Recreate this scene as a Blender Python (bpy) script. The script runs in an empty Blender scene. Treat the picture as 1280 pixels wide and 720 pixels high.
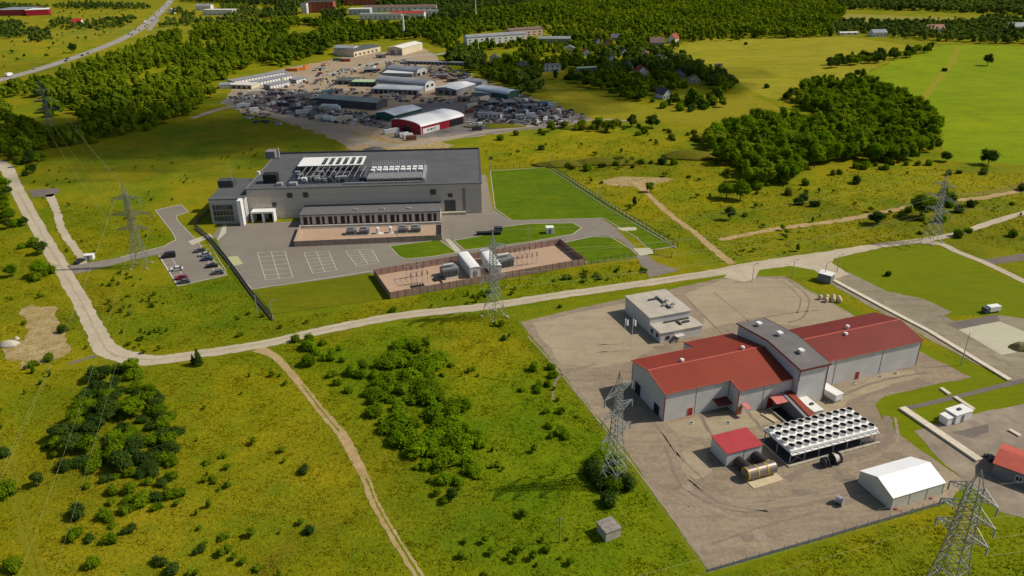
import bpy, math, random
import numpy as np
random.seed(7); rng = np.random.default_rng(7)
R_ = math.radians
scene = bpy.context.scene
COL = scene.collection

# ------------------------------------------------------------------ camera
FOC = 946.0; CAMH = 110.0
_down = np.array([24.0, -2040.0, -FOC]); _down /= np.linalg.norm(_down)
_up = -_down
_fw = np.array([0, 0, -1.0]); _Y = _fw - _fw.dot(_up) * _up; _Y /= np.linalg.norm(_Y)
_X = np.cross(_Y, _up)
ROT = np.array([_X, _Y, _up])
CAM = np.array([0, 0, CAMH])

def P(c, r, z=0.0):
    """survey point: world position at height z seen at column c, row r of the 1280x720 photograph"""
    d = ROT @ np.array([c - 640.0, 360.0 - r, -FOC])
    t = (z - CAMH) / d[2]
    return CAM + t * d

def unproj(p):
    c = ROT.T @ (np.array(p, float) - CAM)
    return 640 + FOC * c[0] / -c[2], 360 - FOC * c[1] / -c[2]

cd = bpy.data.cameras.new('camera'); cam = bpy.data.objects.new('camera', cd); COL.objects.link(cam)
cd.sensor_width = 36; cd.lens = FOC / 1280 * 36; cd.clip_start = 1; cd.clip_end = 20000
from mathutils import Matrix, Vector
cam.matrix_world = Matrix([[*ROT[0], 0], [*ROT[1], 0], [*ROT[2], CAMH], [0, 0, 0, 1]])
scene.camera = cam

# ------------------------------------------------------------------ light
SUN_DIR = Vector((math.cos(R_(5)) * math.cos(R_(45)), math.sin(R_(5)) * math.cos(R_(45)), math.sin(R_(45))))
w = bpy.data.worlds.new('World'); scene.world = w; w.use_nodes = True
nt = w.node_tree; nt.nodes.clear()
sky = nt.nodes.new('ShaderNodeTexSky'); sky.sky_type = 'NISHITA'; sky.sun_disc = False
sky.sun_elevation = R_(45); sky.sun_rotation = R_(85); sky.air_density = 1.0; sky.dust_density = 1.5
bg = nt.nodes.new('ShaderNodeBackground'); bg.inputs[1].default_value = 0.072
wo = nt.nodes.new('ShaderNodeOutputWorld')
nt.links.new(sky.outputs[0], bg.inputs[0]); nt.links.new(bg.outputs[0], wo.inputs[0])
sl = bpy.data.lights.new('sun', 'SUN'); sl.energy = 3.9; sl.angle = R_(0.53); sl.color = (1.0, 0.93, 0.80)
so = bpy.data.objects.new('sun', sl); COL.objects.link(so)
so.rotation_euler = SUN_DIR.to_track_quat('Z', 'Y').to_euler(); so.location = (300, 100, 400)
scene.view_settings.view_transform = 'Standard'; scene.view_settings.look = 'None'
scene.view_settings.exposure = 0.13; scene.view_settings.gamma = 1.0
scene.view_settings.use_curve_mapping = False
scene.cycles.max_bounces = 5; scene.cycles.diffuse_bounces = 2; scene.cycles.glossy_bounces = 2
scene.cycles.transmission_bounces = 2; scene.cycles.transparent_max_bounces = 24

# ------------------------------------------------------------------ tagging
def tag(o, label=None, cat=None, group=None, kind=None):
    if label: o['label'] = label
    if cat: o['category'] = cat
    if group: o['group'] = group
    if kind: o['kind'] = kind
    return o

def empty(name, loc=(0, 0, 0), rz=0.0, label=None, cat=None, group=None):
    o = bpy.data.objects.new(name, None); COL.objects.link(o)
    o.location = loc; o.rotation_euler = (0, 0, rz); o.empty_display_size = 0.5
    return tag(o, label, cat, group)

def children_of(o, table={}):
    return list(o.children)

def copy_tree(o, loc, rz, label, cat=None, group=None, scale=None, mats=None):
    c = o.copy(); COL.objects.link(c)
    c.location = loc; c.rotation_euler = (0, 0, rz)
    if scale is not None: c.scale = scale if hasattr(scale, '__len__') else (scale,) * 3
    for k in ('label', 'category', 'group'):
        if k in c: del c[k]
    tag(c, label, cat or o.get('category'), group)
    for ch in KIDS.get(o.name, []):
        d = ch.copy(); COL.objects.link(d); d.parent = c
        if mats and ch.data and ch.name.split('.')[0] in mats:
            d.material_slots[0].link = 'OBJECT'; d.material_slots[0].material = mats[ch.name.split('.')[0]]
        for g in KIDS.get(ch.name, []):
            e = g.copy(); COL.objects.link(e); e.parent = d
    return c
KIDS = {}

# ------------------------------------------------------------------ materials
_mats = {}
def N(nt, typ, **kw):
    n = nt.nodes.new(typ)
    for k, v in kw.items():
        if k == 'ins':
            for i, x in v.items(): n.inputs[i].default_value = x
        else: setattr(n, k, v)
    return n

def mixrgb(nt, a, b, fac, blend='MIX'):
    m = nt.nodes.new('ShaderNodeMix'); m.data_type = 'RGBA'; m.blend_type = blend
    for sock, v in ((m.inputs[0], fac), (m.inputs[6], a), (m.inputs[7], b)):
        if hasattr(v, 'is_linked') or hasattr(v, 'links'): nt.links.new(v, sock)
        else: sock.default_value = v if not hasattr(v, '__len__') else (*v[:3], 1)
    return m.outputs[2]

def noise(nt, vec, scale, detail=4, rough=0.6):
    n = N(nt, 'ShaderNodeTexNoise', ins={'Scale': scale, 'Detail': detail, 'Roughness': rough})
    nt.links.new(vec, n.inputs['Vector']); return n.outputs[0]

def ramp(nt, v, lo, hi):
    m = N(nt, 'ShaderNodeMapRange', ins={1: lo, 2: hi, 3: 0.0, 4: 1.0}); nt.links.new(v, m.inputs[0]); return m.outputs[0]

def base_mat(name):
    m = bpy.data.materials.new(name); m.use_nodes = True
    nt = m.node_tree; bs = nt.nodes['Principled BSDF']
    return m, nt, bs

def mat(name, col, rough=0.6, metal=0.0, vary=0.12, scale=0.6, bands=None, bump=0.0, dirt=0.0, spec=0.3):
    """general weathered surface: base colour with noise, optional ribs of a period (m) along local x or y"""
    if name in _mats: return _mats[name]
    m, nt, bs = base_mat(name)
    tc = N(nt, 'ShaderNodeTexCoord'); v = tc.outputs['Object']
    n1 = noise(nt, v, scale, 5); 
    c1 = tuple(max(0, x * (1 - vary * 1.6)) for x in col); c2 = tuple(min(1, x * (1 + vary)) for x in col)
    out = mixrgb(nt, c1, c2, ramp(nt, n1, 0.3, 0.7))
    if dirt:
        n2 = noise(nt, v, scale * 0.23, 6, 0.7)
        out = mixrgb(nt, out, tuple(x * 0.55 for x in col), ramp(nt, n2, 0.55, 0.75) if dirt >= 1 else mulf(nt, ramp(nt, n2, 0.5, 0.75), dirt))
    if bands:
        ax, per, depth = bands
        sx = N(nt, 'ShaderNodeSeparateXYZ'); nt.links.new(v, sx.inputs[0])
        a = N(nt, 'ShaderNodeMath', operation='MULTIPLY', ins={1: 1.0 / per}); nt.links.new(sx.outputs['XYZ'.index(ax)], a.inputs[0])
        f = N(nt, 'ShaderNodeMath', operation='FRACT'); nt.links.new(a.outputs[0], f.inputs[0])
        g = N(nt, 'ShaderNodeMath', operation='LESS_THAN', ins={1: 0.12}); nt.links.new(f.outputs[0], g.inputs[0])
        out = mixrgb(nt, out, tuple(x * depth for x in col), g.outputs[0])
    nt.links.new(out, bs.inputs['Base Color'])
    bs.inputs['Roughness'].default_value = rough; bs.inputs['Metallic'].default_value = metal
    bs.inputs['Specular IOR Level'].default_value = spec
    if bump:
        b = N(nt, 'ShaderNodeBump', ins={'Strength': bump, 'Distance': 0.1}); nt.links.new(noise(nt, v, scale * 8, 3), b.inputs['Height'])
        nt.links.new(b.outputs[0], bs.inputs['Normal'])
    _mats[name] = m; return m

def mulf(nt, v, k):
    m = N(nt, 'ShaderNodeMath', operation='MULTIPLY', ins={1: k}); nt.links.new(v, m.inputs[0]); return m.outputs[0]

def ground_mat(name, a, b, c=None, s1=0.02, s2=0.15, s3=1.2, fine=0.5, bump=0.5, use_attr=False, rough=0.95, streak=None, amt_c=0.5, bd=0.3):
    if name in _mats: return _mats[name]
    m, nt, bs = base_mat(name)
    tc = N(nt, 'ShaderNodeTexCoord'); v = tc.outputs['Object']
    if use_attr:
        at = N(nt, 'ShaderNodeAttribute', attribute_name='tone')
        basec = at.outputs['Color']
        n1 = noise(nt, v, s1, 5, 0.65); n2 = noise(nt, v, s2, 5, 0.7)
        out = mixrgb(nt, basec, mixrgb(nt, basec, a, 1.0, 'MULTIPLY'), ramp(nt, n1, 0.42, 0.62))
        out = mixrgb(nt, out, mixrgb(nt, out, b, 1.0, 'MULTIPLY'), ramp(nt, n2, 0.48, 0.66))
        if c:
            n4 = noise(nt, v, s2 * 2.3, 4, 0.7)
            out = mixrgb(nt, out, mixrgb(nt, out, c, 1.0, 'MULTIPLY'), ramp(nt, n4, 0.55, 0.7))
    else:
        n1 = noise(nt, v, s1, 5, 0.65); n2 = noise(nt, v, s2, 5, 0.7)
        out = mixrgb(nt, a, b, ramp(nt, n1, 0.35, 0.65))
        if c: out = mixrgb(nt, out, c, mulf(nt, ramp(nt, n2, 0.45, 0.7), amt_c))
    if streak:
        ang, sc, k = streak
        mp = N(nt, 'ShaderNodeMapping'); mp.inputs['Rotation'].default_value = (0, 0, R_(ang)); mp.inputs['Scale'].default_value = (sc * 0.08, sc, 1)
        nt.links.new(v, mp.inputs['Vector'])
        n5 = noise(nt, mp.outputs[0], 1.0, 3, 0.6)
        out = mixrgb(nt, out, mixrgb(nt, out, (k, k, k), 1.0, 'MULTIPLY'), ramp(nt, n5, 0.45, 0.65))
    n3 = noise(nt, v, s3, 4, 0.75)
    out = mixrgb(nt, out, mixrgb(nt, out, (1 - fine,) * 3, 1.0, 'MULTIPLY'), ramp(nt, n3, 0.62, 0.4))
    nt.links.new(out, bs.inputs['Base Color'])
    bs.inputs['Roughness'].default_value = rough; bs.inputs['Specular IOR Level'].default_value = 0.05
    bp = N(nt, 'ShaderNodeBump', ins={'Strength': bump, 'Distance': bd}); nt.links.new(n3, bp.inputs['Height'])
    nt.links.new(bp.outputs[0], bs.inputs['Normal'])
    _mats[name] = m; return m

def leaf_mat(name, dark, light, tr=0.35):
    if name in _mats: return _mats[name]
    m, nt, bs = base_mat(name)
    nt.nodes.remove(bs)
    tc = N(nt, 'ShaderNodeTexCoord'); at = N(nt, 'ShaderNodeAttribute', attribute_name='tint')
    oi = N(nt, 'ShaderNodeObjectInfo')
    ad = N(nt, 'ShaderNodeMath', operation='ADD'); nt.links.new(at.outputs['Fac'], ad.inputs[0])
    o2 = N(nt, 'ShaderNodeMath', operation='MULTIPLY_ADD', ins={1: 0.5, 2: -0.25}); nt.links.new(oi.outputs['Random'], o2.inputs[0])
    nt.links.new(o2.outputs[0], ad.inputs[1]); ad.use_clamp = True
    c = mixrgb(nt, dark, light, ad.outputs[0])
    n = noise(nt, tc.outputs['Object'], 0.9, 2)
    c = mixrgb(nt, c, mixrgb(nt, c, (0.78, 0.82, 0.8), 1.0, 'MULTIPLY'), ramp(nt, n, 0.42, 0.6))
    d = N(nt, 'ShaderNodeBsdfDiffuse'); t = N(nt, 'ShaderNodeBsdfTranslucent'); mx = N(nt, 'ShaderNodeMixShader', ins={0: tr})
    nt.links.new(c, d.inputs[0]); nt.links.new(c, t.inputs[0]); nt.links.new(d.outputs[0], mx.inputs[1]); nt.links.new(t.outputs[0], mx.inputs[2])
    nt.links.new(mx.outputs[0], nt.nodes['Material Output'].inputs[0])
    _mats[name] = m; return m

# ------------------------------------------------------------------ mesh builder
class MB:
    def __init__(s): s.v = []; s.f = []; s.m = []; s.cur = 0
    def mi(s, i): s.cur = i; return s
    def face(s, pts):
        b = len(s.v); s.v += [tuple(map(float, p)) for p in pts]; s.f.append(tuple(range(b, b + len(pts)))); s.m.append(s.cur); return s
    def box(s, x0, x1, y0, y1, z0, z1):
        b = len(s.v)
        s.v += [(x0,y0,z0),(x1,y0,z0),(x1,y1,z0),(x0,y1,z0),(x0,y0,z1),(x1,y0,z1),(x1,y1,z1),(x0,y1,z1)]
        s.f += [(b,b+3,b+2,b+1),(b+4,b+5,b+6,b+7),(b,b+1,b+5,b+4),(b+1,b+2,b+6,b+5),(b+2,b+3,b+7,b+6),(b+3,b,b+4,b+7)]; s.m += [s.cur]*6; return s
    def cbox(s, x0, x1, y0, y1, z0, z1, c=0.1):
        """box with chamfered vertical and top edges"""
        def ring(z, i): return [(x0+i+ (c if k in (0,) else 0), 0, z) for k in ()]
        def oct_(i, z): return [(x0+i+c,y0+i,z),(x1-i-c,y0+i,z),(x1-i,y0+i+c,z),(x1-i,y1-i-c,z),(x1-i-c,y1-i,z),(x0+i+c,y1-i,z),(x0+i,y1-i-c,z),(x0+i,y0+i+c,z)]
        s.loft([oct_(0, z0), oct_(0, z1-c), oct_(c*0.7, z1)]); return s
    def loft(s, rings, caps=True):
        n = len(rings[0]); b = len(s.v)
        for r in rings: s.v += [tuple(map(float, p)) for p in r]
        for k in range(len(rings)-1):
            for i in range(n):
                j = (i+1) % n; s.f.append((b+k*n+i, b+k*n+j, b+(k+1)*n+j, b+(k+1)*n+i)); s.m.append(s.cur)
        if caps:
            s.f.append(tuple(b+i for i in reversed(range(n)))); s.f.append(tuple(b+(len(rings)-1)*n+i for i in range(n))); s.m += [s.cur]*2
        return s
    def tube(s, p, q, r, n=6, r2=None, caps=True):
        p = Vector(p); q = Vector(q); d = (q-p)
        if d.length < 1e-6: return s
        d.normalize(); a = d.orthogonal().normalized(); c = d.cross(a); r2 = r if r2 is None else r2
        s.loft([[p+(a*math.cos(t)+c*math.sin(t))*r for t in [2*math.pi*k/n for k in range(n)]],
                [q+(a*math.cos(t)+c*math.sin(t))*r2 for t in [2*math.pi*k/n for k in range(n)]]], caps); return s
    def bar(s, p, q, r): return s.tube(p, q, r, 4, caps=False)
    def extrude(s, prof, fn0, fn1):
        return s.loft([[fn0(a, b) for a, b in prof], [fn1(a, b) for a, b in prof]])
    def build(s, name, mats, parent=None, smooth=False, loc=None, kids=True):
        me = bpy.data.meshes.new(name); me.from_pydata(s.v, [], s.f)
        if not isinstance(mats, (list, tuple)): mats = [mats]
        for m in mats: me.materials.append(m)
        if len(mats) > 1: me.polygons.foreach_set('material_index', s.m)
        if smooth: me.polygons.foreach_set('use_smooth', [True]*len(s.f))
        me.update()
        o = bpy.data.objects.new(name, me); COL.objects.link(o)
        if parent is not None:
            o.parent = parent; KIDS.setdefault(parent.name, []).append(o)
        if loc is not None: o.location = loc
        return o

# ------------------------------------------------------------------ ground
def lin(*c): return tuple((x/255/12.92 if x/255 <= 0.04045 else ((x/255+0.055)/1.055)**2.4) for x in c)

def in_poly(px, py, poly):
    poly = np.asarray(poly)[:, :2]; ins = np.zeros(len(px), bool); j = len(poly)-1
    for i in range(len(poly)):
        xi, yi = poly[i]; xj, yj = poly[j]
        if yi != yj:
            c = ((yi > py) != (yj > py)) & (px < (xj-xi)*(py-yi)/(yj-yi)+xi); ins ^= c
        j = i
    return ins

# soft patches of different vegetation: (column, row, radius_x m, radius_y m, colour, weight)
MEADOW = (0.258, 0.228, 0.005)
GREEN = (0.140, 0.185, 0.006); DRY = (0.325, 0.262, 0.012); OLIVE = (0.145, 0.140, 0.008); YEL = (0.33, 0.275, 0.007)
BROWN = (0.19, 0.125, 0.012); PALE = (0.27, 0.25, 0.03); VIV = (0.145, 0.215, 0.004)
BLOBS = [
 (500,470,26,34,VIV,.7),(600,560,30,30,VIV,.6),(680,560,26,34,VIV,.6),(760,600,16,20,VIV,.5),(450,430,20,14,VIV,.5),(560,680,25,18,GREEN,.6),(700,470,18,26,VIV,.7),
 (640,450,14,20,YEL,.4),(560,440,16,8,DRY,.35),(610,420,18,8,YEL,.5),(300,500,26,22,YEL,.55),(260,600,22,22,DRY,.35),(330,640,18,16,YEL,.5),(350,540,10,8,DRY,.5),
 (200,640,24,20,DRY,.3),(60,600,16,22,OLIVE,.5),(20,480,20,20,YEL,.4),(120,690,30,12,DRY,.4),(340,700,10,5,BROWN,.5),(420,600,16,20,OLIVE,.3),
 (130,500,40,26,GREEN,.4),(250,380,30,34,GREEN,.6),(170,400,24,16,VIV,.4),(200,230,70,40,YEL,.5),(120,270,40,36,GREEN,.35),(230,190,70,40,GREEN,.4),(330,210,60,30,OLIVE,.5),
 (60,230,30,25,GREEN,.4),(110,215,30,10,DRY,.35),(30,400,22,18,DRY,.5),(20,340,20,20,GREEN,.5),(60,440,20,12,YEL,.5),(90,380,6,25,OLIVE,.5),
 (700,390,40,5,GREEN,.4),(560,365,60,7,VIV,.6),(690,345,30,6,VIV,.6),(400,400,30,5,OLIVE,.3),
 (680,190,60,30,YEL,.7),(760,210,40,20,OLIVE,.5),(830,240,30,22,YEL,.5),(870,270,30,20,GREEN,.3),(760,240,20,14,DRY,.5),(720,170,60,20,YEL,.7),(620,180,40,20,YEL,.5),
 (1000,230,60,20,YEL,.5),(1060,235,50,20,GREEN,.3),(1200,235,50,20,YEL,.5),(1100,270,50,20,OLIVE,.5),(1240,300,40,16,OLIVE,.5),(1000,285,40,10,YEL,.3),(930,300,30,10,GREEN,.4),(1180,330,50,20,GREEN,.2),
 (1100,225,60,16,YEL,.6),(60,45,190,130,DRY,.75),(100,62,150,90,YEL,.6),(130,22,260,220,DRY,.8),(20,85,90,60,OLIVE,.4),(250,30,120,140,DRY,.7),(240,12,160,240,DRY,.7),(150,38,90,90,PALE,.5),(0,60,120,120,DRY,.5),
 (1150,24,200,60,DRY,.4),(750,130,90,30,YEL,.5),(700,115,50,24,OLIVE,.5),(850,135,60,26,YEL,.4),(900,120,50,26,YEL,.4),(700,680,28,14,VIV,.4),(800,690,20,10,VIV,.4),(1000,700,30,6,VIV,.6),(1150,680,16,10,GREEN,.6),(1250,660,14,10,VIV,.5),
 (180,95,60,24,YEL,.8),(40,140,30,30,VIV,.6),(90,148,30,20,YEL,.6),(370,35,60,20,YEL,.9),
]
def tone_at(x, y):
    x = np.asarray(x, float); y = np.asarray(y, float)
    c = np.repeat(np.array(MEADOW)[None, :], len(x), 0)
    # broad irregularity
    wx = x + 9*np.sin(y*0.071+1.3)+5*np.sin(y*0.19+x*0.05); wy = y + 8*np.sin(x*0.083+.7)+4*np.sin(x*0.21+y*.06)
    for (cc, rr, ax, ay, colr, k) in BLOBS:
        b = P(cc, rr)
        d = ((wx-b[0])/ax)**2 + ((wy-b[1])/ay)**2
        wgt = (k*np.exp(-d*1.1))[:, None]
        c = c*(1-wgt) + np.array(colr)[None, :]*wgt
    return c

def make_ground():
    ys = [20.0]
    while ys[-1] < 9000: ys.append(ys[-1]*1.0085 if ys[-1] > 60 else ys[-1]+4)
    ss = np.linspace(-2.6, 2.6, 620)
    ss = np.sign(ss)*np.abs(ss)**1.15
    X = np.array([s*max(y, 60) for y in ys for s in ss]); Yv = np.array([y for y in ys for s in ss])
    n, m = len(ys), len(ss)
    Z = np.zeros_like(X)
    co = np.stack([X, Yv, Z], 1)
    idx = np.arange(n*m).reshape(n, m)
    q = np.stack([idx[:-1, :-1], idx[:-1, 1:], idx[1:, 1:], idx[1:, :-1]], -1).reshape(-1, 4)
    t = tone_at(X, Yv)
    # earth behind and beside the viewer
    b = len(co); co = np.vstack([co, [[-9000,-9000,0],[9000,-9000,0],[9000,20,0],[-9000,20,0]]]); t = np.vstack([t, np.repeat([MEADOW], 4, 0)])
    q = np.vstack([q, [[b, b+1, b+2, b+3]]])
    o = quads_object('ground', co, q, {'tone': t}, ground_mat('meadow', (0.60, 0.84, 0.8), (0.74, 0.86, 0.8), (1.26, 1.12, 1.1), 0.030, 0.13, 1.1, 0.30, .8, True, bd=.4))
    tag(o, kind='structure')

def quads_object(name, co, q, attrs, material, parent=None, smooth=False):
    me = bpy.data.meshes.new(name); nv = len(co); nf = len(q)
    me.vertices.add(nv); me.vertices.foreach_set('co', np.asarray(co, np.float32).ravel())
    me.loops.add(nf*4); me.loops.foreach_set('vertex_index', np.asarray(q, np.int32).ravel())
    me.polygons.add(nf); me.polygons.foreach_set('loop_start', np.arange(0, nf*4, 4, dtype=np.int32))
    try: me.polygons.foreach_set('loop_total', np.full(nf, 4, np.int32))
    except Exception: pass
    for k, a in attrs.items():
        a = np.asarray(a, np.float32)
        if a.ndim == 2:
            at = me.attributes.new(k, 'FLOAT_COLOR', 'POINT'); at.data.foreach_set('color', np.hstack([a, np.ones((len(a), 1), np.float32)]).ravel())
        else:
            at = me.attributes.new(k, 'FLOAT', 'POINT'); at.data.foreach_set('value', a)
    if smooth: me.polygons.foreach_set('use_smooth', np.ones(nf, bool))
    me.materials.append(material); me.update(calc_edges=True)
    o = bpy.data.objects.new(name, me); COL.objects.link(o)
    if parent is not None: o.parent = parent; KIDS.setdefault(parent.name, []).append(o)
    return o
make_ground()

HARD = []      # paved outlines that grass must keep off
def wob(pts, amp, step):
    """walk round a closed outline adding small irregularities"""
    out = []; n = len(pts); ph = random.random()*10
    for i in range(n):
        a = np.array(pts[i][:2]); b = np.array(pts[(i+1) % n][:2]); L = np.linalg.norm(b-a); k = max(1, int(L/step))
        nrm = np.array([-(b-a)[1], (b-a)[0]])/max(L, 1e-6)
        for j in range(k):
            t = j/k; p = a+(b-a)*t
            if j: p = p + nrm*amp*(0.6*math.sin(p[0]*0.9+p[1]*1.3+ph)+0.5*math.sin(p[0]*2.7-p[1]*2.1+ph)+random.uniform(-.5, .5))
            out.append(p)
    return out
def sheet(name, outline, lvl, material, amp=0.0, step=3.0, hard=True, world=False, kind='structure', label=None):
    pts = [np.array(p[:2], float) for p in outline] if world else [P(*p)[:2] for p in outline]
    if hard: HARD.append(np.array(pts))
    if amp: pts = wob(pts, amp, step)
    z = 0.012*lvl
    import bmesh
    bm = bmesh.new()
    vs = [bm.verts.new((p[0], p[1], z)) for p in pts]
    f = bm.faces.new(vs); bmesh.ops.triangulate(bm, faces=[f])
    for f in bm.faces:
        if f.normal.z < 0: f.normal_flip()
    me = bpy.data.meshes.new(name); bm.to_mesh(me); bm.free(); me.materials.append(material)
    o = bpy.data.objects.new(name, me); COL.objects.link(o)
    return tag(o, kind=kind, label=label)
def catmull(pts, k=8):
    pts = [np.array(p[:2], float) for p in pts]; out = []
    for i in range(len(pts)-1):
        p0 = pts[max(i-1, 0)]; p1 = pts[i]; p2 = pts[i+1]; p3 = pts[min(i+2, len(pts)-1)]
        for j in range(k):
            t = j/k; out.append(0.5*((2*p1)+(-p0+p2)*t+(2*p0-5*p1+4*p2-p3)*t*t+(-p0+3*p1-3*p2+p3)*t**3))
    out.append(pts[-1]); return out
def strip(name, line, width, lvl, material, amp=0.15, hard=True, k=10, world=False, kind='structure'):
    pts = [p[:2] for p in line] if world else [P(*p[:2])[:2] for p in line]
    ws = [(width if len(p) < 3 or world else p[2]) for p in line]
    c = catmull(pts, k); wi = np.interp(np.linspace(0, len(line)-1, len(c)), range(len(line)), ws)
    l = []; r = []
    for i, p in enumerate(c):
        d = c[min(i+1, len(c)-1)]-c[max(i-1, 0)]; d = d/np.linalg.norm(d); n = np.array([-d[1], d[0]])
        l.append(p+n*(wi[i]/2+random.uniform(-amp, amp))); r.append(p-n*(wi[i]/2+random.uniform(-amp, amp)))
    if hard: HARD.append(np.array(l+r[::-1]))
    mb = MB(); z = 0.012*lvl
    for i in range(len(c)-1): mb.face([(*r[i], z), (*r[i+1], z), (*l[i+1], z), (*l[i], z)])
    o = mb.build(name, material); return tag(o, kind=kind)

# ---- ground materials
gravel_road = ground_mat('road_gravel', (0.45,0.375,0.265), (0.52,0.44,0.32), (0.28,0.235,0.15), 0.05, 0.25, 1.5, 0.12, 0.2, amt_c=.35, bd=.03)
yard_gravel = ground_mat('yard_gravel', (0.285,0.222,0.155), (0.37,0.295,0.20), (0.20,0.155,0.115), 0.035, 0.14, 0.9, 0.2, 0.2, amt_c=.7, streak=(-70,.5,.86), bd=.03)
yard_pale = ground_mat('yard_pale', (0.34,0.275,0.18), (0.40,0.33,0.22), (0.28,0.22,0.15), 0.04, 0.2, 1.2, 0.12, 0.15, amt_c=.5, streak=(35,.4,.9), bd=.03)
asphalt = ground_mat('asphalt', (0.215,0.185,0.150), (0.25,0.22,0.18), (0.17,0.15,0.125), 0.03, 0.3, 2.0, 0.1, 0.1, amt_c=.4, bd=.02)
dark_asphalt = ground_mat('dark_asphalt', (0.16,0.135,0.12), (0.20,0.17,0.14), (0.12,0.105,0.095), 0.05, 0.3, 2.0, 0.12, 0.1, bd=.02)
lawn = ground_mat('lawn_grass', (0.088,0.155,0.004), (0.135,0.188,0.005), (0.075,0.122,0.004), 0.05, 0.25, 1.8, 0.2, 0.3, bd=.05, amt_c=.8, streak=(3,.6,.84))
lawn_dry = ground_mat('lawn_dry', (0.125,0.150,0.004), (0.165,0.165,0.006), (0.10,0.125,0.004), 0.05, 0.3, 2.5, 0.18, 0.3, bd=.05, streak=(10,.5,.88))
mown = ground_mat('mown_grass', (0.145,0.185,0.004), (0.175,0.205,0.004), (0.125,0.155,0.005), 0.03, 0.25, 2.0, 0.2, 0.3, bd=.06, streak=(19,.7,.9))
field_green = ground_mat('field_green', (0.185,0.255,0.003), (0.235,0.295,0.004), (0.150,0.205,0.004), 0.01, 0.05, 0.5, 0.16, 0.2, amt_c=.8, streak=(60,.25,.86))
field_gold = ground_mat('field_gold', (0.27,0.25,0.012), (0.34,0.30,0.020), (0.21,0.21,0.012), 0.012, 0.06, 0.5, 0.2, 0.3, amt_c=.8, streak=(20,.2,.84))
soil = ground_mat('bare_soil', (0.42,0.29,0.13), (0.52,0.40,0.21), (0.24,0.20,0.03), 0.12, 0.35, 1.6, 0.35, 0.9, amt_c=.95)
path_soil = ground_mat('path_soil', (0.42,0.28,0.13), (0.50,0.36,0.19), (0.24,0.19,0.05), 0.15, 0.5, 2.0, 0.2, 0.5, amt_c=.7)
pink_gravel = ground_mat('pink_gravel', (0.43,0.29,0.195), (0.47,0.33,0.23), (0.36,0.25,0.18), 0.1, 0.5, 2.0, 0.1, 0.1, amt_c=.5, bd=.02)
works_ground = ground_mat('works_ground', (0.36,0.27,0.17), (0.42,0.32,0.21), (0.24,0.20,0.15), 0.02, 0.12, 0.7, 0.2, 0.2, amt_c=.6)
works_grey = ground_mat('works_grey', (0.20,0.18,0.165), (0.25,0.225,0.20), (0.14,0.125,0.115), 0.03, 0.15, 0.8, 0.2, 0.2, amt_c=.6)
conc = ground_mat('pale_concrete', (0.46,0.43,0.31), (0.50,0.47,0.35), (0.38,0.35,0.25), 0.06, 0.3, 1.5, 0.08, 0.1, amt_c=.4, bd=.02)
kerb_m = mat('kerb_stone', (0.50,0.46,0.38), .9, vary=.1)
white_paint = mat('road_paint', (0.62,0.60,0.54), .8, vary=.1)

# ---- far fields
sheet('field', [(1062,108),(1085,92),(1112,78),(1166,62),(1180,56),(1400,60),(1500,215),(1290,207),(1175,201),(1176,165),(1112,112)], 3, field_green, 1.5, 8, False)
strip('farm_track', [(1198,58),(1190,78),(1178,92),(1168,105),(1158,118),(1150,132)], 5, 4, ground_mat('track_dry', (0.27,0.22,0.02),(0.24,0.25,0.012),(0.2,0.22,0.01),.05,.2,.6,.1,.2), 1.0, False)
sheet('field', [(838,66),(868,48),(935,49),(1062,46),(1100,52),(1170,60),(1112,77),(1082,92),(1062,106),(1010,112),(970,126),(935,112),(915,95),(880,78)], 3, field_gold, 2.0, 8, False)
sheet('field', [(680,105),(740,118),(800,130),(850,128),(900,125),(930,118),(960,128),(990,140),(960,152),(900,160),(820,152),(740,150),(690,125)], 3, ground_mat('field_rough', (0.23,0.22,0.01),(0.29,0.24,0.012),(0.16,0.17,0.01),.02,.08,.5,.25,.5), 2.0, 6, False)
sheet('field', [(1050,17),(1100,19),(1250,24),(1290,30),(1150,31),(1060,30)], 3, ground_mat('field_far', (0.27,0.24,0.04),(0.24,0.22,0.04),(0.2,0.2,0.03),.01,.05,.3,.1,.2), 2, 20, False)
# ---- mown grass round the plants
sheet('mown_verge', [(640,404),(720,380),(820,360),(905,343),(938,352),(985,347),(1046,374),(1110,412),(1160,438),(1262,478),(1290,478),(1290,640),(1240,655),(1206,625),(1040,672),(893,722),(870,715),(760,560),(640,407)], 2, mown, .5, 3, False)
sheet('mown_verge', [(1042,320),(1100,310),(1150,303),(1200,318),(1240,340),(1300,362),(1330,420),(1246,396),(1190,393),(1152,374),(1108,364),(1062,341)], 2, mown, .4, 3, False)
sheet('mown_verge', [(942,336),(975,330),(1008,333),(1035,346),(985,349),(950,350)], 3, mown, .3, 3, False)
# ---- gravel main road and its branches
strip('road', [(-60,190,6),(0,204,6.6),(20,235,6),(50,290,5.5),(75,332,5.4),(100,375,5.2),(119,412,5.4),(133,436,6.4),(165,448,6.4),(200,450,5.5),(260,441,5),(330,430,5),(400,414,5),(500,395,5),(600,384,5),(700,369,5),(800,355,5),(900,340,5.5),(935,334,7),(985,327,8),(1040,318,6.5),(1100,307,4.5),(1150,301,4),(1200,291,3.5),(1280,266,3.5),(1400,236,3.5)], 5, 6, gravel_road, .28)
strip('road_wear', [(22,240),(50,290),(75,332),(100,375),(119,412),(136,440),(165,448),(200,449),(260,440.5),(330,429),(400,413.5),(500,394.5),(600,383.5),(700,368.5),(800,354.5),(900,339.5)], .7, 7, ground_mat('road_centre', (0.40,0.335,0.23),(0.46,0.39,0.28),(0.29,0.25,0.14),.1,.4,1.5,.2,.2,amt_c=.7), .3, False)
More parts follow.
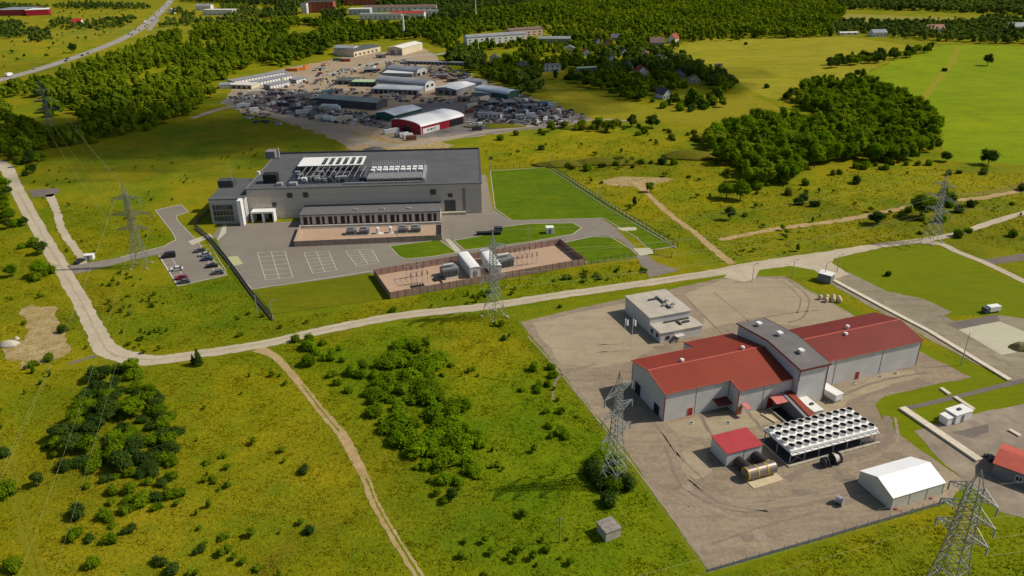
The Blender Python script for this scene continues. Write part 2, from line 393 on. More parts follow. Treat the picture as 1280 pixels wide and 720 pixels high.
strip('road', [(1140,302,4),(1175,305,3.5),(1197,315,3.2),(1230,328,3.2),(1262,343,3.2),(1290,356,3.2),(1400,400,3)], 3.2, 7, gravel_road, .1)
strip('road', [(1228,328,4),(1255,325,5),(1290,319,5)], 5, 5, dark_asphalt, .1)
sheet('road', [(905,347),(925,330),(1000,322),(1043,319),(1040,329),(1062,343),(1040,350),(1018,338),(985,332),(950,337),(943,349),(930,353)], 7, gravel_road, .15, 2)
strip('dirt_track', [(322,436,4),(345,447,2.3),(375,480,2.1),(400,512,2.2),(425,540,2.4),(437,560,2.5),(455,595,2.1),(470,632,1.9),(492,670,1.9),(520,715,1.9),(545,760,1.9)], 2.6, 5, path_soil, .16)
strip('grass_strip', [(377,480),(400,511),(424,539)], .35, 6, _mats['meadow_mid'] if 'meadow_mid' in _mats else mown, .12, False)
strip('grass_strip', [(458,598),(472,633),(494,671),(521,714),(545,757)], .4, 6, mown, .12, False)
strip('dirt_track', [(798,228,7),(810,243,3),(840,270,3),(870,292,3),(892,312,3),(915,330,3.5)], 3, 5, path_soil, .5)
sheet('bare_earth', [(748,227),(775,221),(830,222),(846,224),(820,230),(806,240),(790,233),(760,232)], 4, soil, 1.2, 3)
strip('dirt_track', [(900,300,2.5),(960,288,3),(1010,281,3),(1060,274,4),(1120,262,3),(1170,252,3),(1230,247,4),(1290,235,4)], 3, 4, path_soil, .7)
strip('dirt_track', [(1140,250,2),(1180,246,4),(1240,240,5),(1290,228,6)], 3, 5, ground_mat('track_brown',(0.24,0.19,0.04),(0.2,0.18,0.02),(0.16,0.17,0.01),.05,.2,1,.2,.3), .7, False)
sheet('gravel_spur', [(35,238),(72,235),(75,240),(64,246),(40,246)], 5, dark_asphalt, .2, 2)
strip('gravel_spur', [(62,243,4),(70,262,3.2),(78,288,3),(92,308,3),(102,322,3),(104,330,3)], 3, 5, gravel_road, .35)
strip('gravel_spur', [(128,442,1.5),(108,448,1.5),(85,455,1.2)], 1.5, 5, dark_asphalt, .2)
sheet('bare_earth', [(26,386),(40,381),(52,384),(68,383),(72,400),(74,412),(84,424),(89,440),(76,447),(58,453),(44,458),(27,462),(29,450),(8,450),(2,436),(16,428),(31,425),(34,405),(28,395)], 4, soil, .9, 2)
strip('meadow_track', [(0,540,1),(18,580,1),(30,640,1),(45,690,1),(60,730,1)], .8, 3, ground_mat('wheel_rut',(0.22,0.20,0.012),(0.19,0.19,0.01),(0.15,0.16,0.01),.2,.6,2,.2,.3), .2, False)
strip('meadow_track', [(-8,540,1),(8,580,1),(20,640,1),(34,690,1),(46,730,1)], .8, 3, _mats['wheel_rut'], .2, False)

# ---- research hall grounds
sheet('asphalt_yard', [(262,300),(275,282),(380,276),(602,266),(600,220),(607,217),(616,262),(640,276),(752,273),(768,284),(790,305),(822,329),(850,338),(812,347),(800,330),(793,314),(775,300),(758,295),(735,297),(697,306),(600,322),(470,341),(315,362),(283,325)], 6, asphalt, 0, hard=True)
sheet('car_park', [(84,333),(150,322),(205,308),(220,300),(215,290),(194,263),(226,256),(236,265),(220,270),(222,276),(243,298),(262,320),(284,344),(222,358),(198,319),(212,315),(170,324),(95,343)], 6, asphalt, .05, 3)
LAWNS = [
 [(487,308),(549,300),(571,316),(540,321),(508,324),(499,321)],
 [(567,301),(618,292),(628,284),(660,280),(716,279),(727,285),(716,293),(660,303),(581,313)],
 [(613,214),(688,209),(846,308),(812,313),(795,297),(768,281),(755,273),(640,276),(619,261),(614,224)],
 [(703,304),(740,296),(764,297),(788,311),(798,321),(735,330)],
 [(319,365),(462,341),(481,374),(342,393)],
 [(262,300),(270,297),(279,318),(275,318)],
]
def kerb(outline, name='kerb', hgt=0.12, wd=0.28, closed=True, m=None):
    pts = [P(*p)[:2] for p in outline]; n = len(pts); mb = MB()
    rng_ = range(n if closed else n-1)
    cen = sum(pts)/n
    for i in rng_:
        a = pts[i]; b = pts[(i+1) % n]; d = (b-a)/np.linalg.norm(b-a); q = np.array([-d[1], d[0]])*wd/2
        mb.loft([[(*(a-q), .04), (*(b-q), .04), (*(b+q), .04), (*(a+q), .04)], [(*(a-q), .04+hgt), (*(b-q), .04+hgt), (*(b+q), .04+hgt), (*(a+q), .04+hgt)]])
    return tag(mb.build(name, m or kerb_m), kind='structure')
for i, l in enumerate(LAWNS):
    sheet('lawn', l, 9, lawn_dry if i == 4 else lawn, 0, hard=True)
    if i in (0, 1, 2, 3): kerb(l)
kerb([(315,362),(466,339)], closed=False); kerb([(262,302),(315,362)], closed=False)
kerb([(150,322),(205,308),(220,300),(215,290),(194,263),(226,256),(236,265),(220,270),(222,276),(243,298),(262,320),(284,344),(222,358),(198,319)], closed=False)
# the strip of ground between hall and big lawn, footpath to the office
sheet('footpath', [(556,299),(562,299),(577,314),(570,317)], 10, conc, 0)
sheet('footpath', [(272,299),(279,281),(284,281),(282,292),(268,304),(262,303)], 8, conc, 0)
sheet('footpath', [(235,302),(262,292),(266,296),(240,307)], 8, conc, 0)
# pale patches by the fence
sheet('sport_patch', [(280,322),(297,320),(304,330),(286,334)], 8, ground_mat('sport_green', (0.42,0.42,0.22),(0.45,0.45,0.25),(0.36,0.38,0.15),.1,.5,2,.1,.1), 0)
sheet('paved_pad', [(770,285),(795,284),(796,288),(778,289)], 10, conc, .1, 1)
sheet('paved_pad', [(791,311),(812,310),(818,317),(800,320)], 10, conc, .1, 1)

def lines_of_bays(name, corners, nb, cross=1):
    """painted bay grid inside a quad of 4 photo points"""
    A, B, C, D = [P(*p)[:2] for p in corners]; mb = MB(); z = .012*8
    def seg(a, b, wdt=.16):
        d = (b-a)/np.linalg.norm(b-a); q = np.array([-d[1], d[0]])*wdt/2
        mb.face([(*(a-q), z), (*(b-q), z), (*(b+q), z), (*(a+q), z)])
    for i in range(nb+1):
        t = i/nb; seg(A+(D-A)*t, B+(C-B)*t)
    for j in range(cross+1):
        t = j/cross; off = np.array([0, 0]); seg(A+(B-A)*t, D+(C-D)*t)
    o = mb.build(name, white_paint); o.location.z = .004; return tag(o, kind='structure')
lines_of_bays('parking_markings', [(322,316),(356,314),(366,347),(332,350)], 6, 2)
lines_of_bays('parking_markings', [(380,316),(411,314),(421,338),(391,342)], 6, 2)
lines_of_bays('parking_markings', [(432,314),(465,312),(474,328),(446,333)], 6, 2)
lines_of_bays('parking_markings', [(200,321),(212,318),(233,352),(222,356)], 7, 1)
lines_of_bays('parking_markings', [(250,308),(262,306),(283,339),(270,343)], 6, 1)

# ---- heating plant grounds
sheet('plant_yard', [(650,403),(720,386),(860,357),(905,347),(980,345),(1046,382),(1110,420),(1215,472),(1167,481),(1105,496),(1094,506),(1101,522),(1133,550),(1165,572),(1207,602),(1190,624),(1040,668),(885,714),(780,560)], 5, yard_gravel, .25, 2.5)
sheet('plant_yard_concrete', [(855,368),(905,349),(978,347),(1044,383),(1106,418),(1080,408),(1010,408),(925,402),(878,412),(880,395)], 6, yard_pale, .25, 3)
sheet('plant_yard_concrete', [(665,404),(720,391),(785,379),(830,432),(790,452),(745,460),(700,455)], 6, yard_pale, .5, 4)
sheet('plant_yard_concrete', [(855,562),(880,556),(890,590),(870,600),(852,590)], 6, yard_pale, .8, 2)
sheet('plant_yard_concrete', [(833,530),(900,515),(960,500),(985,505),(1040,500),(1095,470),(1140,462),(1150,470),(1060,500),(1050,520),(960,530),(890,548),(850,545)], 6, yard_pale, .4, 3)
sheet('service_road', [(1036,333),(1062,341),(1108,364),(1152,373),(1190,390),(1180,394),(1192,402),(1250,394),(1290,400),(1400,440),(1400,520),(1290,478),(1262,476),(1160,424),(1046,360),(1030,350)], 5, ground_mat('service_gravel', (0.27,0.225,0.17),(0.35,0.30,0.21),(0.17,0.17,0.06),.05,.25,1,.2,.2,amt_c=.7,streak=(-62,.5,.85)), .3, 2.5)
sheet('asphalt_spur', [(1184,405),(1246,393),(1250,401),(1198,412)], 7, dark_asphalt, .1, 2)
sheet('concrete_pad', [(1198,412),(1249,402),(1290,418),(1290,430),(1269,441),(1252,444),(1228,430)], 7, conc, .1, 2)
sheet('service_road', [(1143,539),(1168,531),(1228,515),(1290,503),(1400,480),(1400,760),(1300,655),(1250,640),(1206,602),(1172,572)], 5, ground_mat('lower_gravel', (0.25,0.20,0.15),(0.36,0.30,0.22),(0.17,0.14,0.12),.06,.25,1,.15,.2,amt_c=.7), .25, 2.5)
strip('service_path', [(1126,512,1.6),(1180,500,1.6),(1262,480,1.6),(1290,474,1.8)], 1.8, 6, dark_asphalt, .1)
sheet('dark_pad', [(1190,541),(1235,530),(1236,540),(1215,548)], 7, dark_asphalt, .1, 1)

# ---- works yard grounds
sheet('works_yard', [(275,128),(290,112),(300,100),(360,84),(400,78),(430,70),(470,66),(530,60),(545,70),(560,90),(600,98),(640,112),(690,132),(742,150),(700,158),(640,164),(560,176),(470,190),(440,188),(420,175),(350,150),(300,140)], 4, works_ground, 2, 5)
sheet('works_yard', [(275,128),(300,118),(345,110),(400,115),(405,130),(465,150),(480,140),(540,125),(600,120),(640,116),(690,132),(742,150),(700,158),(640,164),(575,172),(520,172),(440,152),(350,146),(300,137)], 5, works_grey, 2, 5)
strip('road', [(240,148,5),(290,134,7),(340,143,8),(400,158,8),(440,172,9),(490,182,10),(540,176,8),(620,163,4),(742,150,4),(790,152,2.5)], 8, 6, ground_mat('works_road', (0.33,0.27,0.2),(0.40,0.33,0.24),(0.25,0.2,0.14),.05,.2,.8,.15,.2), .6)
sheet('bare_earth', [(440,165),(470,170),(500,178),(545,176),(570,182),(540,192),(480,194),(440,190),(455,180)], 5, soil, 1, 3)
strip('road', [(300,118),(350,104),(395,96),(440,86),(480,76),(520,70),(560,66),(640,50)], 8, 6, ground_mat('works_lane', (0.34,0.31,0.26),(0.38,0.35,0.3),(0.3,0.26,0.2),.05,.2,.8,.1,.1), .6)
# ---- highway
HW = [(-40,112),(0,100),(40,89),(75,78),(110,66),(150,50),(175,36),(190,24),(203,12),(212,2),(216,-6),(220,-14)]
strip('highway', HW, 13, 6, ground_mat('highway_asphalt', (0.30,0.27,0.24),(0.34,0.31,0.27),(0.26,0.23,0.2),.05,.2,.8,.1,.1), .1)
hwp = [P(*p)[:2] for p in HW]; hc = catmull(hwp, 10)
mb = MB()
for i in range(0, len(hc)-1, 2):
    a, b = hc[i], hc[i]+(hc[i+1]-hc[i])*.8; d = (b-a)/np.linalg.norm(b-a); q = np.array([-d[1], d[0]])*.2
    mb.face([(*(a-q), .09), (*(b-q), .09), (*(b+q), .09), (*(a+q), .09)])
tag(mb.build('road_markings', white_paint), kind='structure')
strip('road', [(186,38,6),(192,30,6),(197,24,6)], 6, 6, _mats['highway_asphalt'], .1)

# tyre tracks worn into the gravel yard
trk_d = ground_mat('tyre_track_dark', (0.235,0.185,0.14), (0.28,0.225,0.165), (0.205,0.16,0.12), .2, .8, 1.5, .2, .2, amt_c=.6)
trk_l = ground_mat('tyre_track_pale', (0.32,0.255,0.185), (0.36,0.29,0.21), (0.26,0.20,0.15), .2, .8, 1.5, .2, .2, amt_c=.6)
for (ln, w_, m_) in (([(832,558),(848,600),(880,626),(930,640),(1000,632),(1060,618)],.7,trk_d),([(842,552),(858,594),(888,618),(935,631),(1000,622),(1060,610)],.6,trk_l),([(850,612),(880,632),(925,650)],1.4,trk_l),([(860,600),(900,628),(960,640)],.5,trk_d),
  ([(1108,520),(1112,545),(1095,562),(1050,575),(1000,590),(985,600)],1.6,trk_d),([(1118,522),(1122,550),(1100,570),(1050,585)],.7,trk_l),([(925,402),(960,396),(1000,390),(1025,388)],.6,trk_d),([(985,350),(1010,372),(1005,395),(985,404)],.7,trk_d),([(978,352),(1000,372),(996,392)],.5,trk_d),([(1040,500),(1075,485),(1110,474),(1160,466)],.9,trk_d),([(1060,508),(1090,492),(1140,480)],1.1,trk_d),
  ([(865,500),(890,545)],1.0,trk_d),([(925,505),(955,540)],1.0,trk_d),([(660,420),(720,490),(790,580),(850,660),(880,700)],.5,trk_l),([(800,500),(840,560),(880,600)],.5,trk_d),([(820,525),(842,565)],.4,trk_l),([(745,455),(700,470),(690,500)],.6,trk_d),([(1020,640),(950,660),(890,680)],.6,trk_d),([(860,375),(905,420)],.7,trk_d),([(892,365),(940,405)],.4,trk_d)):
    strip('tyre_track', ln, w_, 7, m_, w_*.25, False)
rs_ = random.Random(4)
for k in range(16):
    c_, r_ = rs_.choice([(rs_.uniform(830,960), rs_.uniform(600,690)), (rs_.uniform(700,830), rs_.uniform(400,520)), (rs_.uniform(1000,1150), rs_.uniform(590,630)), (rs_.uniform(1080,1180), rs_.uniform(470,570))])
    q_ = P(c_, r_)[:2]
    if not in_poly(np.array([q_[0]]), np.array([q_[1]]), np.array([P(*p)[:2] for p in ((655,405),(905,350),(1040,384),(1165,470),(1100,495),(1110,540),(1195,603),(888,708))]))[0]: continue
    sx_, sy_ = rs_.uniform(.8,3.5), rs_.uniform(.5,2)
    sheet('gravel_stain', [(q_[0]+sx_*math.cos(t)*rs_.uniform(.7,1.2), q_[1]+sy_*math.sin(t)*rs_.uniform(.7,1.2)) for t in np.linspace(0,6.28,14)[:-1]], 8, rs_.choice([trk_d,trk_d,trk_l]), 0, hard=False, world=True)

# ================================================================== buildings
def frame_of(O, ang):
    a = math.radians(ang); u = np.array([math.cos(a), math.sin(a)]); v = np.array([-u[1], u[0]]); O = np.array(O[:2], float)
    def loc(c, r, z=0.0):
        d = P(c, r, z)[:2]-O; return float(d@u), float(d@v)
    def wld(x, y): p = O+u*x+v*y; return (float(p[0]), float(p[1]))
    return loc, wld, a

def roofline(kind, W, h, rise):
    if kind == 'gable': return [(0, h), (W/2, h+rise), (W, h)]
    if kind == 'arch': return [(W*(1-math.cos(t))/2, h+rise*math.sin(t)) for t in np.linspace(0.0, math.pi, 11)]
    if kind == 'mono': return [(0, h), (W, h+rise)]
    return [(0, h), (W, h)]

def walls(L, W, h, rise, kind, axis):
    mb = MB(); pr = roofline(kind, W if axis == 'x' else L, h, rise)
    poly = [(0, 0)]+pr+[(pr[-1][0], 0)]
    if axis == 'x': mb.extrude(poly, lambda a, b: (0, a, b), lambda a, b: (L, a, b))
    else: mb.extrude([p for p in poly[::-1]], lambda a, b: (a, 0, b), lambda a, b: (a, W, b))
    return mb

def roof_slab(L, W, h, rise, kind, axis, over=.3, th=.22, off=.02, mb=None):
    mb = mb or MB(); span = W if axis == 'x' else L; run = L if axis == 'x' else W
    pr = roofline(kind, span, h, rise)
    s0 = (pr[1][1]-pr[0][1])/max(pr[1][0]-pr[0][0], 1e-6); s0 = min(s0, 1.2)
    s1 = (pr[-2][1]-pr[-1][1])/max(pr[-1][0]-pr[-2][0], 1e-6); s1 = min(s1, 1.2)
    pr = [(pr[0][0]-over, pr[0][1]-over*s0)]+pr[1:-1]+[(pr[-1][0]+over, pr[-1][1]-over*s1)]
    bot = [(a, b+off) for a, b in pr]; top = [(a, b+off+th) for a, b in pr]
    if axis == 'x':
        A = lambda x: (lambda a, b: (x, a, b))
    else:
        A = lambda x: (lambda a, b: (a, x, b))
    for k in range(len(pr)-1):
        cross = [bot[k], bot[k+1], top[k+1], top[k]]
        mb.loft([[A(-over)(*p) for p in cross], [A(run+over)(*p) for p in cross]])
    return mb

def opening(root, name, side, L, W, a0, a1, z0, z1, m, d=.08, frame_m=None, lab=None):
    """a door or window set proud of wall face 'side'"""
    def bx(mb, p0, p1, q0, q1, e):
        if side == 'front': mb.box(p0, p1, -e, .02, q0, q1)
        if side == 'back': mb.box(p0, p1, W-.02, W+e, q0, q1)
        if side == 'left': mb.box(-e, .02, p0, p1, q0, q1)
        if side == 'right': mb.box(L-.02, L+e, p0, p1, q0, q1)
    mb = MB(); bx(mb, a0, a1, z0, z1, d); o = mb.build(name, m, root)
    if frame_m:
        f = MB(); t = .12
        bx(f, a0-t, a1+t, z1+.003, z1+t, d+.05); bx(f, a0-t, a0-.003, z0, z1, d+.05); bx(f, a1+.003, a1+t, z0, z1, d+.05)
        if name == 'window': bx(f, a0-t, a1+t, z0-t, z0-.003, d+.05); bx(f, (a0+a1)/2-.04, (a0+a1)/2+.04, z0+.003, z1-.003, d+.03)
        f.build('frame', frame_m, o)
    if lab: o['label'] = lab
    return o

M_wallgrey = mat('cladding_light_grey', (0.58,0.575,0.55), .5, vary=.09, scale=.25, bands=('X',1.15,.965), dirt=.2)
M_wallgrey_y = mat('cladding_light_grey_side', (0.50,0.50,0.49), .5, vary=.05, scale=.15, bands=('Y',1.15,.93))
M_red = mat('red_standing_seam', (0.235,0.027,0.006), .6, vary=.10, scale=.12, bands=('X',.62,.82), spec=.4)
M_redflat = mat('red_painted_steel', (0.34,0.025,0.02), .4, vary=.08)
M_redtrim = mat('red_ridge_trim', (0.50,0.12,0.085), .4, vary=.08)
M_grey_roof = mat('grey_bitumen_roof', (0.155,0.145,0.135), .85, vary=.12, scale=.3, dirt=.3)
M_dark = mat('dark_opening', (0.02,0.021,0.024), .35, vary=.2)
M_glass = mat('dark_window_glass', (0.035,0.045,0.055), .12, vary=.3, spec=.6)
M_white = mat('white_painted_metal', (0.76,0.75,0.71), .5, vary=.05, dirt=.15)
M_offwhite = mat('off_white_weathered', (0.60,0.57,0.50), .7, vary=.08, dirt=.3)
M_steel = mat('galvanised_steel', (0.42,0.42,0.41), .45, .35, vary=.12)
M_midgrey = mat('mid_grey_metal', (0.20,0.205,0.21), .5, vary=.1)
M_darkgrey = mat('dark_grey_metal', (0.07,0.072,0.078), .5, vary=.15)
M_black = mat('black_rubber', (0.018,0.018,0.02), .6, vary=.2)
M_conc = mat('weathered_concrete', (0.42,0.38,0.30), .9, vary=.12, dirt=.4)
M_yellow = mat('yellow_paint', (0.50,0.36,0.02), .5, vary=.12)
M_tank = mat('aluminium_jacket', (0.24,0.19,0.165), .38, .45, vary=.12)
M_plastic_w = mat('tent_fabric', (0.88,0.87,0.85), .6, vary=.03, scale=.2)
M_line = mat('panel_joint', (0.13,0.125,0.12), .6)

# ---------- heating plant, site frame
locR, wR, aR = frame_of((37.3, 157.03), 19.4)
root = empty('heating_plant', (*wR(0, 0), 0), aR, 'light grey industrial hall with two red roofed wings and a taller grey roofed block', 'industrial building')
# left wing walls (plan with deeper right half on both sides)
def slope(y): return 10.0-abs(y-8.4)*0.2118
mb = MB()
poly = [(0,0),(18.6,0),(18.6,-4),(34.4,-4),(34.4,22),(19,22),(19,16.8),(0,16.8)]
# each wing piece as a gable cross section extruded along x
mb.extrude([(0,0),(0,8.2),(8.4,9.98),(16.8,8.2),(16.8,0)], lambda a, b: (0,a,b), lambda a, b: (18.6,a,b))
mb.extrude([(-4,0),(-4,7.38),(8.4,9.98),(22,7.12),(22,0)], lambda a, b: (18.6,a,b), lambda a, b: (34.6,a,b))
wl = mb.build('wall', [M_wallgrey], root)
rf = MB()
def slab(x0, x1, ya, za, yb, zb, th=.2):
    rf.loft([[(x0,ya,za+.02),(x0,yb,zb+.02),(x0,yb,zb+.02+th),(x0,ya,za+.02+th)], [(x1,ya,za+.02),(x1,yb,zb+.02),(x1,yb,zb+.02+th),(x1,ya,za+.02+th)]])
sl_ = .2118
slab(-.3, 18.4, -.3, slope(-.3), 8.4, 10); slab(-.3, 18.7, 8.4, 10, 17.1, slope(17.1))
slab(18.4, 34.4, -4.3, slope(-4.3), 8.4, 10); slab(18.7, 34.4, 8.4, 10, 22.3, slope(22.3))
rf.build('roof', M_red, root)
t = MB(); t.box(-.35, 34.4, 8.2, 8.6, 10.2, 10.27)
for (x, ya, yb) in ((-.42, -.35, 17.15), (18.28, -4.35, -.3)):
    for y0, y1 in ((ya, min(8.4, yb)), (8.4, yb)):
        if y1 > y0: t.loft([[(x,y0,slope(y0)-.02),(x+.16,y0,slope(y0)-.02),(x+.16,y0,slope(y0)+.28),(x,y0,slope(y0)+.28)],[(x,y1,slope(y1)-.02),(x+.16,y1,slope(y1)-.02),(x+.16,y1,slope(y1)+.28),(x,y1,slope(y1)+.28)]])
t.box(-.35, 18.3, -.42, -.3, slope(-.3)-.05, slope(-.3)+.2); t.box(18.3, 34.4, -4.42, -4.3, slope(-4.3)-.05, slope(-4.3)+.2)
t.box(-.35, 18.7, 17.1, 17.2, slope(17)-.05, slope(17)+.2); t.box(18.7, 34.4, 22.3, 22.4, slope(22.3)-.05, slope(22.3)+.2)
t.build('roof_trim', M_redtrim, root)
# corner posts and panel joints
for x, y in ((0,0),(18.6,-4),(0,16.8)): j = MB(); j.box(x-.06, x+.14, y-.06, y+.14, .05, 7.2); j.build('corner_trim', M_redflat, root)
for x in (8.9, 18.45): j = MB(); j.box(x-.06, x+.06, -.04, .02, .1, 8.1); j.build('panel_joint', M_line, root)
j = MB(); j.box(26, 26.12, -4.04, -3.98, .1, 7.2); j.build('panel_joint', M_line, root)
for i, (a0, a1, z1) in enumerate(((2.3,4.6,2.8),(12.1,14.6,3.2))): opening(root, 'door', 'left', 34, 17, a0, a1, .05, z1, M_dark, frame_m=M_darkgrey)
opening(root, 'door', 'front', 34, 17, 7.0, 8.1, .05, 2.2, M_redflat, frame_m=M_redtrim)
# canopies over the doors
def canopy(x0, x1, y0, y1, z, m, leg=False):
    c = MB(); c.loft([[(x0,y0,z-.5),(x1,y0,z-.5),(x1,y0,z-.38),(x0,y0,z-.38)],[(x0,y1,z),(x1,y1,z),(x1,y1,z+.12),(x0,y1,z+.12)]])
    o = c.build('canopy', m, root); return o
M_cano = mat('red_striped_sheet', (0.52,0.16,0.14), .5, vary=.1, bands=('X',.5,1.5))
canopy(13.8, 18.0, -2.9, -.06, 3.3, mat('maroon_sheet',(0.12,0.02,0.02),.5))
canopy(19.7, 21.3, -6.2, -4.06, 3.1, M_cano); canopy(27.8, 31.2, -7.4, -4.06, 3.6, M_cano)
d_ = MB(); d_.box(19.0, 20.0, -4.1, -3.98, .05, 2.3); d_.build('door', mat('orange_red_door',(0.34,0.09,0.03),.5), root)
d_ = MB(); d_.box(27.6, 29.4, -4.1, -3.98, .05, 2.9); d_.build('door', M_redflat, root)
# sloping conveyor house: dark roofed with red edge
c = MB()
c.loft([[(31.4,-4.1,0),(34.2,-4.1,0),(34.2,-4.1,3.6),(31.4,-4.1,3.9)], [(31.4,-13.6,0),(34.2,-13.6,0),(34.2,-13.6,2.2),(31.4,-13.6,2.4)]])
o = c.build('ramp_house', M_midgrey, root)
c = MB(); c.loft([[(32.6,-4.12,3.80),(34.5,-4.12,3.62),(34.5,-4.12,3.85),(32.6,-4.12,4.05)], [(32.6,-14,2.3),(34.5,-14,2.2),(34.5,-14,2.4),(32.6,-14,2.55)]]); c.build('roof', M_red, o)
# tall middle block
bw = MB(); zf = 10.9
bw.extrude([(-6,0),(-6,zf),(7.2,12.4),(20.4,zf),(20.4,0)], lambda a, b: (34.8,a,b), lambda a, b: (43.4,a,b)); bw.build('tower_wall', M_wallgrey, root)
bw = MB()
for (ya, yb) in ((-6.3,7.2),(7.2,20.7)):
    za = 12.4-abs(ya-7.2)*.1136; zb = 12.4-abs(yb-7.2)*.1136
    bw.loft([[(34.5,ya,za+.02),(34.5,yb,zb+.02),(34.5,yb,zb+.24),(34.5,ya,za+.24)], [(43.7,ya,za+.02),(43.7,yb,zb+.02),(43.7,yb,zb+.24),(43.7,ya,za+.24)]])
bw.build('tower_roof', M_grey_roof, root)
bw = MB()
for x in (34.4, 43.7):
    for (ya, yb) in ((-6.35,7.2),(7.2,20.75)):
        za = 12.4-abs(ya-7.2)*.1136; zb = 12.4-abs(yb-7.2)*.1136
        bw.loft([[(x,ya,za-.1),(x+.1,ya,za-.1),(x+.1,ya,za+.3),(x,ya,za+.3)],[(x,yb,zb-.1),(x+.1,yb,zb-.1),(x+.1,yb,zb+.3),(x,yb,zb+.3)]])
bw.box(34.4, 43.8, -6.45, -6.35, 10.65, 11.05); bw.box(34.4, 43.8, 20.75, 20.85, 10.65, 11.05)
bw.box(34.66, 34.78, -6.1, -5.9, 7.5, 10.7); bw.box(43.3, 43.5, -6.1, -5.9, .05, 10.7)
bw.build('tower_trim', mat('dark_red_trim',(0.17,0.02,0.02),.5), root)
for (x, y) in ((38.6,16.6),(39.2,8.6),(39.2,-.2)):
    z = 12.4-abs(y-7.2)*.1136+.2
    v_ = MB(); v_.box(x-.45, x+.45, y-.45, y+.45, z, z+.7); v_.cbox(x-.75, x+.75, y-.75, y+.75, z+.7, z+1.15, .15); v_.build('roof_vent', M_white, root)
for (x, y) in ((10.0,9.3),(28.5,9.4),(59.6,6.2),(62.6,9.0)):
    z = slope(y)+.15
    v_ = MB(); v_.tube((x,y,z-.1),(x,y,z+.6),.35,10); v_.tube((x,y,z+.6),(x,y,z+.95),.62,10,.45); v_.build('roof_vent', M_white, root)
# right wing
wl = MB(); wl.extrude([(-1,0),(-1,8.1),(7.7,10),(16.4,8.1),(16.4,0)], lambda a, b: (43.5,a,b), lambda a, b: (79.6,a,b)); wl.build('wall', M_wallgrey, root)
rf = MB(); sr = lambda y: 10-abs(y-7.7)*.2184
for (ya, yb) in ((-1.3,7.7),(7.7,16.7)):
    rf.loft([[(43.85,ya,sr(ya)+.02),(43.85,yb,sr(yb)+.02),(43.85,yb,sr(yb)+.24),(43.85,ya,sr(ya)+.24)],[(79.9,ya,sr(ya)+.02),(79.9,yb,sr(yb)+.02),(79.9,yb,sr(yb)+.24),(79.9,ya,sr(ya)+.24)]])
rf.build('roof', mat('red_standing_seam_dull', (0.175,0.020,0.010), .6, vary=.1, scale=.12, bands=('X',.62,.85)), root)
rf = MB(); rf.box(43.9, 79.9, 7.5, 7.9, 10.22, 10.29); rf.box(43.9, 79.95, -1.42, -1.3, 7.95, 8.2)
for (ya, yb) in ((-1.4,7.7),(7.7,16.8)): rf.loft([[(79.9,ya,sr(ya)-.05),(80.02,ya,sr(ya)-.05),(80.02,ya,sr(ya)+.28),(79.9,ya,sr(ya)+.28)],[(79.9,yb,sr(yb)-.05),(80.02,yb,sr(yb)-.05),(80.02,yb,sr(yb)+.28),(79.9,yb,sr(yb)+.28)]])
rf.build('roof_trim', M_redtrim, root)
for x in (50.8, 66.5): j = MB(); j.box(x-.07, x+.07, -1.04, -.98, .1, 8.0); j.build('panel_joint', M_line, root)
j = MB(); j.box(79.5, 79.65, -1.06, -.9, .1, 8.0); j.build('panel_joint', M_line, root)
d_ = MB(); d_.box(58.4, 59.5, -1.1, -.98, .1, 2.4); d_.build('door', M_redflat, root)
# manhole covers / round drains in the yard
for (c_, r_) in ((864,529),(910,529),(1033,502),(1067,479),(1100,471),(1119,467)):
    o = MB(); x, y = P(c_, r_)[:2]; o.tube((0,0,0),(0,0,.12),.75,14); o = o.build('manhole_cover', M_conc, loc=(x,y,.06)); k = MB(); k.tube((0,0,.12),(0,0,.16),.45,12); k.build('lid', M_darkgrey, o)
    where = {864:'in front of the left end wall of the red roofed hall',910:'in front of the recessed door of the red roofed hall',1033:'right of the sloping red roofed ramp',1067:'nearest the white van-shaped box along the right wing',1100:'just right of the red door of the right wing',1119:'nearest the far right corner of the red right wing'}[c_]
    tag(o, 'round concrete drain cover '+where, 'manhole', 'drain covers beside the red roofed hall')

# white boxes (containers) beside the hall
def box_unit(name, label, cat, loc, rz, L, W, h, m, roofm=None, group=None, lift=.15, door=True, vent=False):
    r = empty(name, (loc[0], loc[1], 0), rz, label, cat, group)
    b = MB(); b.cbox(0, L, 0, W, lift, h, .06); b.build('body', m, r)
    b = MB(); b.box(.2, L-.2, .2, W-.2, .02, lift); b.build('base', M_conc, r)
    b = MB(); b.loft([[(-.1,-.1,h),(L+.1,-.1,h),(L+.1,W+.1,h),(-.1,W+.1,h)],[(-.1,-.1,h+.1),(L+.1,-.1,h+.1),(L+.1,W+.1,h+.14),(-.1,W+.1,h+.14)]]); b.build('roof', roofm or M_white, r)
    if door: opening(r, 'door', 'front', L, W, L*.35, L*.35+.9, lift+.05, min(h-.2, 2.2), M_midgrey)
    if vent: b = MB(); b.box(L*.4, L*.4+.9, W*.4, W*.4+.7, h+.14, h+.5); b.build('vent', M_darkgrey, r)
    return r
def wu(c, r, z=0): return locR(c, r, z)
x, y = wR(45.2, -8.6); box_unit('equipment_box', 'white rectangular box unit on legs against the right side of the grey roofed tower block', 'equipment box', (x,y), aR+R_(8), 2.6, 5.4, 2.4, M_white, lift=.7, door=False)
x, y = wR(35.2, -12.4); box_unit('equipment_box', 'white box unit with a dark hatch on top beside the sloping red roofed ramp', 'equipment box', (x,y), aR, 2.8, 6.3, 2.3, M_white, door=False, vent=True)
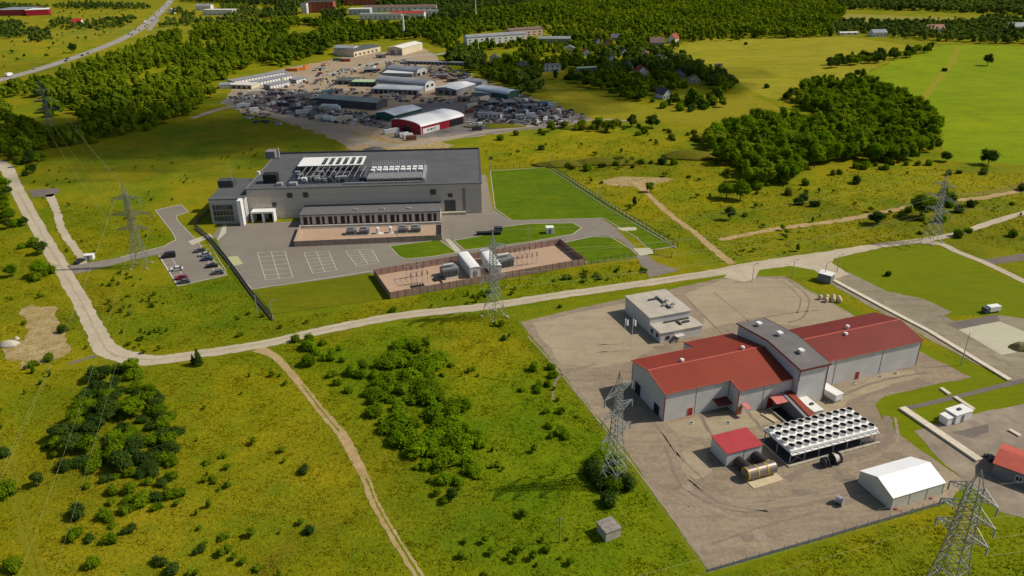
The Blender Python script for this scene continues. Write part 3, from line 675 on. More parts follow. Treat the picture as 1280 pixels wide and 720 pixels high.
# loading pit
o = MB(); o.box(0,3.2,0,8.2,.03,.1); o.mi(1).box(-.25,0,-.2,8.4,.03,.55).box(0,3.2,8.2,8.4,.03,.55); o = o.build('loading_pit', [M_dark, M_conc], loc=(*wR(27.9,-13.2),.04)); o.rotation_euler.z = aR
tag(o, 'black recessed loading pit with concrete rim below the pink canopy', 'pit')
o = MB(); o.box(0,1.5,0,4.4,.05,.35); o = o.build('timber_ramp', mat('pale_timber',(0.5,0.4,0.24),.8), loc=(*wR(25.3,-10.4),.03)); o.rotation_euler.z = aR+R_(12)
tag(o, 'pale sloping board ramp left of the dark loading pit', 'ramp')

# rear flat roofed building
root = empty('flat_roof_building', (*wR(19.3, 35.4), 0), aR, 'pale metal clad two level building with a flat beige roof behind the red roofed hall', 'building')
b = MB(); b.box(0, 14.2, 6.6, 22.4, 0, 5.3).box(0, 14.2, 0, 6.597, 0, 3.3); b.build('wall', M_wallgrey, root)
b = MB(); b.loft([[(-.25,6.35,5.32),(14.45,6.35,5.32),(14.45,22.65,5.32),(-.25,22.65,5.32)],[(-.25,6.35,5.5),(14.45,6.35,5.5),(14.45,22.65,5.7),(-.25,22.65,5.7)]])
b.box(-.25, 14.45, -.25, 6.34, 3.32, 3.5); b.build('roof', mat('beige_roof_membrane',(0.46,0.41,0.33),.8,vary=.12,scale=.3,bands=('X',1.2,.92),dirt=.4), root)
for k, (x0, y0, z0, lx, ly) in enumerate(((8.2,9.6,5.62,.7,8.6),(5.0,16.5,5.65,3.0,.6),(4.0,5.0,3.5,8.6,.5),(8.0,2.2,3.5,.5,2.6),(9.5,3.0,3.5,2.2,.9))):
    b = MB(); b.box(x0,x0+lx,y0,y0+ly,z0+.1,z0+.45)
    b.build('roof_duct', M_darkgrey, root)
for k, (x0, y0) in enumerate(((7.2,11.5),(8.8,9.6),(9.6,14),(10.4,11.2))): b = MB(); b.cbox(x0,x0+1.1,y0,y0+.9,5.6,6.3,.1); b.build('roof_unit', M_steel, root)
for (a0, s) in ((1.4,'left'),(4.4,'left')): opening(root, 'window', s, 14.2, 22, a0, a0+.9, 1.3, 2.3, M_glass, frame_m=M_darkgrey)
opening(root, 'window', 'front', 14.2, 22, 2.0, 3.0, 1.0, 2.0, M_glass, frame_m=M_darkgrey)
b = MB(); b.box(4.6,7.4,-1.6,-.05,1.9,2.05).box(5,5.1,-1.6,-1.5,0,1.9).box(7.2,7.3,-1.6,-1.5,0,1.9); b.build('porch', M_offwhite, root)
b = MB()
for k in range(5): b.box(2.9+k*.35,3.25+k*.35,-1.4,-.2,0,.25+.25*k)
b.build('stairs', M_conc, root); opening(root, 'door', 'front', 14.2, 22, 5.1, 6.4, .05, 1.8, M_dark)
b = MB(); b.box(.1,14.1,-.06,-.01,.02,.45); b.build('plinth', M_offwhite, root)

# gabled shed with red roof
root = empty('gas_hut', (*wR(4.3, -20.6), 0), aR, 'small grey cube shed with a bright red flat roof left of the fan coolers', 'shed')
walls(9.4, 6.3, 3.6, .45, 'mono', 'x').build('wall', M_wallgrey, root)
roof_slab(9.4, 6.3, 3.6, .45, 'mono', 'x', .2, .15).build('roof', mat('crimson_sheet',(0.40,0.045,0.05),.5,vary=.06), root)
b = MB(); b.box(4.5,4.6,-.04,.01,.1,3.5); b.build('panel_joint', M_line, root)

# air cooler bank
root = empty('air_cooler', (*wR(18.0, -25.1), 0), aR, 'raised white cooler deck carrying four rows of round black fans on steel legs', 'air cooler')
nC, L_, W_ = 12, 24.8, 9.6
b = MB(); b.box(0, L_, 0, W_, 3.2, 3.9); b.build('deck', M_white, root)
b = MB(); b.box(-.1, L_+.1, -.6, -.003, 3.0, 3.12)
for k in range(14): b.box(k*L_/13.2-.05, k*L_/13.2+.3, -.55, -.05, 3.12, 3.3)
b.build('edge_rail', M_white, root)
b = MB(); b.box(-.12, L_+.12, -.1, W_+.1, 3.05, 3.195); b.build('coil_underside', M_darkgrey, root)
fan = None
offs = [0, .45, .9, 1.3]
for r in range(4):
    for k in range(nC):
        x = 1.03+k*2.066; y = 1.2+r*2.4
        if fan is None:
            f = MB(); n = 14; R0, R1 = .72, .84
            ring = lambda rr, z: [(rr*math.cos(2*math.pi*i/n), rr*math.sin(2*math.pi*i/n), z) for i in range(n)]
            f.loft([ring(R1+.12,0), ring(R1,.25), ring(R1-.02,.62), ring(R0+.02,.62)], caps=False); fan = f.build('fan', M_white, root, loc=(x,y,3.9))
            f = MB(); f.tube((0,0,.04),(0,0,.06),.71,14); f.tube((0,0,.06),(0,0,.60),.725,14,caps=False); fd = f.build('fan_well', M_black, fan)  # inner shroud wall coloured black to paint in the shade inside the well
            f = MB()
            for q in range(5):
                a = q*2*math.pi/5; ca, sa = math.cos(a), math.sin(a); cb, sb = math.cos(a+.55), math.sin(a+.55)
                f.face([(.12*ca,.12*sa,.26),(.66*ca,.66*sa,.24),(.66*cb,.66*sb,.34),(.12*cb,.12*sb,.32)])
            f.tube((0,0,.15),(0,0,.3),.12,8); fb = f.build('fan_blades', mat('fan_black',(.03,.03,.033),.5), fan)
        else:
            c = fan.copy(); COL.objects.link(c); c.parent = root; c.location = (x,y,3.9); c.rotation_euler.z = random.random()*6
            for g in (fd, fb): h_ = g.copy(); COL.objects.link(h_); h_.parent = c
for k in range(7):
    for y in (.2, W_/2, W_-.2): b = MB(); x = .3+k*(L_-.6)/6; b.box(x-.09,x+.09,y-.09,y+.09,0,3.05); b.build('leg', M_steel, root)
b = MB()
for k in range(6):
    x0 = .3+k*(L_-.6)/6; x1 = .3+(k+1)*(L_-.6)/6
    if k in (0,5): b.bar((x0,.2,.1),(x1,.2,3),.06); b.bar((x1,.2,.1),(x0,.2,3),.06)
b.build('brace', M_steel, root)
b = MB()
for k in range(10): b.box(-.3+k*2.6, 2.2+k*2.6, -.9, -.3, .05, .4)
b.box(-.6,-.3,-.9,10.4,.05,.35); b = b.build('kerb_blocks', M_conc, loc=(*wR(18.0,-25.1),.0)); b.rotation_euler.z = aR; tag(b, 'pale concrete edging around the base of the fan cooler deck', 'edging')
o = MB(); o.box(-.25,25,-.25,10.2,.07,.1); o = o.build('cooler_pad', ground_mat('dark_gravel',(0.09,0.085,0.08),(0.11,0.1,0.095),(0.07,0.065,0.06),.2,.8,3,.2,.2), loc=(*wR(18.0,-25.1),0)); o.rotation_euler.z = aR; tag(o, kind='structure')

# tank and two dark vessels
def cyl_thing(name, label, cat, c, r, z, length, rad, ang, m, bands_at=(), bm_=None, group=None, saddle=True):
    x, y = P(c, r, z)[:2]
    root = empty(name, (x, y, 0), ang, label, cat, group)
    b = MB(); n = 20
    def ring(rr, xx): return [(xx, rr*math.cos(2*math.pi*i/n), rad+.2+rr*math.sin(2*math.pi*i/n)) for i in range(n)]
    b.loft([ring(rad*.45,-.35), ring(rad*.85,-.15), ring(rad,0), ring(rad,length), ring(rad*.85,length+.15), ring(rad*.45,length+.35)]); b.build('shell', m, root, smooth=False)
    for q in bands_at: k = MB(); k.loft([ring(rad+.06,q), ring(rad+.06,q+.28)]); k.build('band', bm_ or M_yellow, root)
    if saddle:
        for q in (length*.2, length*.8): k = MB(); k.box(q-.15,q+.15,-rad*.7,rad*.7,0,rad*.6); k.build('saddle', M_conc, root)
    return root
cyl_thing('storage_tank', 'brown metal tank with yellow bands on a concrete slab beside the red roofed shed', 'tank', 932, 592.5, 1.6, 7.4, 1.45, aR, M_tank, (-.1, 2.4, 4.9))
cyl_thing('vessel', 'dark brown drum with yellow end ring behind the left end of the brown tank', 'tank', 938.5, 589, 1.2, 4.2, 1.15, aR+R_(98), mat('dark_brown_jacket',(0.07,0.055,0.05),.4,.3), (.1,), group='dark drums behind the tank')
cyl_thing('vessel', 'dark brown drum with yellow end ring behind the right end of the brown tank', 'tank', 960, 582, 1.2, 4.2, 1.15, aR+R_(98), _mats['dark_brown_jacket'], (.1,), group='dark drums behind the tank')
o = MB(); o.box(0,8,0,2.6,.05,.18); o = o.build('tank_slab', mat('pale_slab',(0.55,0.45,0.28),.9), loc=(*wR(5.6,-29.3),.02)); o.rotation_euler.z = aR+R_(2); tag(o, 'pale concrete slab under the front of the brown banded tank', 'slab')
# cable drums
def drum(name, label, c, r, rad, wid, ang, m_fl, m_core, z=None):
    x, y = P(c, r, rad)[:2]; root = empty(name, (x,y,0), ang, label, 'cable drum')
    n = 20
    def ring(rr, xx): return [(xx, rr*math.cos(2*math.pi*i/n), rad+.02+rr*math.sin(2*math.pi*i/n)) for i in range(n)]
    for xx in (0, wid-.12):
        b = MB(); b.loft([ring(rad,xx), ring(rad,xx+.12)]); f = b.build('flange', m_fl, root)
    b = MB(); b.loft([ring(rad*.72,.12), ring(rad*.72,wid-.12)]); b.build('core', m_core, root)
    b = MB()
    for q in range(6): a = q*math.pi/3; b.box(-.03,.0,-.05+math.cos(a)*rad*.5,.15+math.cos(a)*rad*.5,rad-.08+math.sin(a)*rad*.5,rad+.2+math.sin(a)*rad*.5)
    b.tube((-.06,0,rad),(0,0,rad),rad*.25,10); b.build('hub', M_darkgrey, root)
    return root
drum('cable_drum', 'black cable drum with a grey face in front of the fan coolers', 1029, 578, 1.15, .9, aR-R_(2), mat('grey_drum_face',(0.07,0.075,0.08),.6), M_black)
drum('cable_drum', 'black cable drum with a cream ring, right of the pair before the coolers', 1040, 574, 1.35, 1.9, aR-R_(2), M_black, M_offwhite)
drum('cable_drum', 'lone silver cable drum on the gravel left of the white tent', 1046, 623, 1.1, 1.5, aR+R_(-62), M_steel, M_steel)

# white tent hall
root = empty('storage_tent', (*wR(28.3, -44.8), 0), aR, 'white fabric storage tent with translucent side bays in the lower right of the gravel yard', 'tent')
walls(14.1, 9.4, 3.15, 1.9, 'gable', 'x').build('wall', mat('translucent_wall',(0.60,0.58,0.50),.6,vary=.08,scale=.4), root)
roof_slab(14.1, 9.4, 3.15, 1.9, 'gable', 'x', .12, .08).build('roof', M_plastic_w, root)
b = MB()
for x in (0.02, 4.7, 9.4, 14.0): b.box(x-.05,x+.08,-.05,.02,0,3.1)
b.build('frame_post', M_steel, root)
for x in (.8, 10.4): b = MB(); b.box(x,x+.6,-.5,-.1,0,.3); b.build('ballast', M_redflat, root)
b = MB(); b.cbox(0,.9,0,3.4,.05,.7,.05); b = b.build('concrete_block', M_conc, loc=(*wR(42.9,-44.6),.03)); b.rotation_euler.z = aR+R_(28); tag(b, 'long pale block lying against the right end of the white tent', 'block')

# flags and lamp posts
def pole_flag(c, r, h, label, flag=True):
    x, y = P(c, r)[:2]; root = empty('flagpole', (x,y,0), aR, label, 'flagpole')
    b = MB(); b.tube((0,0,0),(0,0,h),.09,8,.05); b.build('pole', M_white, root)
    if flag:
        b = MB(); n = 7
        for i in range(n):
            x0, x1 = .06+i*.16, .06+(i+1)*.16; y0, y1 = .14*math.sin(i*1.2), .14*math.sin((i+1)*1.2)
            b.face([(x0,y0,h-2.0-.12*i),(x1,y1,h-2.12-.12*i),(x1,y1,h-.22-.1*i),(x0,y0,h-.1-.1*i)])
        b.build('flag', mat('flag_cloth',(0.75,0.76,0.78),.8), root)
pole_flag(780, 430, 8.6, 'left of the two white flagpoles on the pale concrete west of the flat roofed building'); pole_flag(789, 438.5, 10.6, 'right and taller of the two white flagpoles on the pale concrete')
# yard stones: beige sacks
x0, y0 = P(1037, 377)[:2]
for i, (dx, dy) in enumerate(((-2.6,1.6),(-.4,1.9),(1.7,1.7),(-1.4,-.4),(1.0,-.2),(3.2,.8),(2.9,-.9))):
    b = MB(); rr = [(.75*math.cos(t)*(1+.1*math.sin(3*t+i)), .75*math.sin(t)*(1+.1*math.cos(2*t+i))) for t in np.linspace(0,2*math.pi,9)[:-1]]
    b.loft([[(p*.8,q*.8,0) for p,q in rr],[(p,q,.5) for p,q in rr],[(p*.95,q*.95,1.2) for p,q in rr],[(p*.35,q*.35,1.75) for p,q in rr]])
    o = b.build('bulk_bag', mat('beige_bag',(0.62,0.50,0.35),.9), loc=(x0+dx,y0+dy,.06), smooth=True)
    tag(o, 'beige bulk bag, '+['back row left','back row middle','back row right','front row left','front row middle','far right corner','front row right'][i]+' of the cluster behind the red right wing', 'bulk bag', 'beige bulk bags on the back yard')
# concrete duct paths
def duct(label, pts, wd=1.5, h=.45, m=None):
    ps = [P(*p)[:2] for p in pts]; b = MB()
    for a, c in zip(ps[:-1], ps[1:]):
        d = (c-a)/np.linalg.norm(c-a); q = np.array([-d[1], d[0]])*wd/2; L = np.linalg.norm(c-a); k = max(1, int(L/6))
        for i in range(k):
            s, e = a+d*(L*i/k+.03), a+d*(L*(i+1)/k-.03)
            b.loft([[(*(s-q),.03),(*(e-q),.03),(*(e+q),.03),(*(s+q),.03)],[(*(s-q),h),(*(e-q),h),(*(e+q),h),(*(s+q),h)]])
    o = b.build('cable_duct', m or mat('duct_concrete',(0.62,0.54,0.42),.9,vary=.08,dirt=.2)); return tag(o, label, 'cable duct')
duct('long pale concrete duct cover running from the grey kiosk to the right picture edge', [(1038,349),(1110,388),(1160,414),(1262,476)])
duct('wide pale concrete duct cover between grass strip and gravel left of the white switch cabins', [(1127,511),(1224,577)], 2.0, .6)
duct('short pale concrete duct cover leading down to the white switch cabins', [(1176,486),(1187,494)], 1.1); duct('short pale concrete duct cover touching the roof of the larger white switch cabin', [(1193,497),(1217,513)], 1.1)
duct('stub of pale duct cover above the dark shade of the orange roofed building', [(1261,538),(1275,546)], 1.0)
# kiosk by the junction
x, y = P(1021, 351)[:2]; r = box_unit('transformer_kiosk', 'grey kiosk with a white roof beside the road junction above the duct path', 'kiosk', (x,y), R_(-42), 4.6, 3.6, 3.0, M_midgrey)
x, y = P(683, 293)[:2]; r = box_unit('guard_kiosk', 'small white kiosk on the lawn island beside the access road', 'kiosk', (x,y), R_(6), 3.0, 2.6, 2.7, M_white)
x, y = P(757, 678)[:2]; r = empty('stone_hut', (x,y,0), R_(25), 'small weathered grey flat roofed hut alone in the meadow left of the gravel yard', 'hut')
b = MB(); b.box(0,3.5,0,3.5,0,2.3); b.build('wall', M_conc, r); b = MB(); b.cbox(-.15,3.65,-.15,3.65,2.31,2.5,.05); b.build('roof', mat('lichened_slab',(0.27,0.24,0.20),.95,vary=.3,scale=1.2,dirt=.6), r)
# white switch cabins
x, y = P(1183, 533)[:2]; box_unit('switch_cabin', 'smaller white switch cabin at the left of the white pair by the duct', 'cabin', (x,y), R_(22), 1.9, 2.4, 2.1, M_white, door=False)
x, y = P(1193, 531)[:2]; box_unit('switch_cabin', 'larger white switch cabin with a small dark vent on its roof', 'cabin', (x,y), R_(22), 5.6, 3.2, 2.6, M_white, vent=True)
# orange roofed building at the right edge
locE, wE, aE = frame_of(P(1243, 579, 3.2), -42)
r = empty('orange_roof_building', (*wE(0,0),0), aE, 'grey walled building with bright orange red roof cut by the right picture edge', 'building')
walls(20, 9, 3.2, 1.2, 'gable', 'x').build('wall', M_midgrey, r); roof_slab(20, 9, 3.2, 1.2, 'gable', 'x', .3, .15).build('roof', mat('orange_tile',(0.45,0.085,0.05),.6,bands=('X',.5,.85)), r)
for x0 in (4.5, 10, 15): opening(r, 'window', 'front', 20, 9, x0, x0+1.2, 1, 2.2, M_glass, frame_m=M_white)
for i, (c_, r_) in enumerate(((1233,571),(1237,573),(1238,577))):
    b = MB(); b.cbox(-.6,.6,-.4,.4,0,.7+.2*i,.08); o = b.build('equipment_crate', M_darkgrey, loc=(*P(c_,r_)[:2],.06)); tag(o, ['dark crate farthest left at the corner of the orange roofed building','dark crate between two others at the corner of the orange roofed building','dark crate nearest the end of the wide duct cover'][i], 'crate', 'dark crates beside the orange roofed building')

# ---------- research hall (data building)
locD, wD, aD = frame_of((-113.2, 311.2), 3.0)
root = empty('research_hall', (*wD(0,0),0), aD, 'very large dark grey industrial hall with roof equipment and a low row of loading bays', 'industrial building')
Ld, Wd, Hd = 100.5, 58.0, 13.8
M_hall = mat('hall_cladding', (0.50,0.455,0.385), .5, vary=.06, scale=.05, bands=('Z',3.4,.9)); M_hroof = mat('hall_roof', (0.10,0.10,0.105), .8, vary=.12, scale=.12, bands=('Y',9.5,.85), dirt=.25)
b = MB(); b.box(0, Ld, 0, Wd, 0, Hd-.5); b.build('wall', M_hall, root)
b = MB(); b.box(.25, Ld-.25, .25, Wd-.25, Hd-.497, Hd-.25); b.build('roof', M_hroof, root)
b = MB(); b.box(-.05,Ld+.05,-.05,.25,Hd-.6,Hd).box(-.05,.247,.253,Wd,Hd-.6,Hd).box(Ld-.247,Ld+.05,.253,Wd,Hd-.6,Hd); b.build('parapet', mat('parapet_cap',(0.22,0.22,0.22),.5), root)
b = MB(); b.box(-.05,Ld+.05,Wd+.003,Wd+.3,Hd-.6,Hd+.5).box(Ld+.053,Ld+.3,0,Wd,Hd-.6,Hd+.15); b.build('parapet', M_darkgrey, root)
# warm light on lower wall left, painted as a paler sheet; windows, doors
def hx(c, r, z=Hd): return locD(c, r, z)
b = MB(); b.box(1.2, 16, -.06, .0, .1, 10.5); b.build('pale_panel', mat('hall_panel_pale',(0.55,0.48,0.39),.5,bands=('Z',3.4,.92)), root)
for a0, w_, z0, z1 in ((10.3,1.6,5.5,7.2),(17.2,2.0,9.4,11.4),(24,2.0,9.4,11.4),(78.5,2.2,9.0,11.2)): opening(root, 'window', 'front', Ld, Wd, a0, a0+w_, z0, z1, M_glass, .12, M_darkgrey)
opening(root, 'door', 'front', Ld, Wd, 84.3, 89, .8, 6.2, M_darkgrey, .1, M_midgrey); opening(root, 'window', 'front', Ld, Wd, 86, 87.8, 7.6, 9.1, M_glass, .12, M_darkgrey)
b = MB(); b.box(82,93.5,-2.2,-.05,0,1.2); b.build('loading_dock', M_conc, root)
b = MB(); b.box(92.3,93.4,-.25,-.03,1.3,11.5); b.build('downpipe', M_midgrey, root)
# entrance porch at the left
b = MB(); b.box(2.0,11.5,-5,-.06,4.2,4.9).box(11.0,11.5,-5,-.06,0,4.197).box(2.0,2.5,-5,-.06,0,4.197).box(6.5,7.4,-5,-4.2,0,4.197); b.build('porch', M_white, root)
opening(root, 'door', 'front', Ld, Wd, 3, 6, .05, 3.8, M_dark, .14); opening(root, 'door', 'front', Ld, Wd, 8, 10, .05, 3.2, M_dark, .14)
# rooftop plant
x0, y0 = hx(371.6,208.3,16.3); x1, _ = hx(453.8,206,16.3); _, y1 = hx(377.3,197.5,16.3)
X0, X1, Y0, Y1 = x0, x1, y0, y1
sc_ = MB(); zt = 16.3
nslots = 6; sw = (X1-X0)
sx0 = X0+sw*.345; pitch = (X1-sx0)/6.05
sc_.box(X0, sx0, Y0, Y1, zt, zt+.2)
for k in range(6):
    a = sx0+k*pitch; sc_.box(a+pitch*.62, a+pitch*1.0, Y0+.0, Y1, zt, zt+.2); sc_.box(a+.003, a+pitch*.62-.003, Y0, Y0+(Y1-Y0)*.1, zt, zt+.2); sc_.box(a+.003, a+pitch*.62-.003, Y1-(Y1-Y0)*.12, Y1, zt, zt+.2)
ps = sc_.build('roof_screen', M_white, root)
for k in range(12):
    x = X0+.3+k*(sw-.6)/11
    for y in (Y0+.3, Y1-.3): b = MB(); b.bar((x,y,Hd-.3),(x,y,zt),.1); b.build('screen_post', M_steel, root)
for k in range(6):
    a = sx0+k*pitch; b = MB(); b.cbox(a, a+pitch*.62, Y0+1, Y1-1, Hd-.25, Hd+1.2, .1); b.build('chiller', M_darkgrey, root)
# equipment pit in front of the screen
b = MB(); b.box(X0-2, X1+1, 5.5, Y0-.5, Hd-.245, Hd-.2); b.build('plant_deck', M_dark, root)
for i in range(34):
    x = X0-1+random.random()*(sw-2); y = 6.5+random.random()*(Y0-9); s = random.uniform(.8,2.2)
    b = MB(); b.cbox(x,x+s*1.6,y,y+s,Hd-.2,Hd-.1+random.uniform(.5,1.6),.08); b.build('roof_unit', random.choice([M_darkgrey,M_midgrey,M_darkgrey,M_steel]), root)
b = MB()
for k in range(11): x = X0+3+k*sw/11; b.bar((x,9,Hd+1.4),(x+1.2,Y0,zt-.3),.14); b.bar((x,9,Hd-.2),(x,9,Hd+1.4),.1)
b.box(X0+10, X1-14, 8.2, 8.7, Hd+.9, Hd+1.1); b.build('pipe_frame', M_steel, root)
# right bank: ribbed coolers
xa, ya = hx(457,226,Hd+1); xb, yb = hx(530,207,Hd+1.5)
xa += .5
b = MB(); nr = 40
for k in range(nr):
    x = xa+k*(xb-xa)/nr
    b.box(x, x+(xb-xa)/nr*.55, ya+1.0, ya+(yb-ya)*.48, Hd+.6, Hd+1.6)
b.build('cooling_rack', M_steel, root)
for k in range(9):
    x = xa+k*(xb-xa)/9; wv = (xb-xa)/9
    for (q0, q1) in ((.66,.78),(.86,.97)):
        b = MB(); b.cbox(x+.3, x+wv*random.uniform(.7,.93), ya+(yb-ya)*q0, ya+(yb-ya)*q1, Hd-.1, Hd+1.9, .1); b.build('air_unit', M_white, root)
b = MB(); b.box(xb+.1, xb+1.3, ya, yb+1, Hd-.2, Hd+1.6).box(xa-10, xb, ya-.9, ya-.2, Hd-.2, Hd+.5); b.build('rack_screen', M_steel, root)
b = MB(); b.box(xa, xb, ya, yb+2, Hd-.24, Hd-.18); b.build('plant_deck', mat('brown_deck',(0.10,0.085,0.08),.8), root)
b = MB()
for k in range(28):
    x = xa+k*(xb-xa)/27; b.bar((x,yb+1,Hd-.2),(x,yb+5.5,Hd+2.6),.09)
for y, z in ((yb+3,Hd+1.3),(yb+5.5,Hd+2.6)): b.bar((xa,y,z),(xb,y,z),.09)
b.build('cable_rack', M_steel, root)
for x in (xa+12, xa+23, xa+32, xb-1, 18.5, 30, 42, 64): b = MB(); b.tube((x,Wd*.62,Hd-.3),(x,Wd*.62,Hd+5.5),.07,6); b.build('lightning_rod', M_steel, root)
# boxes and low house on the roof
for (c, r, w_, d_, h_, m_) in ((338,229,6.0,4.5,4.0,M_black),(338,198,4.2,5.0,3.6,M_midgrey),(349,232,2.6,2.0,1.3,M_steel),(366,232,3.4,2.4,1.4,M_steel),(380,226,2.4,2,1.4,M_white),(453,225.5,2.6,2,1.3,M_dark),(524,224,2.6,2,1.3,M_dark),(323,218,1.2,1.2,1.5,M_white)):
    x, y = hx(c, r); b = MB(); b.cbox(x-w_/2,x+w_/2,y,y+d_,Hd-.25,Hd-.25+h_,.1); b.build('roof_unit', m_, root)
x, y = hx(341,199); b = MB(); b.tube((x+2.6,y+2,Hd),(x+2.6,y+2,Hd+4.8),.5,10); b.build('chimney', M_steel, root)
# office wing
xo0, yo0 = hx(260.4,249.3,11); xo1 = -.05
b = MB(); b.box(xo0, xo1, yo0, yo0+30, 0, 10.6); b.build('office_wall', mat('office_cladding',(0.46,0.46,0.45),.5,vary=.05,bands=('Z',2.6,.9)), root)
b = MB(); b.box(xo0-.15, xo1, yo0-.15, yo0+30.2, 10.61, 11.0); b.build('office_roof', M_hroof, root)
b = MB(); b.box(xo1-2.0, xo1-.4, yo0-3.8, yo0-.16, 0, 11.2); b.build('white_fin', M_white, root)
b = MB(); b.box(xo0+1.0, xo0+9.5, yo0-.12, yo0-.0, 1.2, 8.6); g_ = b.build('window', M_glass, root)
b = MB()
for k in range(7): x = xo0+1+k*8.5/6; b.box(x-.06,x+.06,yo0-.2,yo0-.125,1.2,8.6)
for z in (1.2,3.6,6.1,8.55): b.box(xo0+.9,xo0+9.6,yo0-.2,yo0-.125,z-.12,z+.12)
b.build('frame', M_steel, g_)
x, y = hx(273,235,11); b = MB(); b.cbox(x, x+6.6, y, y+5, 11, 14.2, .15); b.build('roof_house', M_darkgrey, root)
b = MB(); b.tube((x+5.6,y+3,14),(x+5.3,y+3,22),.14,6,.05); b.build('mast', M_steel, root)
for (xx, wv) in ((xo0+12.0,3.2),): opening(root, 'door', 'front', Ld, Wd, xx, xx+.01, 0, .01, M_dark)
# loading annex
xn0, yn0 = hx(376.3,284,0); xn1, yn1 = hx(551,278,0); 
ax0, ax1, ay0 = xn0, xn1, min(yn0, yn1)
ay0 = (yn0+yn1)/2
b = MB(); b.box(ax0, ax1, ay0, -.06, 0, 5.0); b.build('annex_wall', mat('annex_cladding',(0.56,0.51,0.44),.5,vary=.06,bands=('X',2.7,.85)), root)
b = MB(); b.box(ax0-.2, ax1+.2, ay0-.2, -.1, 5.01, 5.35); b.build('annex_roof', mat('annex_roof_sheet',(0.14,0.14,0.14),.7,bands=('X',1.4,.85)), root)
b = MB(); b.box(ax0, ax1, -1.2, -.08, 5.36, 5.75); b.build('annex_parapet', M_dark, root)
nb = 22; st = (ax1-ax0-1.5)/nb
for k in range(nb):
    x = ax0+1.2+k*st; wv = 1.75 if k % 2 == 0 else 1.1
    b = MB(); b.box(x, x+wv, ay0-.08, ay0-.0, .9, 4.2); o = b.build('louvre_door', M_dark, root)
    b = MB(); b.box(x-.2, x+wv+.3, ay0-.45, ay0-.09, 4.35, 4.55); b.build('hood', M_midgrey, o)
for k in range(3): x = ax0+22+k*11.2; b = MB(); b.cbox(x,x+1.8,ay0+3.5,ay0+4.4,5.35,6.0,.1); b.build('roof_unit', M_steel, root)
b = MB(); b.box(ax0-.5, ax1+.6, ay0-1.3, ay0-.5, 0, .85); b.build('plinth', mat('cream_plinth',(0.55,0.50,0.42),.9), root)

# transformer yard in front of the annex: pink gravel bed walled by screen
A_, B_, C_, D_ = P(368,308.7)[:2], P(552,300.7)[:2], P(552,281)[:2], P(376,287)[:2]
sheet('gravel_bed', [A_, B_, C_, D_], 8, pink_gravel, 0, world=True)
def screen(label, pts, h, m, post=2.9, name='mesh_fence', closed=False, slat=False, th=.08, capm=None, group=None, bars=None, pw=.07):
    """fence along world points: panels (one part) plus posts (each a part)"""
    ps = [np.array(p[:2], float) for p in pts]; 
    if closed: ps.append(ps[0])
    r = empty(name, (*ps[0], 0), 0, label, 'fence', group); o0 = ps[0]
    pm = MB(); posts = []
    for a, c in zip(ps[:-1], ps[1:]):
        L = np.linalg.norm(c-a); d = (c-a)/L; q = np.array([-d[1], d[0]])
        n = max(1, int(round(L/post)))
        for i in range(n):
            s = a+d*(L*i/n)-o0; e = a+d*(L*(i+1)/n)-o0
            if bars is None:
                s2 = s+d*.06; e2 = e-d*.06
                pm.loft([[(*(s2-q*th/2),.1),(*(e2-q*th/2),.1),(*(e2+q*th/2),.1),(*(s2+q*th/2),.1)],[(*(s2-q*th/2),h),(*(e2-q*th/2),h),(*(e2+q*th/2),h),(*(s2+q*th/2),h)]])
            else:
                pitch_, rr = bars; k = max(1, int(np.linalg.norm(e-s)/pitch_))
                for j2 in range(k):
                    t_ = s+(e-s)*(j2+.5)/k; pm.bar((*t_,.08),(*t_,h),rr)
                pm.bar((*s,.3),(*e,.3),rr*1.2); pm.bar((*s,h-.2),(*e,h-.2),rr*1.2)
            posts.append(s)
    posts.append(ps[-1]-o0) if not closed else None
    pm.build('panel', m, r)
    pmesh = None
    if len(posts) <= 100:
        for p in posts:
            if pmesh is None:
                b = MB(); b.box(-pw,pw,-pw,pw,0,h+.12); k = b.build('post', capm or M_darkgrey, r); pmesh = k; k.location = (*p,0)
            else:
                k = pmesh.copy(); COL.objects.link(k); k.parent = r; k.location = (*p,0)
    else:
        b = MB()
        for p in posts: b.box(p[0]-.06,p[0]+.06,p[1]-.06,p[1]+.06,0,h+.1)
        k = b.build('post', capm or M_darkgrey, r); k['kind'] = 'stuff'
    return r
M_pinkf = mat('pink_screen', (0.30,0.20,0.155), .7, vary=.12, scale=.3)
screen('pinkish screen wall round the transformer bed before the loading bays', [D_, A_, B_, C_], 2.4, mat('pink_screen_pale',(0.36,0.27,0.215),.8,vary=.12), 5.2, 'screen_wall')
def transformer(label, x, y, rz, kind='dark', group=None, s=1.0):
    r = empty('transformer', (x,y,0), rz, label, 'transformer', group)
    b = MB(); b.cbox(0,4.2*s,0,2.6*s,.3,2.2*s,.1); b.build('tank_body', M_midgrey if kind=='dark' else M_steel, r)
    b = MB()
    for k in range(9): b.box(.2+k*.42*s,.38+k*.42*s,-.7*s,-.01,.5,1.9*s)
    b.build('radiator', M_midgrey, r)
    b = MB(); b.tube((.6,1.3*s,2.8*s),(3.2*s,1.3*s,2.8*s),.4*s,10); b.build('conservator', M_steel, r)
    for k in range(3): b = MB(); b.tube((1+k*1.0*s,1.9*s,2.2*s),(1+k*1.0*s,2.1*s,3.3*s),.12,8,.05); b.build('bushing', mat('brown_ceramic',(0.16,0.09,0.06),.3), r)
    b = MB(); b.box(-.4,4.6*s,-1.1*s,3*s,.1,.3); b.build('plinth', M_conc, r)
    return r
for i, (c_, r_) in enumerate(((433,294),(449,293.5),(497.5,291.5),(513.5,291))):
    x, y = P(c_, r_)[:2]; transformer('grey transformer, '+['leftmost','second from left','third from left','rightmost'][i]+' in the walled bed before the loading bays', x, y, aD, group='transformers in the walled bed')
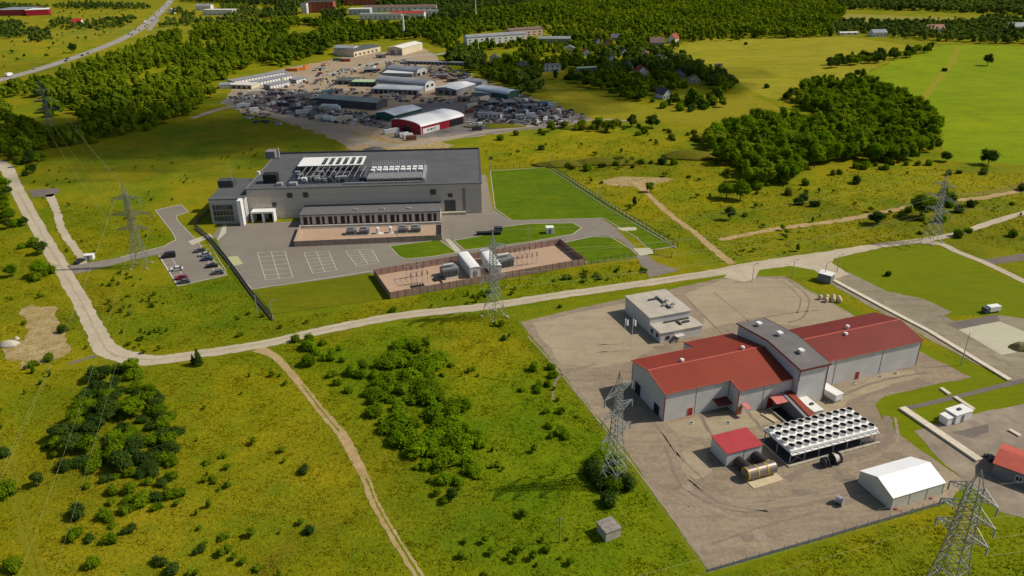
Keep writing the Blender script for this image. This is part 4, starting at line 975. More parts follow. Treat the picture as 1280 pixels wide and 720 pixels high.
for i, (c_, r_) in enumerate(((470,293),(486,292))):
    x, y = P(c_, r_)[:2]; r = empty('switch_cabinet', (x,y,0), aD, ['left','right'][i]+' of two small white cabinets with a rounded top between the transformers', 'cabinet', 'white cabinets between the transformers')
    b = MB(); b.extrude([(0,0),(0,2.1),(.3,2.6),(.9,2.6),(1.2,2.1),(1.2,0)], lambda a,z: (a,0,z+.1), lambda a,z: (a,1.6,z+.1)); b.build('body', M_white, r)
    b = MB(); b.box(-.4,3.2,-.5,2,.1,.2); b.build('slab', M_offwhite, r)

# ---------- open substation
S1, S2, S3, S4 = P(468,345)[:2], P(488,374)[:2], P(731,331)[:2], P(700,306)[:2]
sheet('gravel_bed', [S1, S2, S3, S4], 8, pink_gravel, 0, world=True)
screen('pinkish panel fence closing off the outdoor switchyard with the two white kiosks', [S1, S2, S3, S4], 2.6, mat('pink_mesh',(0.33,0.21,0.165),.8,vary=.15), 2.6, 'panel_fence', closed=True)
dS = (S3-S2)/np.linalg.norm(S3-S2); angS = math.atan2(dS[1], dS[0]); Sw = np.array([-dS[1], dS[0]])
locS, wS, aS = frame_of(S2, math.degrees(angS))
LS = np.linalg.norm(S3-S2)
def gantry(label, x0, n, d, h=5.2):
    r = empty('switchgear_frame', (*wS(x0, 8),0), aS, label, 'switchgear')
    for i in range(n):
        for y in (0, d):
            x = i*2.0
            b = MB(); b.bar((x,y,0),(x,y,h*.62),.09); b.build('leg', M_steel, r)
            b = MB(); b.tube((x,y,h*.62),(x,y,h*.9),.14,8,.1)
            for q in range(4): b.tube((x,y,h*.64+q*h*.065),(x,y,h*.66+q*h*.065),.24,8)
            b.build('insulator', mat('brown_ceramic',(0.16,0.09,0.06),.3), r)
    b = MB()
    for y in (0, d): b.bar((0,y,h*.92),((n-1)*2,y,h*.92),.06); b.bar((0,y,h*.62),((n-1)*2,y,h*.62),.07)
    for i in range(n): b.bar((i*2,0,h*.92),(i*2,d,h*.92),.05)
    b.build('busbar', M_steel, r)
gantry('steel switchgear frame with brown insulators at the left end of the switchyard', 9.5, 4, 6)
gantry('steel switchgear frame with brown insulators at the right end of the switchyard', 49.5, 5, 7)
x, y = wS(21.5, 9.5); transformer('large grey power transformer at the left of the switchyard', x, y, aS, s=1.45)
x, y = wS(42.5, 9.5); transformer('large dark power transformer with a black oil pan at the right of the switchyard', x, y, aS, s=1.55)
for i, xx in enumerate((17.8, 37.6)):
    b = MB(); b.box(0,4.2,0,2.6,.1,.5).mi(0).box(1.8,2.3,-3,0,.1,.3); o = b.build('oil_pan', M_black, loc=(*wS(xx,7.5),.05)); o.rotation_euler.z = aS; tag(o, ['black oil pan in front of the left transformer of the switchyard','black oil pan in front of the right transformer of the switchyard'][i], 'oil pan')
b = MB()
for k in range(5): b.box(k*1.0,k*1.0+.25,0,3.2,.1,.6)
b.box(0,4.3,0,.2,.1,.6); o = b.build('cable_trench', M_darkgrey, loc=(*wS(9.2,4.2),.05)); o.rotation_euler.z = aS; tag(o, 'dark barred trench cover at the left end of the switchyard', 'trench cover')
for i, (x0, lab) in enumerate(((30.0,'left of two long white metal switch kiosks inside the pink fence'),(39.6,'right of two long white metal switch kiosks inside the pink fence'))):
    pass
for i, (A1, B1) in enumerate((((588,348.5),(573,329)),((614,346),(600.5,325)))):
    a = P(*A1)[:2]; q = P(*B1)[:2]
    cen = (a+q)/2
    ang = math.atan2((a-q)[1], (a-q)[0]); Lk = np.linalg.norm(a-q)
    r = empty('switch_kiosk', (q[0],q[1],0), ang, ['left of two long white roofed metal kiosks inside the pink fence','right of two long white roofed metal kiosks inside the pink fence, behind the lattice mast'][i], 'kiosk')
    walls(Lk, 3.8, 3.9, .35, 'arch', 'x').build('wall', M_wallgrey, r); roof_slab(Lk, 3.8, 3.9, .35, 'arch', 'x', .15, .1).build('roof', M_white, r)
    opening(r, 'door', 'right', Lk, 3.8, 1.2, 2.6, .1, 2.6, M_midgrey)
# fences round the research hall
M_bars = mat('fence_bars', (0.045,0.045,0.05), .5)
screen('tall dark bar fence running from the office corner down past the car park', [P(*p) for p in ((243,284),(262,300),(283,325),(313,366),(340,399))], 2.2, M_bars, 3.0, 'bar_fence', bars=(.35,.035))
screen('dark bar fence along the far left corner of the office wing', [P(*p) for p in ((243,284),(270,258))], 2.2, M_bars, 3.0, 'bar_fence', bars=(.35,.035))
screen('dark bar fence along the long right edge of the big lawn', [P(*p) for p in ((612,212),(687,209),(760,258),(847,309))], 2.2, M_bars, 3.2, 'bar_fence', bars=(.4,.035))
screen('thin dark bar fence along the front of the small lawn by the gate', [P(*p) for p in ((731,331),(796,322))], 2.0, M_bars, 2.6, 'bar_fence', bars=(.5,.03))
duct('narrow pale kerb wall under the long fence beside the big lawn', [(687,212),(760,261),(846,311)], .35, .25, M_conc)
duct('dark concrete wall foot under the fence beside the car park', [(244,286),(263,302),(284,327),(314,368),(341,401)], .5, .5, mat('black_plinth',(0.06,0.06,0.065),.8))
screen('low wire fence along the left edge of the gravel yard', [P(*p) for p in ((648,402),(700,468),(770,560),(883,717))], 1.7, M_steel, 4.0, 'wire_fence', bars=(4.0,.008), capm=M_steel, pw=.03)
screen('low wire fence along the front edge of the gravel yard', [P(*p) for p in ((883,717),(1040,671),(1192,626))], 1.5, M_steel, 3.0, 'wire_fence', bars=(3.0,.012), capm=M_midgrey, pw=.035)
kerb([(884,714),(1040,669),(1190,625)], 'edge_kerb', .15, .5, False, M_darkgrey)
# gate at the road, booth things
r = empty('sliding_gate', (*P(818,318)[:2],0), R_(-30), 'dark sliding gate with posts at the access road beside the small lawn', 'gate')
b = MB()
for k in range(14): b.bar((k*.5,0,.1),(k*.5,0,1.9),.035)
b.bar((0,0,.2),(6.5,0,.2),.05); b.bar((0,0,1.8),(6.5,0,1.8),.05); b.build('leaf', M_bars, r)
for x in (-.2,6.8): b = MB(); b.box(x-.12,x+.12,-.12,.12,0,2.3); b.build('post', M_darkgrey, r)

# ================================================================== works yard and far buildings
def hall(label, A, B, D, h, kind, rise, wm, rm, axis='x', W=None, cat='warehouse', name='warehouse', over=.35, openings=(), group=None):
    a = P(*A, h)[:2]; b = P(*B, h)[:2]; L = np.linalg.norm(b-a); u = (b-a)/L; v = np.array([-u[1], u[0]])
    if W is None: W = float((P(*D, h)[:2]-a)@v)
    r = empty(name, (*a, 0), math.atan2(u[1], u[0]), label, cat, group)
    walls(L, W, h, rise, kind, axis).build('wall', wm, r)
    roof_slab(L, W, h, rise, kind, axis, over, .25).build('roof', rm, r)
    for (nm, side, f0, f1, z0, z1, m) in openings:
        T = L if side in ('front', 'back') else W
        opening(r, nm, side, L, W, T*f0, T*f1, z0, z1, m, .1, M_darkgrey if nm == 'window' else None)
    return r, L, W
def doors(side, n, z0, z1, m, f0=.04, f1=.96, fill=.6, nm='door'):
    st = (f1-f0)/n; return [(nm, side, f0+k*st, f0+k*st+st*fill, z0, z1, m) for k in range(n)]
w_grey = mat('shed_grey', (0.26,0.26,0.26), .6, vary=.15, scale=.2, dirt=.4); w_dark = mat('shed_dark', (0.07,0.075,0.085), .6, vary=.15, scale=.2)
w_cream = mat('render_cream', (0.60,0.52,0.36), .9, vary=.08, scale=.2, dirt=.2); w_white = mat('render_white', (0.66,0.65,0.62), .8, vary=.08, scale=.2, dirt=.3)
w_green = mat('sheet_green', (0.03,0.10,0.075), .5, vary=.12); w_crim = mat('sheet_crimson', (0.35,0.012,0.03), .45, vary=.12)
r_white = mat('roof_white', (0.78,0.78,0.77), .45, vary=.05, scale=.1, bands=('X',1.5,.93)); r_grey = mat('roof_sheet_grey', (0.25,0.265,0.285), .5, vary=.12, scale=.1, bands=('Y',1.5,.9))
r_brown = mat('roof_brown', (0.17,0.11,0.09), .8, vary=.2); r_green = mat('roof_pale_green', (0.36,0.50,0.28), .6, vary=.1); r_teal = mat('roof_moss_grey', (0.23,0.27,0.245), .7, vary=.15, bands=('Y',1.2,.9))
r_dark = mat('roof_dark', (0.09,0.09,0.095), .7, vary=.2); r_redt = mat('roof_red_tile', (0.32,0.05,0.035), .8, vary=.2, bands=('X',.4,.8)); brick = mat('brick_red', (0.34,0.10,0.055), .9, vary=.15, bands=('Z',2.9,.7))
r_, L, W = hall('crimson walled hall with a curved white roof at the front edge of the works yard', (526,158),(579.4,144.4),(497.5,148.8), 5.2,'arch',2.2,w_crim,r_white, openings=[('panel','front',.04,.42,.2,3.4,M_white),('window','front',.14,.18,1.5,2.5,M_glass),('window','front',.21,.25,1.5,2.5,M_glass),('window','front',.28,.32,1.5,2.5,M_glass),('panel','front',.66,.99,.0,4.2,M_dark),('door','left',.35,.6,0,3.8,M_dark)])
b = MB(); b.box(0,L,W*.71,W*.79,7.45,7.62); b.build('roof_strip', r_dark, r_)
for f in (-.003,): b = MB(); b.box(-.1,.2,-.12,.1,0,5); b.box(-.1,.2,W-.1,W+.12,0,5); b.build('corner_post', M_white, r_)
hall('dark green hall with a white gabled roof directly left of the crimson hall', (492.5,144.4),(526.9,135.6),(472.7,140), 4,'gable',1.5,w_green,r_white)
hall('long dark hall with a grey green roof and pale gable left of the green hall', (470,128.7),(484,124),(406,119.5), 5.2,'gable',1.6,w_dark,r_teal,'y', openings=doors('left',7,0,3.5,M_darkgrey))
hall('grey hall with a bright white gabled roof at the right of the works yard', (570.6,112.5),(594.4,105),(546,109.4), 4.4,'gable',1.3,w_grey,r_white, openings=doors('left',3,0,3.6,M_darkgrey))
hall('large arched grey hall with white end wall in the middle of the works yard', (531,107.5),(544,103.8),(481,99), 4.5,'arch',3.4,w_white,r_grey,'y', openings=[('window','front',.15,.35,3,4.6,M_dark),('window','front',.6,.8,3,4.6,M_dark)])
hall('low lean-to with pale sloping roof in front of the large arched hall', (522.5,113),(531,108.5),(473.8,106.3), 3.6,'mono',.5,w_grey,mat('roof_pale_blue',(0.50,0.52,0.53),.5,bands=('Y',1.4,.92)),'y', openings=doors('left',9,0,2.9,M_dark,nm='bay_door'))
hall('open fronted shed with a pale green roof left of the large arched hall', (475.6,103),(480,100.6),(444,100), 3.6,'mono',.3,w_green,r_green,'y', openings=doors('left',5,0,3,M_dark,nm='bay_door'))
hall('low flat grey store left of the pale green roofed shed', (444,101),(451,97),(424,97.5), 3.2,'flat',0,w_grey,r_dark,'y', openings=doors('left',3,0,2.6,M_dark))
hall('arched grey hall behind the scrap cars near the back of the works yard', (521,90),(534,86.5),(494,84), 3.8,'arch',2.6,w_white,r_grey,'y', openings=doors('front',2,0,2.5,M_dark))
hall('white roofed lean-to beside the rear arched grey hall', (515,92),(520,89.5),(490,86), 3.0,'mono',.4,w_grey,r_white,'y')
hall('tall cream hall with white roof at the back of the works yard', (502.5,60.6),(527.8,53.8),(487.5,58.8), 7,'gable',1.6,w_cream,mat('roof_cream',(0.72,0.68,0.58),.5), openings=doors('left',2,0,5,w_grey))
hall('long low cream building with a grey brown roof at the back of the works yard', (442,64.5),(475.6,57.5),(436,60), 5.5,'gable',1.4,w_cream,r_dark, openings=doors('front',6,1.2,2.8,M_glass,nm='window',fill=.35))
hall('white two storey house with a grey roof at the back left of the works yard', (441,60.5),(450,58),(425,57.5), 7,'gable',1.8,w_white,r_grey,'y', cat='house', name='house', openings=doors('front',2,4,5.6,M_glass,nm='window',fill=.4)+doors('left',3,4,5.6,M_glass,nm='window',fill=.4))
hall('dark green hall with a pale curved roof at the right rear of the works yard', (635,117.5),(648.6,114.5),(607.8,108), 3.8,'arch',1.8,w_green,mat('roof_ice',(0.58,0.64,0.68),.45,bands=('Y',1.4,.93)),'y')
hall('low moss green flat shed between the white roofed hall and the curved roof hall', (614,117),(622,113),(596,113), 2.6,'flat',0,w_grey,r_teal,'y')
hall('small arched grey shed behind the white roofed grey hall', (602,104),(609,101.5),(584,100.5), 3,'arch',1.6,w_grey,r_grey,'y')
hall('long white container office in the scrap area right of the crimson hall', (625.5,143),(628,141),(601,139), 3,'flat',0,w_white,M_midgrey,'y', name='container_office', cat='container', openings=doors('left',5,1,2,M_dark,nm='window',fill=.3))
hall('pale flat roofed store at the left entrance of the works yard', (314,106.8),(324,103.5),(291,104.5), 3,'flat',0,w_cream,M_offwhite,'y', openings=doors('left',4,0,2.3,w_dark))
hall('small white hut at the far left end of the works yard', (287,106),(291,103),(277,104), 3,'gable',1,w_white,r_grey,'y', cat='hut', name='hut')
for i, (A, B, n) in enumerate((((291,101.5),(359,89.5),16),((320,103.2),(367,93.5),12),((337,107),(363,101.8),7),((370,100),(383,96.8),4))):
    hall(['rearmost and longest row of grey garages with white doors, left in the works yard','second row of grey garages with white doors, middle length','third row of grey garages, a short one with white doors','short garage row with four white doors farthest right'][i], A, B, None, 3.0,'mono',.3,mat('garage_wall',(0.30,0.31,0.32),.8,vary=.1),mat('garage_roof',(0.24,0.25,0.27),.8,vary=.15),W=7.5, cat='garage row', name='garage_row', openings=doors('front',n,.05,2.5,M_white,fill=.66)+doors('left',1,.3,2.2,w_grey))
# retaining wall and pale wall in yard
hall('long pale wall like shed with openings behind the rear arched hall', (580,78.5),(582,77.5),(515,72.5), 2.6,'flat',0,w_grey,r_grey,'y', name='open_shed', cat='shed', openings=doors('left',14,.4,1.9,M_dark,nm='bay'))
# houses
def house(label, c, r, ang, L, W, h, rise, wm, rm, name='house', cat='house', wins=3, kind='gable', axis='y', chim=True, floors=1):
    x, y = P(c, r)[:2]; q = empty(name, (x, y, 0), R_(ang), label, cat)
    walls(L, W, h, rise, kind, axis).build('wall', wm, q); roof_slab(L, W, h, rise, kind, axis, .4, .2).build('roof', rm, q)
    for f in range(floors):
        for k in range(wins):
            opening(q, 'window', 'front', L, W, L*(k+.3)/wins, L*(k+.62)/wins, 1.0+f*2.9, 2.3+f*2.9, M_glass, .08)
            if k % 2 == 0: opening(q, 'window', 'right', L, W, W*(k+.3)/wins, W*(k+.62)/wins, 1.0+f*2.9, 2.3+f*2.9, M_glass, .08)
    if chim: b = MB(); b.box(L*.55,L*.55+.7,W*.6,W*.6+.7,h,h+rise+.9); b.build('chimney', brick, q)
    return q
house('white gabled house with grey roof lowest in the garden village', 829,124.5, 25, 7.5,11,3.4,4,w_white,r_dark)
house('white house with dark red roof amid dark trees of the garden village', 798,95, 20, 9,8,4,3.5,w_white,r_redt)
house('steep white gabled house left of the dark red roofed house', 781,87, 5, 8,8,2.5,5,w_white,r_dark)
house('white A-shaped gable house at the top left of the garden village', 743,58, 5, 9,9,2.5,6,w_white,r_dark)
house('small orange walled house right of the white A-shaped gable', 757,59, 10, 7,8,4,3,mat('orange_render',(0.5,0.2,0.06),.9),r_dark)
house('dark roofed house behind the orange walled house', 764,51, 5, 13,9,3.5,3.5,w_grey,r_dark, axis='x')
house('brown hip roofed house left of the red roofed house', 813,58, 0, 15,11,4,5,w_grey,r_brown, axis='x')
house('white gabled house with bright red roof at the right end of the village', 834,54, -30, 9,14,5,5,w_white,r_redt)
house('white two storey flat roofed house beside the lane right of the works yard', 681,90, 0, 14,9,6,.6,w_white,r_dark, floors=2, kind='flat')
house('low pale green roofed shed right of the white two storey house', 722,90, 5, 18,7,3,.5,w_grey,r_green, kind='mono', chim=False, name='shed', cat='shed')
house('long grey roofed block in the trees above the white two storey house', 673,54, -8, 36,12,5,2,w_grey,r_teal, axis='x', chim=False, name='long_block', cat='building', wins=6)
house('pinkish cream long apartment block with sunlit end above the grey roofed block', 637,47, 28, 46,12,8,2,mat('render_pink',(0.58,0.42,0.33),.9),r_brown, axis='x', name='apartment_block', cat='building', wins=6, floors=2)
house('row of pale apartment buildings with grey roofs left of the pinkish block', 584,56, 24, 74,12,8,2,w_white,r_grey, axis='x', name='apartment_block', cat='building', wins=10, floors=2)
house('tiny grey hut alone on the golden field', 895,84, 8, 6,4,2.5,.3,w_grey,r_dark, kind='flat', chim=False, name='hut', cat='hut', wins=1)
house('grey roofed farmhouse at the edge of the golden field', 1091,46, 5, 17,11,4.5,3,w_white,r_grey, axis='x', wins=4)
house('house with dull pink roof among trees above the bright green field', 1160,40, 0, 20,11,4,4,w_white,mat('roof_pink',(0.36,0.17,0.14),.8), axis='x')
house('pale farm outbuilding beside the lane left of the grey roofed farmhouse', 1050,44, 3, 22,7,2.5,1,w_white,M_offwhite, axis='x', chim=False, name='farm_shed', cat='shed')
house('grey roofed house far right among the trees', 1262,38, 0, 22,12,4.5,4,w_white,r_grey, axis='x')
house('large grey and red warehouse at the top left corner', -8,20, 3, 52,60,9,1,mat('ware_red',(0.34,0.03,0.04),.6),r_grey, kind='flat', chim=False, name='warehouse', cat='warehouse', wins=6)
house('bright red warehouse wing with white roof right of the grey warehouse', 33,20, 24, 34,36,9,.5,w_crim,r_white, kind='flat', chim=False, name='warehouse', cat='warehouse', wins=4)
house('small house with red tiled roof in the trees near the highway', 90,32, 0, 13,11,4,5,w_white,mat('roof_vivid_red',(0.5,0.03,0.03),.7), axis='x')
house('long white industrial building at the top left beyond the highway', 254,19, -6, 50,20,8,.5,w_white,M_offwhite, kind='flat', chim=False, name='warehouse', cat='warehouse', wins=6)
house('small white building with grey roof behind the long white building', 245,13, 0, 26,16,7,3,w_white,r_grey, axis='x')
house('white barn alone beside the highway trees', 211,17, 0, 9,8,6,2,w_white,r_white, chim=False, name='barn', cat='barn', wins=1)
house('red brick apartment block at the top of the picture', 384,16, 0, 44,20,17,.5,brick,r_dark, kind='flat', name='apartment_block', cat='building', wins=6, floors=5)
house('white stair tower building left of the red brick apartment block', 377,17, 0, 9,16,16,.5,w_white,r_dark, kind='flat', name='apartment_block', cat='building', wins=2, floors=4, chim=False)
house('second red brick block farther right at the top of the picture', 430,7, 0, 60,20,16,.5,brick,r_dark, kind='flat', name='apartment_block', cat='building', wins=7, floors=5)
house('pale blue grey school building with white end, top centre left', 436,19, 0, 34,24,9,.5,mat('render_blue',(0.42,0.48,0.5),.9),M_offwhite, kind='flat', name='school_building', cat='building', wins=5, floors=2, chim=False)
house('long light grey flat building below the row of white gables', 449,25, -3, 64,20,8,.5,w_white,r_grey, kind='flat', name='long_block', cat='building', wins=9, floors=2, chim=False)
house('long low white row of houses at the top centre', 455,15, 0, 120,14,7,3,w_white,r_brown, axis='x', name='row_house', cat='building', wins=12, floors=2)
house('reddish roofed white building right of the long grey flat building', 489,24, -5, 50,16,8,3,w_white,r_redt, axis='x', name='long_block', cat='building', wins=7, floors=2)
house('white gabled block with high right tower at the top centre', 515,22, -4, 40,14,10,1,w_white,r_grey, kind='flat', name='apartment_block', cat='building', wins=5, floors=3)
b = MB(); b.tube((0,0,0),(0,0,24),1.5,12,1.1); o = b.build('water_tower', M_white, loc=(*P(505,45)[:2],0)); tag(o, 'thin white chimney rising from the wood behind the cream hall', 'chimney')
b = MB(); b.tube((0,0,0),(0,0,30),.8,10,.5); o = b.build('mast', M_white, loc=(*P(595,25)[:2],0)); tag(o, 'slender white mast in the wood near the top centre', 'mast')


for i, (c_, r_, an_, L_2, W_2, cl_) in enumerate(((415,118,24,9,5,'grey'),(352,126,20,10,5,'dark'),(330,127,15,8,5,'grey'),(388,128,22,9,6,'rust'),(440,133,20,7,4,'grey'),(545,98,10,10,6,'grey'),(560,103,15,8,6,'dark'),(575,128,25,8,5,'rust'),(630,133,5,9,6,'dark'),(655,137,8,10,6,'grey'),(612,133,20,7,5,'dark'),(478,92,5,10,6,'grey'),(455,91,10,12,7,'dark'),(470,73,8,10,6,'grey'),(395,89,20,9,6,'cream'))):
    x, y = P(c_, r_)[:2]; q = empty('store_shed', (x,y,0), R_(an_), 'small %s store shed in the works yard, %s' % (cl_, ['beside the blue container','in the middle of the left scrap rows','in the left scrap rows near the lane','between left scrap rows and long dark hall','in front of the long dark hall','behind the white end wall hall','behind the white roofed grey hall','right of the crimson hall roof end','at the top of the scrap field','in the centre of the scrap field','at the left of the scrap field','left of the rear arched hall','before the pale lane centre','near the long cream building','beside the orange containers'][i]), 'shed')
    m_ = {'grey':w_grey,'dark':w_dark,'rust':mat('rusty_sheet',(.2,.1,.06),.8,vary=.3),'cream':w_cream}[cl_]
    walls(L_2, W_2, 2.7, .7, 'gable', 'x').build('wall', m_, q); roof_slab(L_2, W_2, 2.7, .7, 'gable', 'x', .25, .12).build('roof', random.choice([r_dark, r_grey, r_brown, r_teal]), q); opening(q, 'door', 'front', L_2, W_2, L_2*.3, L_2*.3+2.2, .05, 2.2, M_dark)
for (c_, r_, an_, L_2, W_2, h_2, rs2, wm_, rm_, lb_) in ((776,70,10,8,8,3,4,w_white,r_dark,'white gable house between the A-shaped gable and the garden lane'),(800,72,-10,9,8,3,3.5,w_cream,r_brown,'cream house with brown roof above the dark red roofed house'),(822,78,20,8,7,3,3.5,w_white,r_grey,'white house with grey roof right of the village centre'),(845,98,15,9,7,3,3,w_grey,r_dark,'grey cottage beside the dark trees right of the village'),(860,104,-5,10,7,3,3,w_cream,r_brown,'cream cottage near the right tip of the village trees'),(728,70,5,9,8,3,4,w_white,r_redt,'white cottage with red roof left of the A-shaped gable'),(705,66,-5,12,8,4,3,w_cream,r_grey,'cream house below the grey roofed block'),(760,78,0,8,8,3,4,w_white,r_dark,'small white cottage left of the steep gabled house'),(612,78,0,10,8,4,3,w_white,r_dark,'white cottage in the trees right of the works yard'),(648,87,8,10,8,4,3,w_grey,r_dark,'grey cottage left of the white two storey house')):
    house(lb_, c_, r_, an_, L_2, W_2, h_2, rs2, wm_, rm_)

# ================================================================== vehicles and containers
def car_proto(kind, colr):
    r = empty(kind, (0,0,0)); m = mat('car_paint_'+colr[0], colr[1], .3, .1, vary=.04, spec=.5)
    L, Wc, H = {'parked_car': (4.4,1.8,1.45), 'van': (5.2,2.0,2.2), 'truck': (8.5,2.5,3.2)}[kind]
    z0 = .28; b = MB()
    if kind == 'parked_car': prof = [(-L/2,z0),(-L/2,.75),(-L/2+.15,.92),(-L*.2,.98),(L/2-.2,.95),(L/2,.8),(L/2,z0)]; cab = [(-L*.25,.96),(-L*.08,H),(L*.26,H),(L*.42,.96)]
    elif kind == 'van': prof = [(-L/2,z0),(-L/2,.9),(-L*.36,1.15),(-L*.22,H-.05),(L/2-.1,H),(L/2,z0)]; cab = None
    else: prof = [(-L/2,.45),(-L/2,2.5),(-L/2+.2,2.7),(-L/2+2,2.7),(-L/2+2,.45)]; cab = None
    b.loft([[(a,-Wc/2+.06,z) for a,z in prof],[(a,-Wc/2,z) for a,z in prof],[(a,Wc/2,z) for a,z in prof],[(a,Wc/2-.06,z) for a,z in prof]]); b.build('body', m, r)
    if cab:
        b = MB(); b.loft([[(a,-Wc/2+.12,z) for a,z in cab],[(a,Wc/2-.12,z) for a,z in cab]]); b.build('windows', M_glass, r)
        b = MB(); b.box(-L*.07,L*.25,-Wc/2+.14,Wc/2-.14,H+.003,H+.04); b.build('roof', m, r)
    if kind == 'van':
        b = MB(); b.face([(-L*.355,-.85,1.19),(-L*.355,.85,1.19),(-L*.235,.85,H-.18),(-L*.235,-.85,H-.18)][::-1]); b.box(-L*.2,-L*.02,-Wc/2-.01,Wc/2+.01,1.25,1.85); b.build('windows', M_glass, r)
    if kind == 'truck':
        b = MB(); b.cbox(-L/2+2.2,L/2,-Wc/2,Wc/2,.8,H,.08); b.build('cargo_box', M_white, r)
        b = MB(); b.box(-L/2-.01,-L/2+.8,-Wc/2-.01,Wc/2+.01,1.5,2.3); b.build('windows', M_glass, r)
    for x in (-L*.31, L*.31):
        for y in (-Wc/2+.1, Wc/2-.1): b = MB(); rr = .33 if kind != 'truck' else .5; b.tube((x,y-.12,rr),(x,y+.12,rr),rr,12); b.build('wheel', M_black, r)
    return r
CARS = {}
def put(kind, colr, x, y, rz, label, group=None, z=.0, cat=None):
    k = (kind, colr[0])
    if k not in CARS:
        CARS[k] = car_proto(kind, colr); r = CARS[k]; r.location = (x,y,z); r.rotation_euler.z = rz; tag(r, label, cat or {'parked_car':'car','van':'van','truck':'truck'}[kind], group); return r
    r = copy_tree(CARS[k], (x,y,z), rz, label, cat or {'parked_car':'car','van':'van','truck':'truck'}[kind], group); return r
CC = {'white':(.72,.72,.7),'black':(.02,.02,.025),'grey':(.12,.125,.13),'silver':(.42,.43,.45),'red':(.36,.015,.03),'blue':(.03,.06,.16),'orange':(.6,.18,.02),'yellow':(.6,.45,.03),'green':(.04,.14,.07)}
C_ = lambda n: (n, CC[n])
for (c, r, k, cl, lab) in ((211,322,'van','black','black van alone at the upper left of the car park'),(221,338,'parked_car','white','white car in the left row of the car park'),(227,349,'parked_car','red','crimson car in the left row of the car park'),(230,354,'parked_car','grey','grey car parked nearest the lawn beside the crimson car'),
  (250,315,'parked_car','grey','dark grey car at the top of the right row of the car park'),(256,320,'parked_car','silver','silver car second from the top of the right row by the fence'),(259,325.5,'parked_car','blue','dark blue car in the middle of the right row by the fence'),(265,334,'parked_car','black','black car second from the bottom of the right row by the fence'),(272,342.5,'parked_car','grey','dark grey car at the bottom of the right row by the fence')):
    x, y = P(c, r)[:2]; put(k, C_(cl), x, y, R_(16+random.uniform(-2,2)), lab, 'cars in the fenced car park', .07)
x, y = P(109,326)[:2]; r = box_unit('field_box', 'small white box hut at the foot of the narrow gravel spur', 'hut', (x-1,y), R_(10), 3.2, 2.2, 2.0, M_white)
x, y = P(104.5,327)[:2]; put('parked_car', C_('black'), x-1, y-1, R_(80), 'black car standing left of the small white box hut on the gravel spur')
x, y = P(1238,390)[:2]; put('truck', C_('grey'), x, y, R_(14), 'grey and silver truck on the grass beside the dark asphalt spur at the right', cat='truck').scale = (.66,.8,.7)
o = MB(); o.cbox(-5,5,-.9,.9,.4,1.3,.1); o = o.build('flatbed_trailer', M_black, loc=(*P(611,293.5)[:2],.06)); o.rotation_euler.z = R_(3); tag(o, 'long black low trailer at the edge of the lawn island near the mast', 'trailer')
o = MB(); o.cbox(-1.8,1.8,-1,1,.3,1.8,.15); o = o.build('dark_machine', M_darkgrey, loc=(*P(623,288.5)[:2],.06)); tag(o, 'short dark machine just behind the long black low trailer', 'machine')
# highway traffic
hcn = np.array(hc); seg = np.linalg.norm(np.diff(hcn, axis=0), axis=1); cum = np.concatenate([[0], np.cumsum(seg)])
def on_hw(col_):
    best = min(range(len(hcn)-1), key=lambda i: abs(unproj([*hcn[i],0])[0]-col_)); d = hcn[best+1]-hcn[best]; return hcn[best], d/np.linalg.norm(d)
hwcars = [(18,'truck','white',1),(48,'parked_car','silver',1),(80,'parked_car','black',-1),(90,'parked_car','grey',1),(99,'parked_car','black',-1),(107,'parked_car','grey',-1),(162,'parked_car','black',-1),(165,'parked_car','blue',1),(170,'parked_car','grey',-1),(174,'parked_car','black',1),(178,'parked_car','red',-1),(182,'truck','grey',-1),(184,'truck','silver',1),(187,'parked_car','black',-1),(190,'parked_car','white',1),(193,'parked_car','grey',-1),(196,'parked_car','black',1),(199,'van','white',-1),(202,'parked_car','black',1),(205,'parked_car','white',-1),(208,'parked_car','grey',1),(210,'truck','white',-1)]
for i, (c, k, cl, side) in enumerate(hwcars):
    p, d = on_hw(c); n = np.array([-d[1], d[0]])*(3.2*side); 
    where = 'farthest left on the highway' if c < 30 else ('on the left stretch of the highway' if c < 120 else ('in the middle of the highway' if c < 188 else 'far along the highway'))
    kn = {'truck':'truck','parked_car':'car','van':'van'}[k]
    order = sum(1 for cc in hwcars if cc[0] < c and cc[1] == k and cc[2] == cl)
    put(k, C_(cl), p[0]+n[0], p[1]+n[1], math.atan2(d[1], d[0])+(math.pi if side > 0 else 0), '%s %s %s%s' % (cl, kn, where, ', '+['first','second','third','fourth','fifth','sixth','seventh','eighth'][order]+' '+cl+' '+kn+' from the left'), 'traffic on the highway', .08)
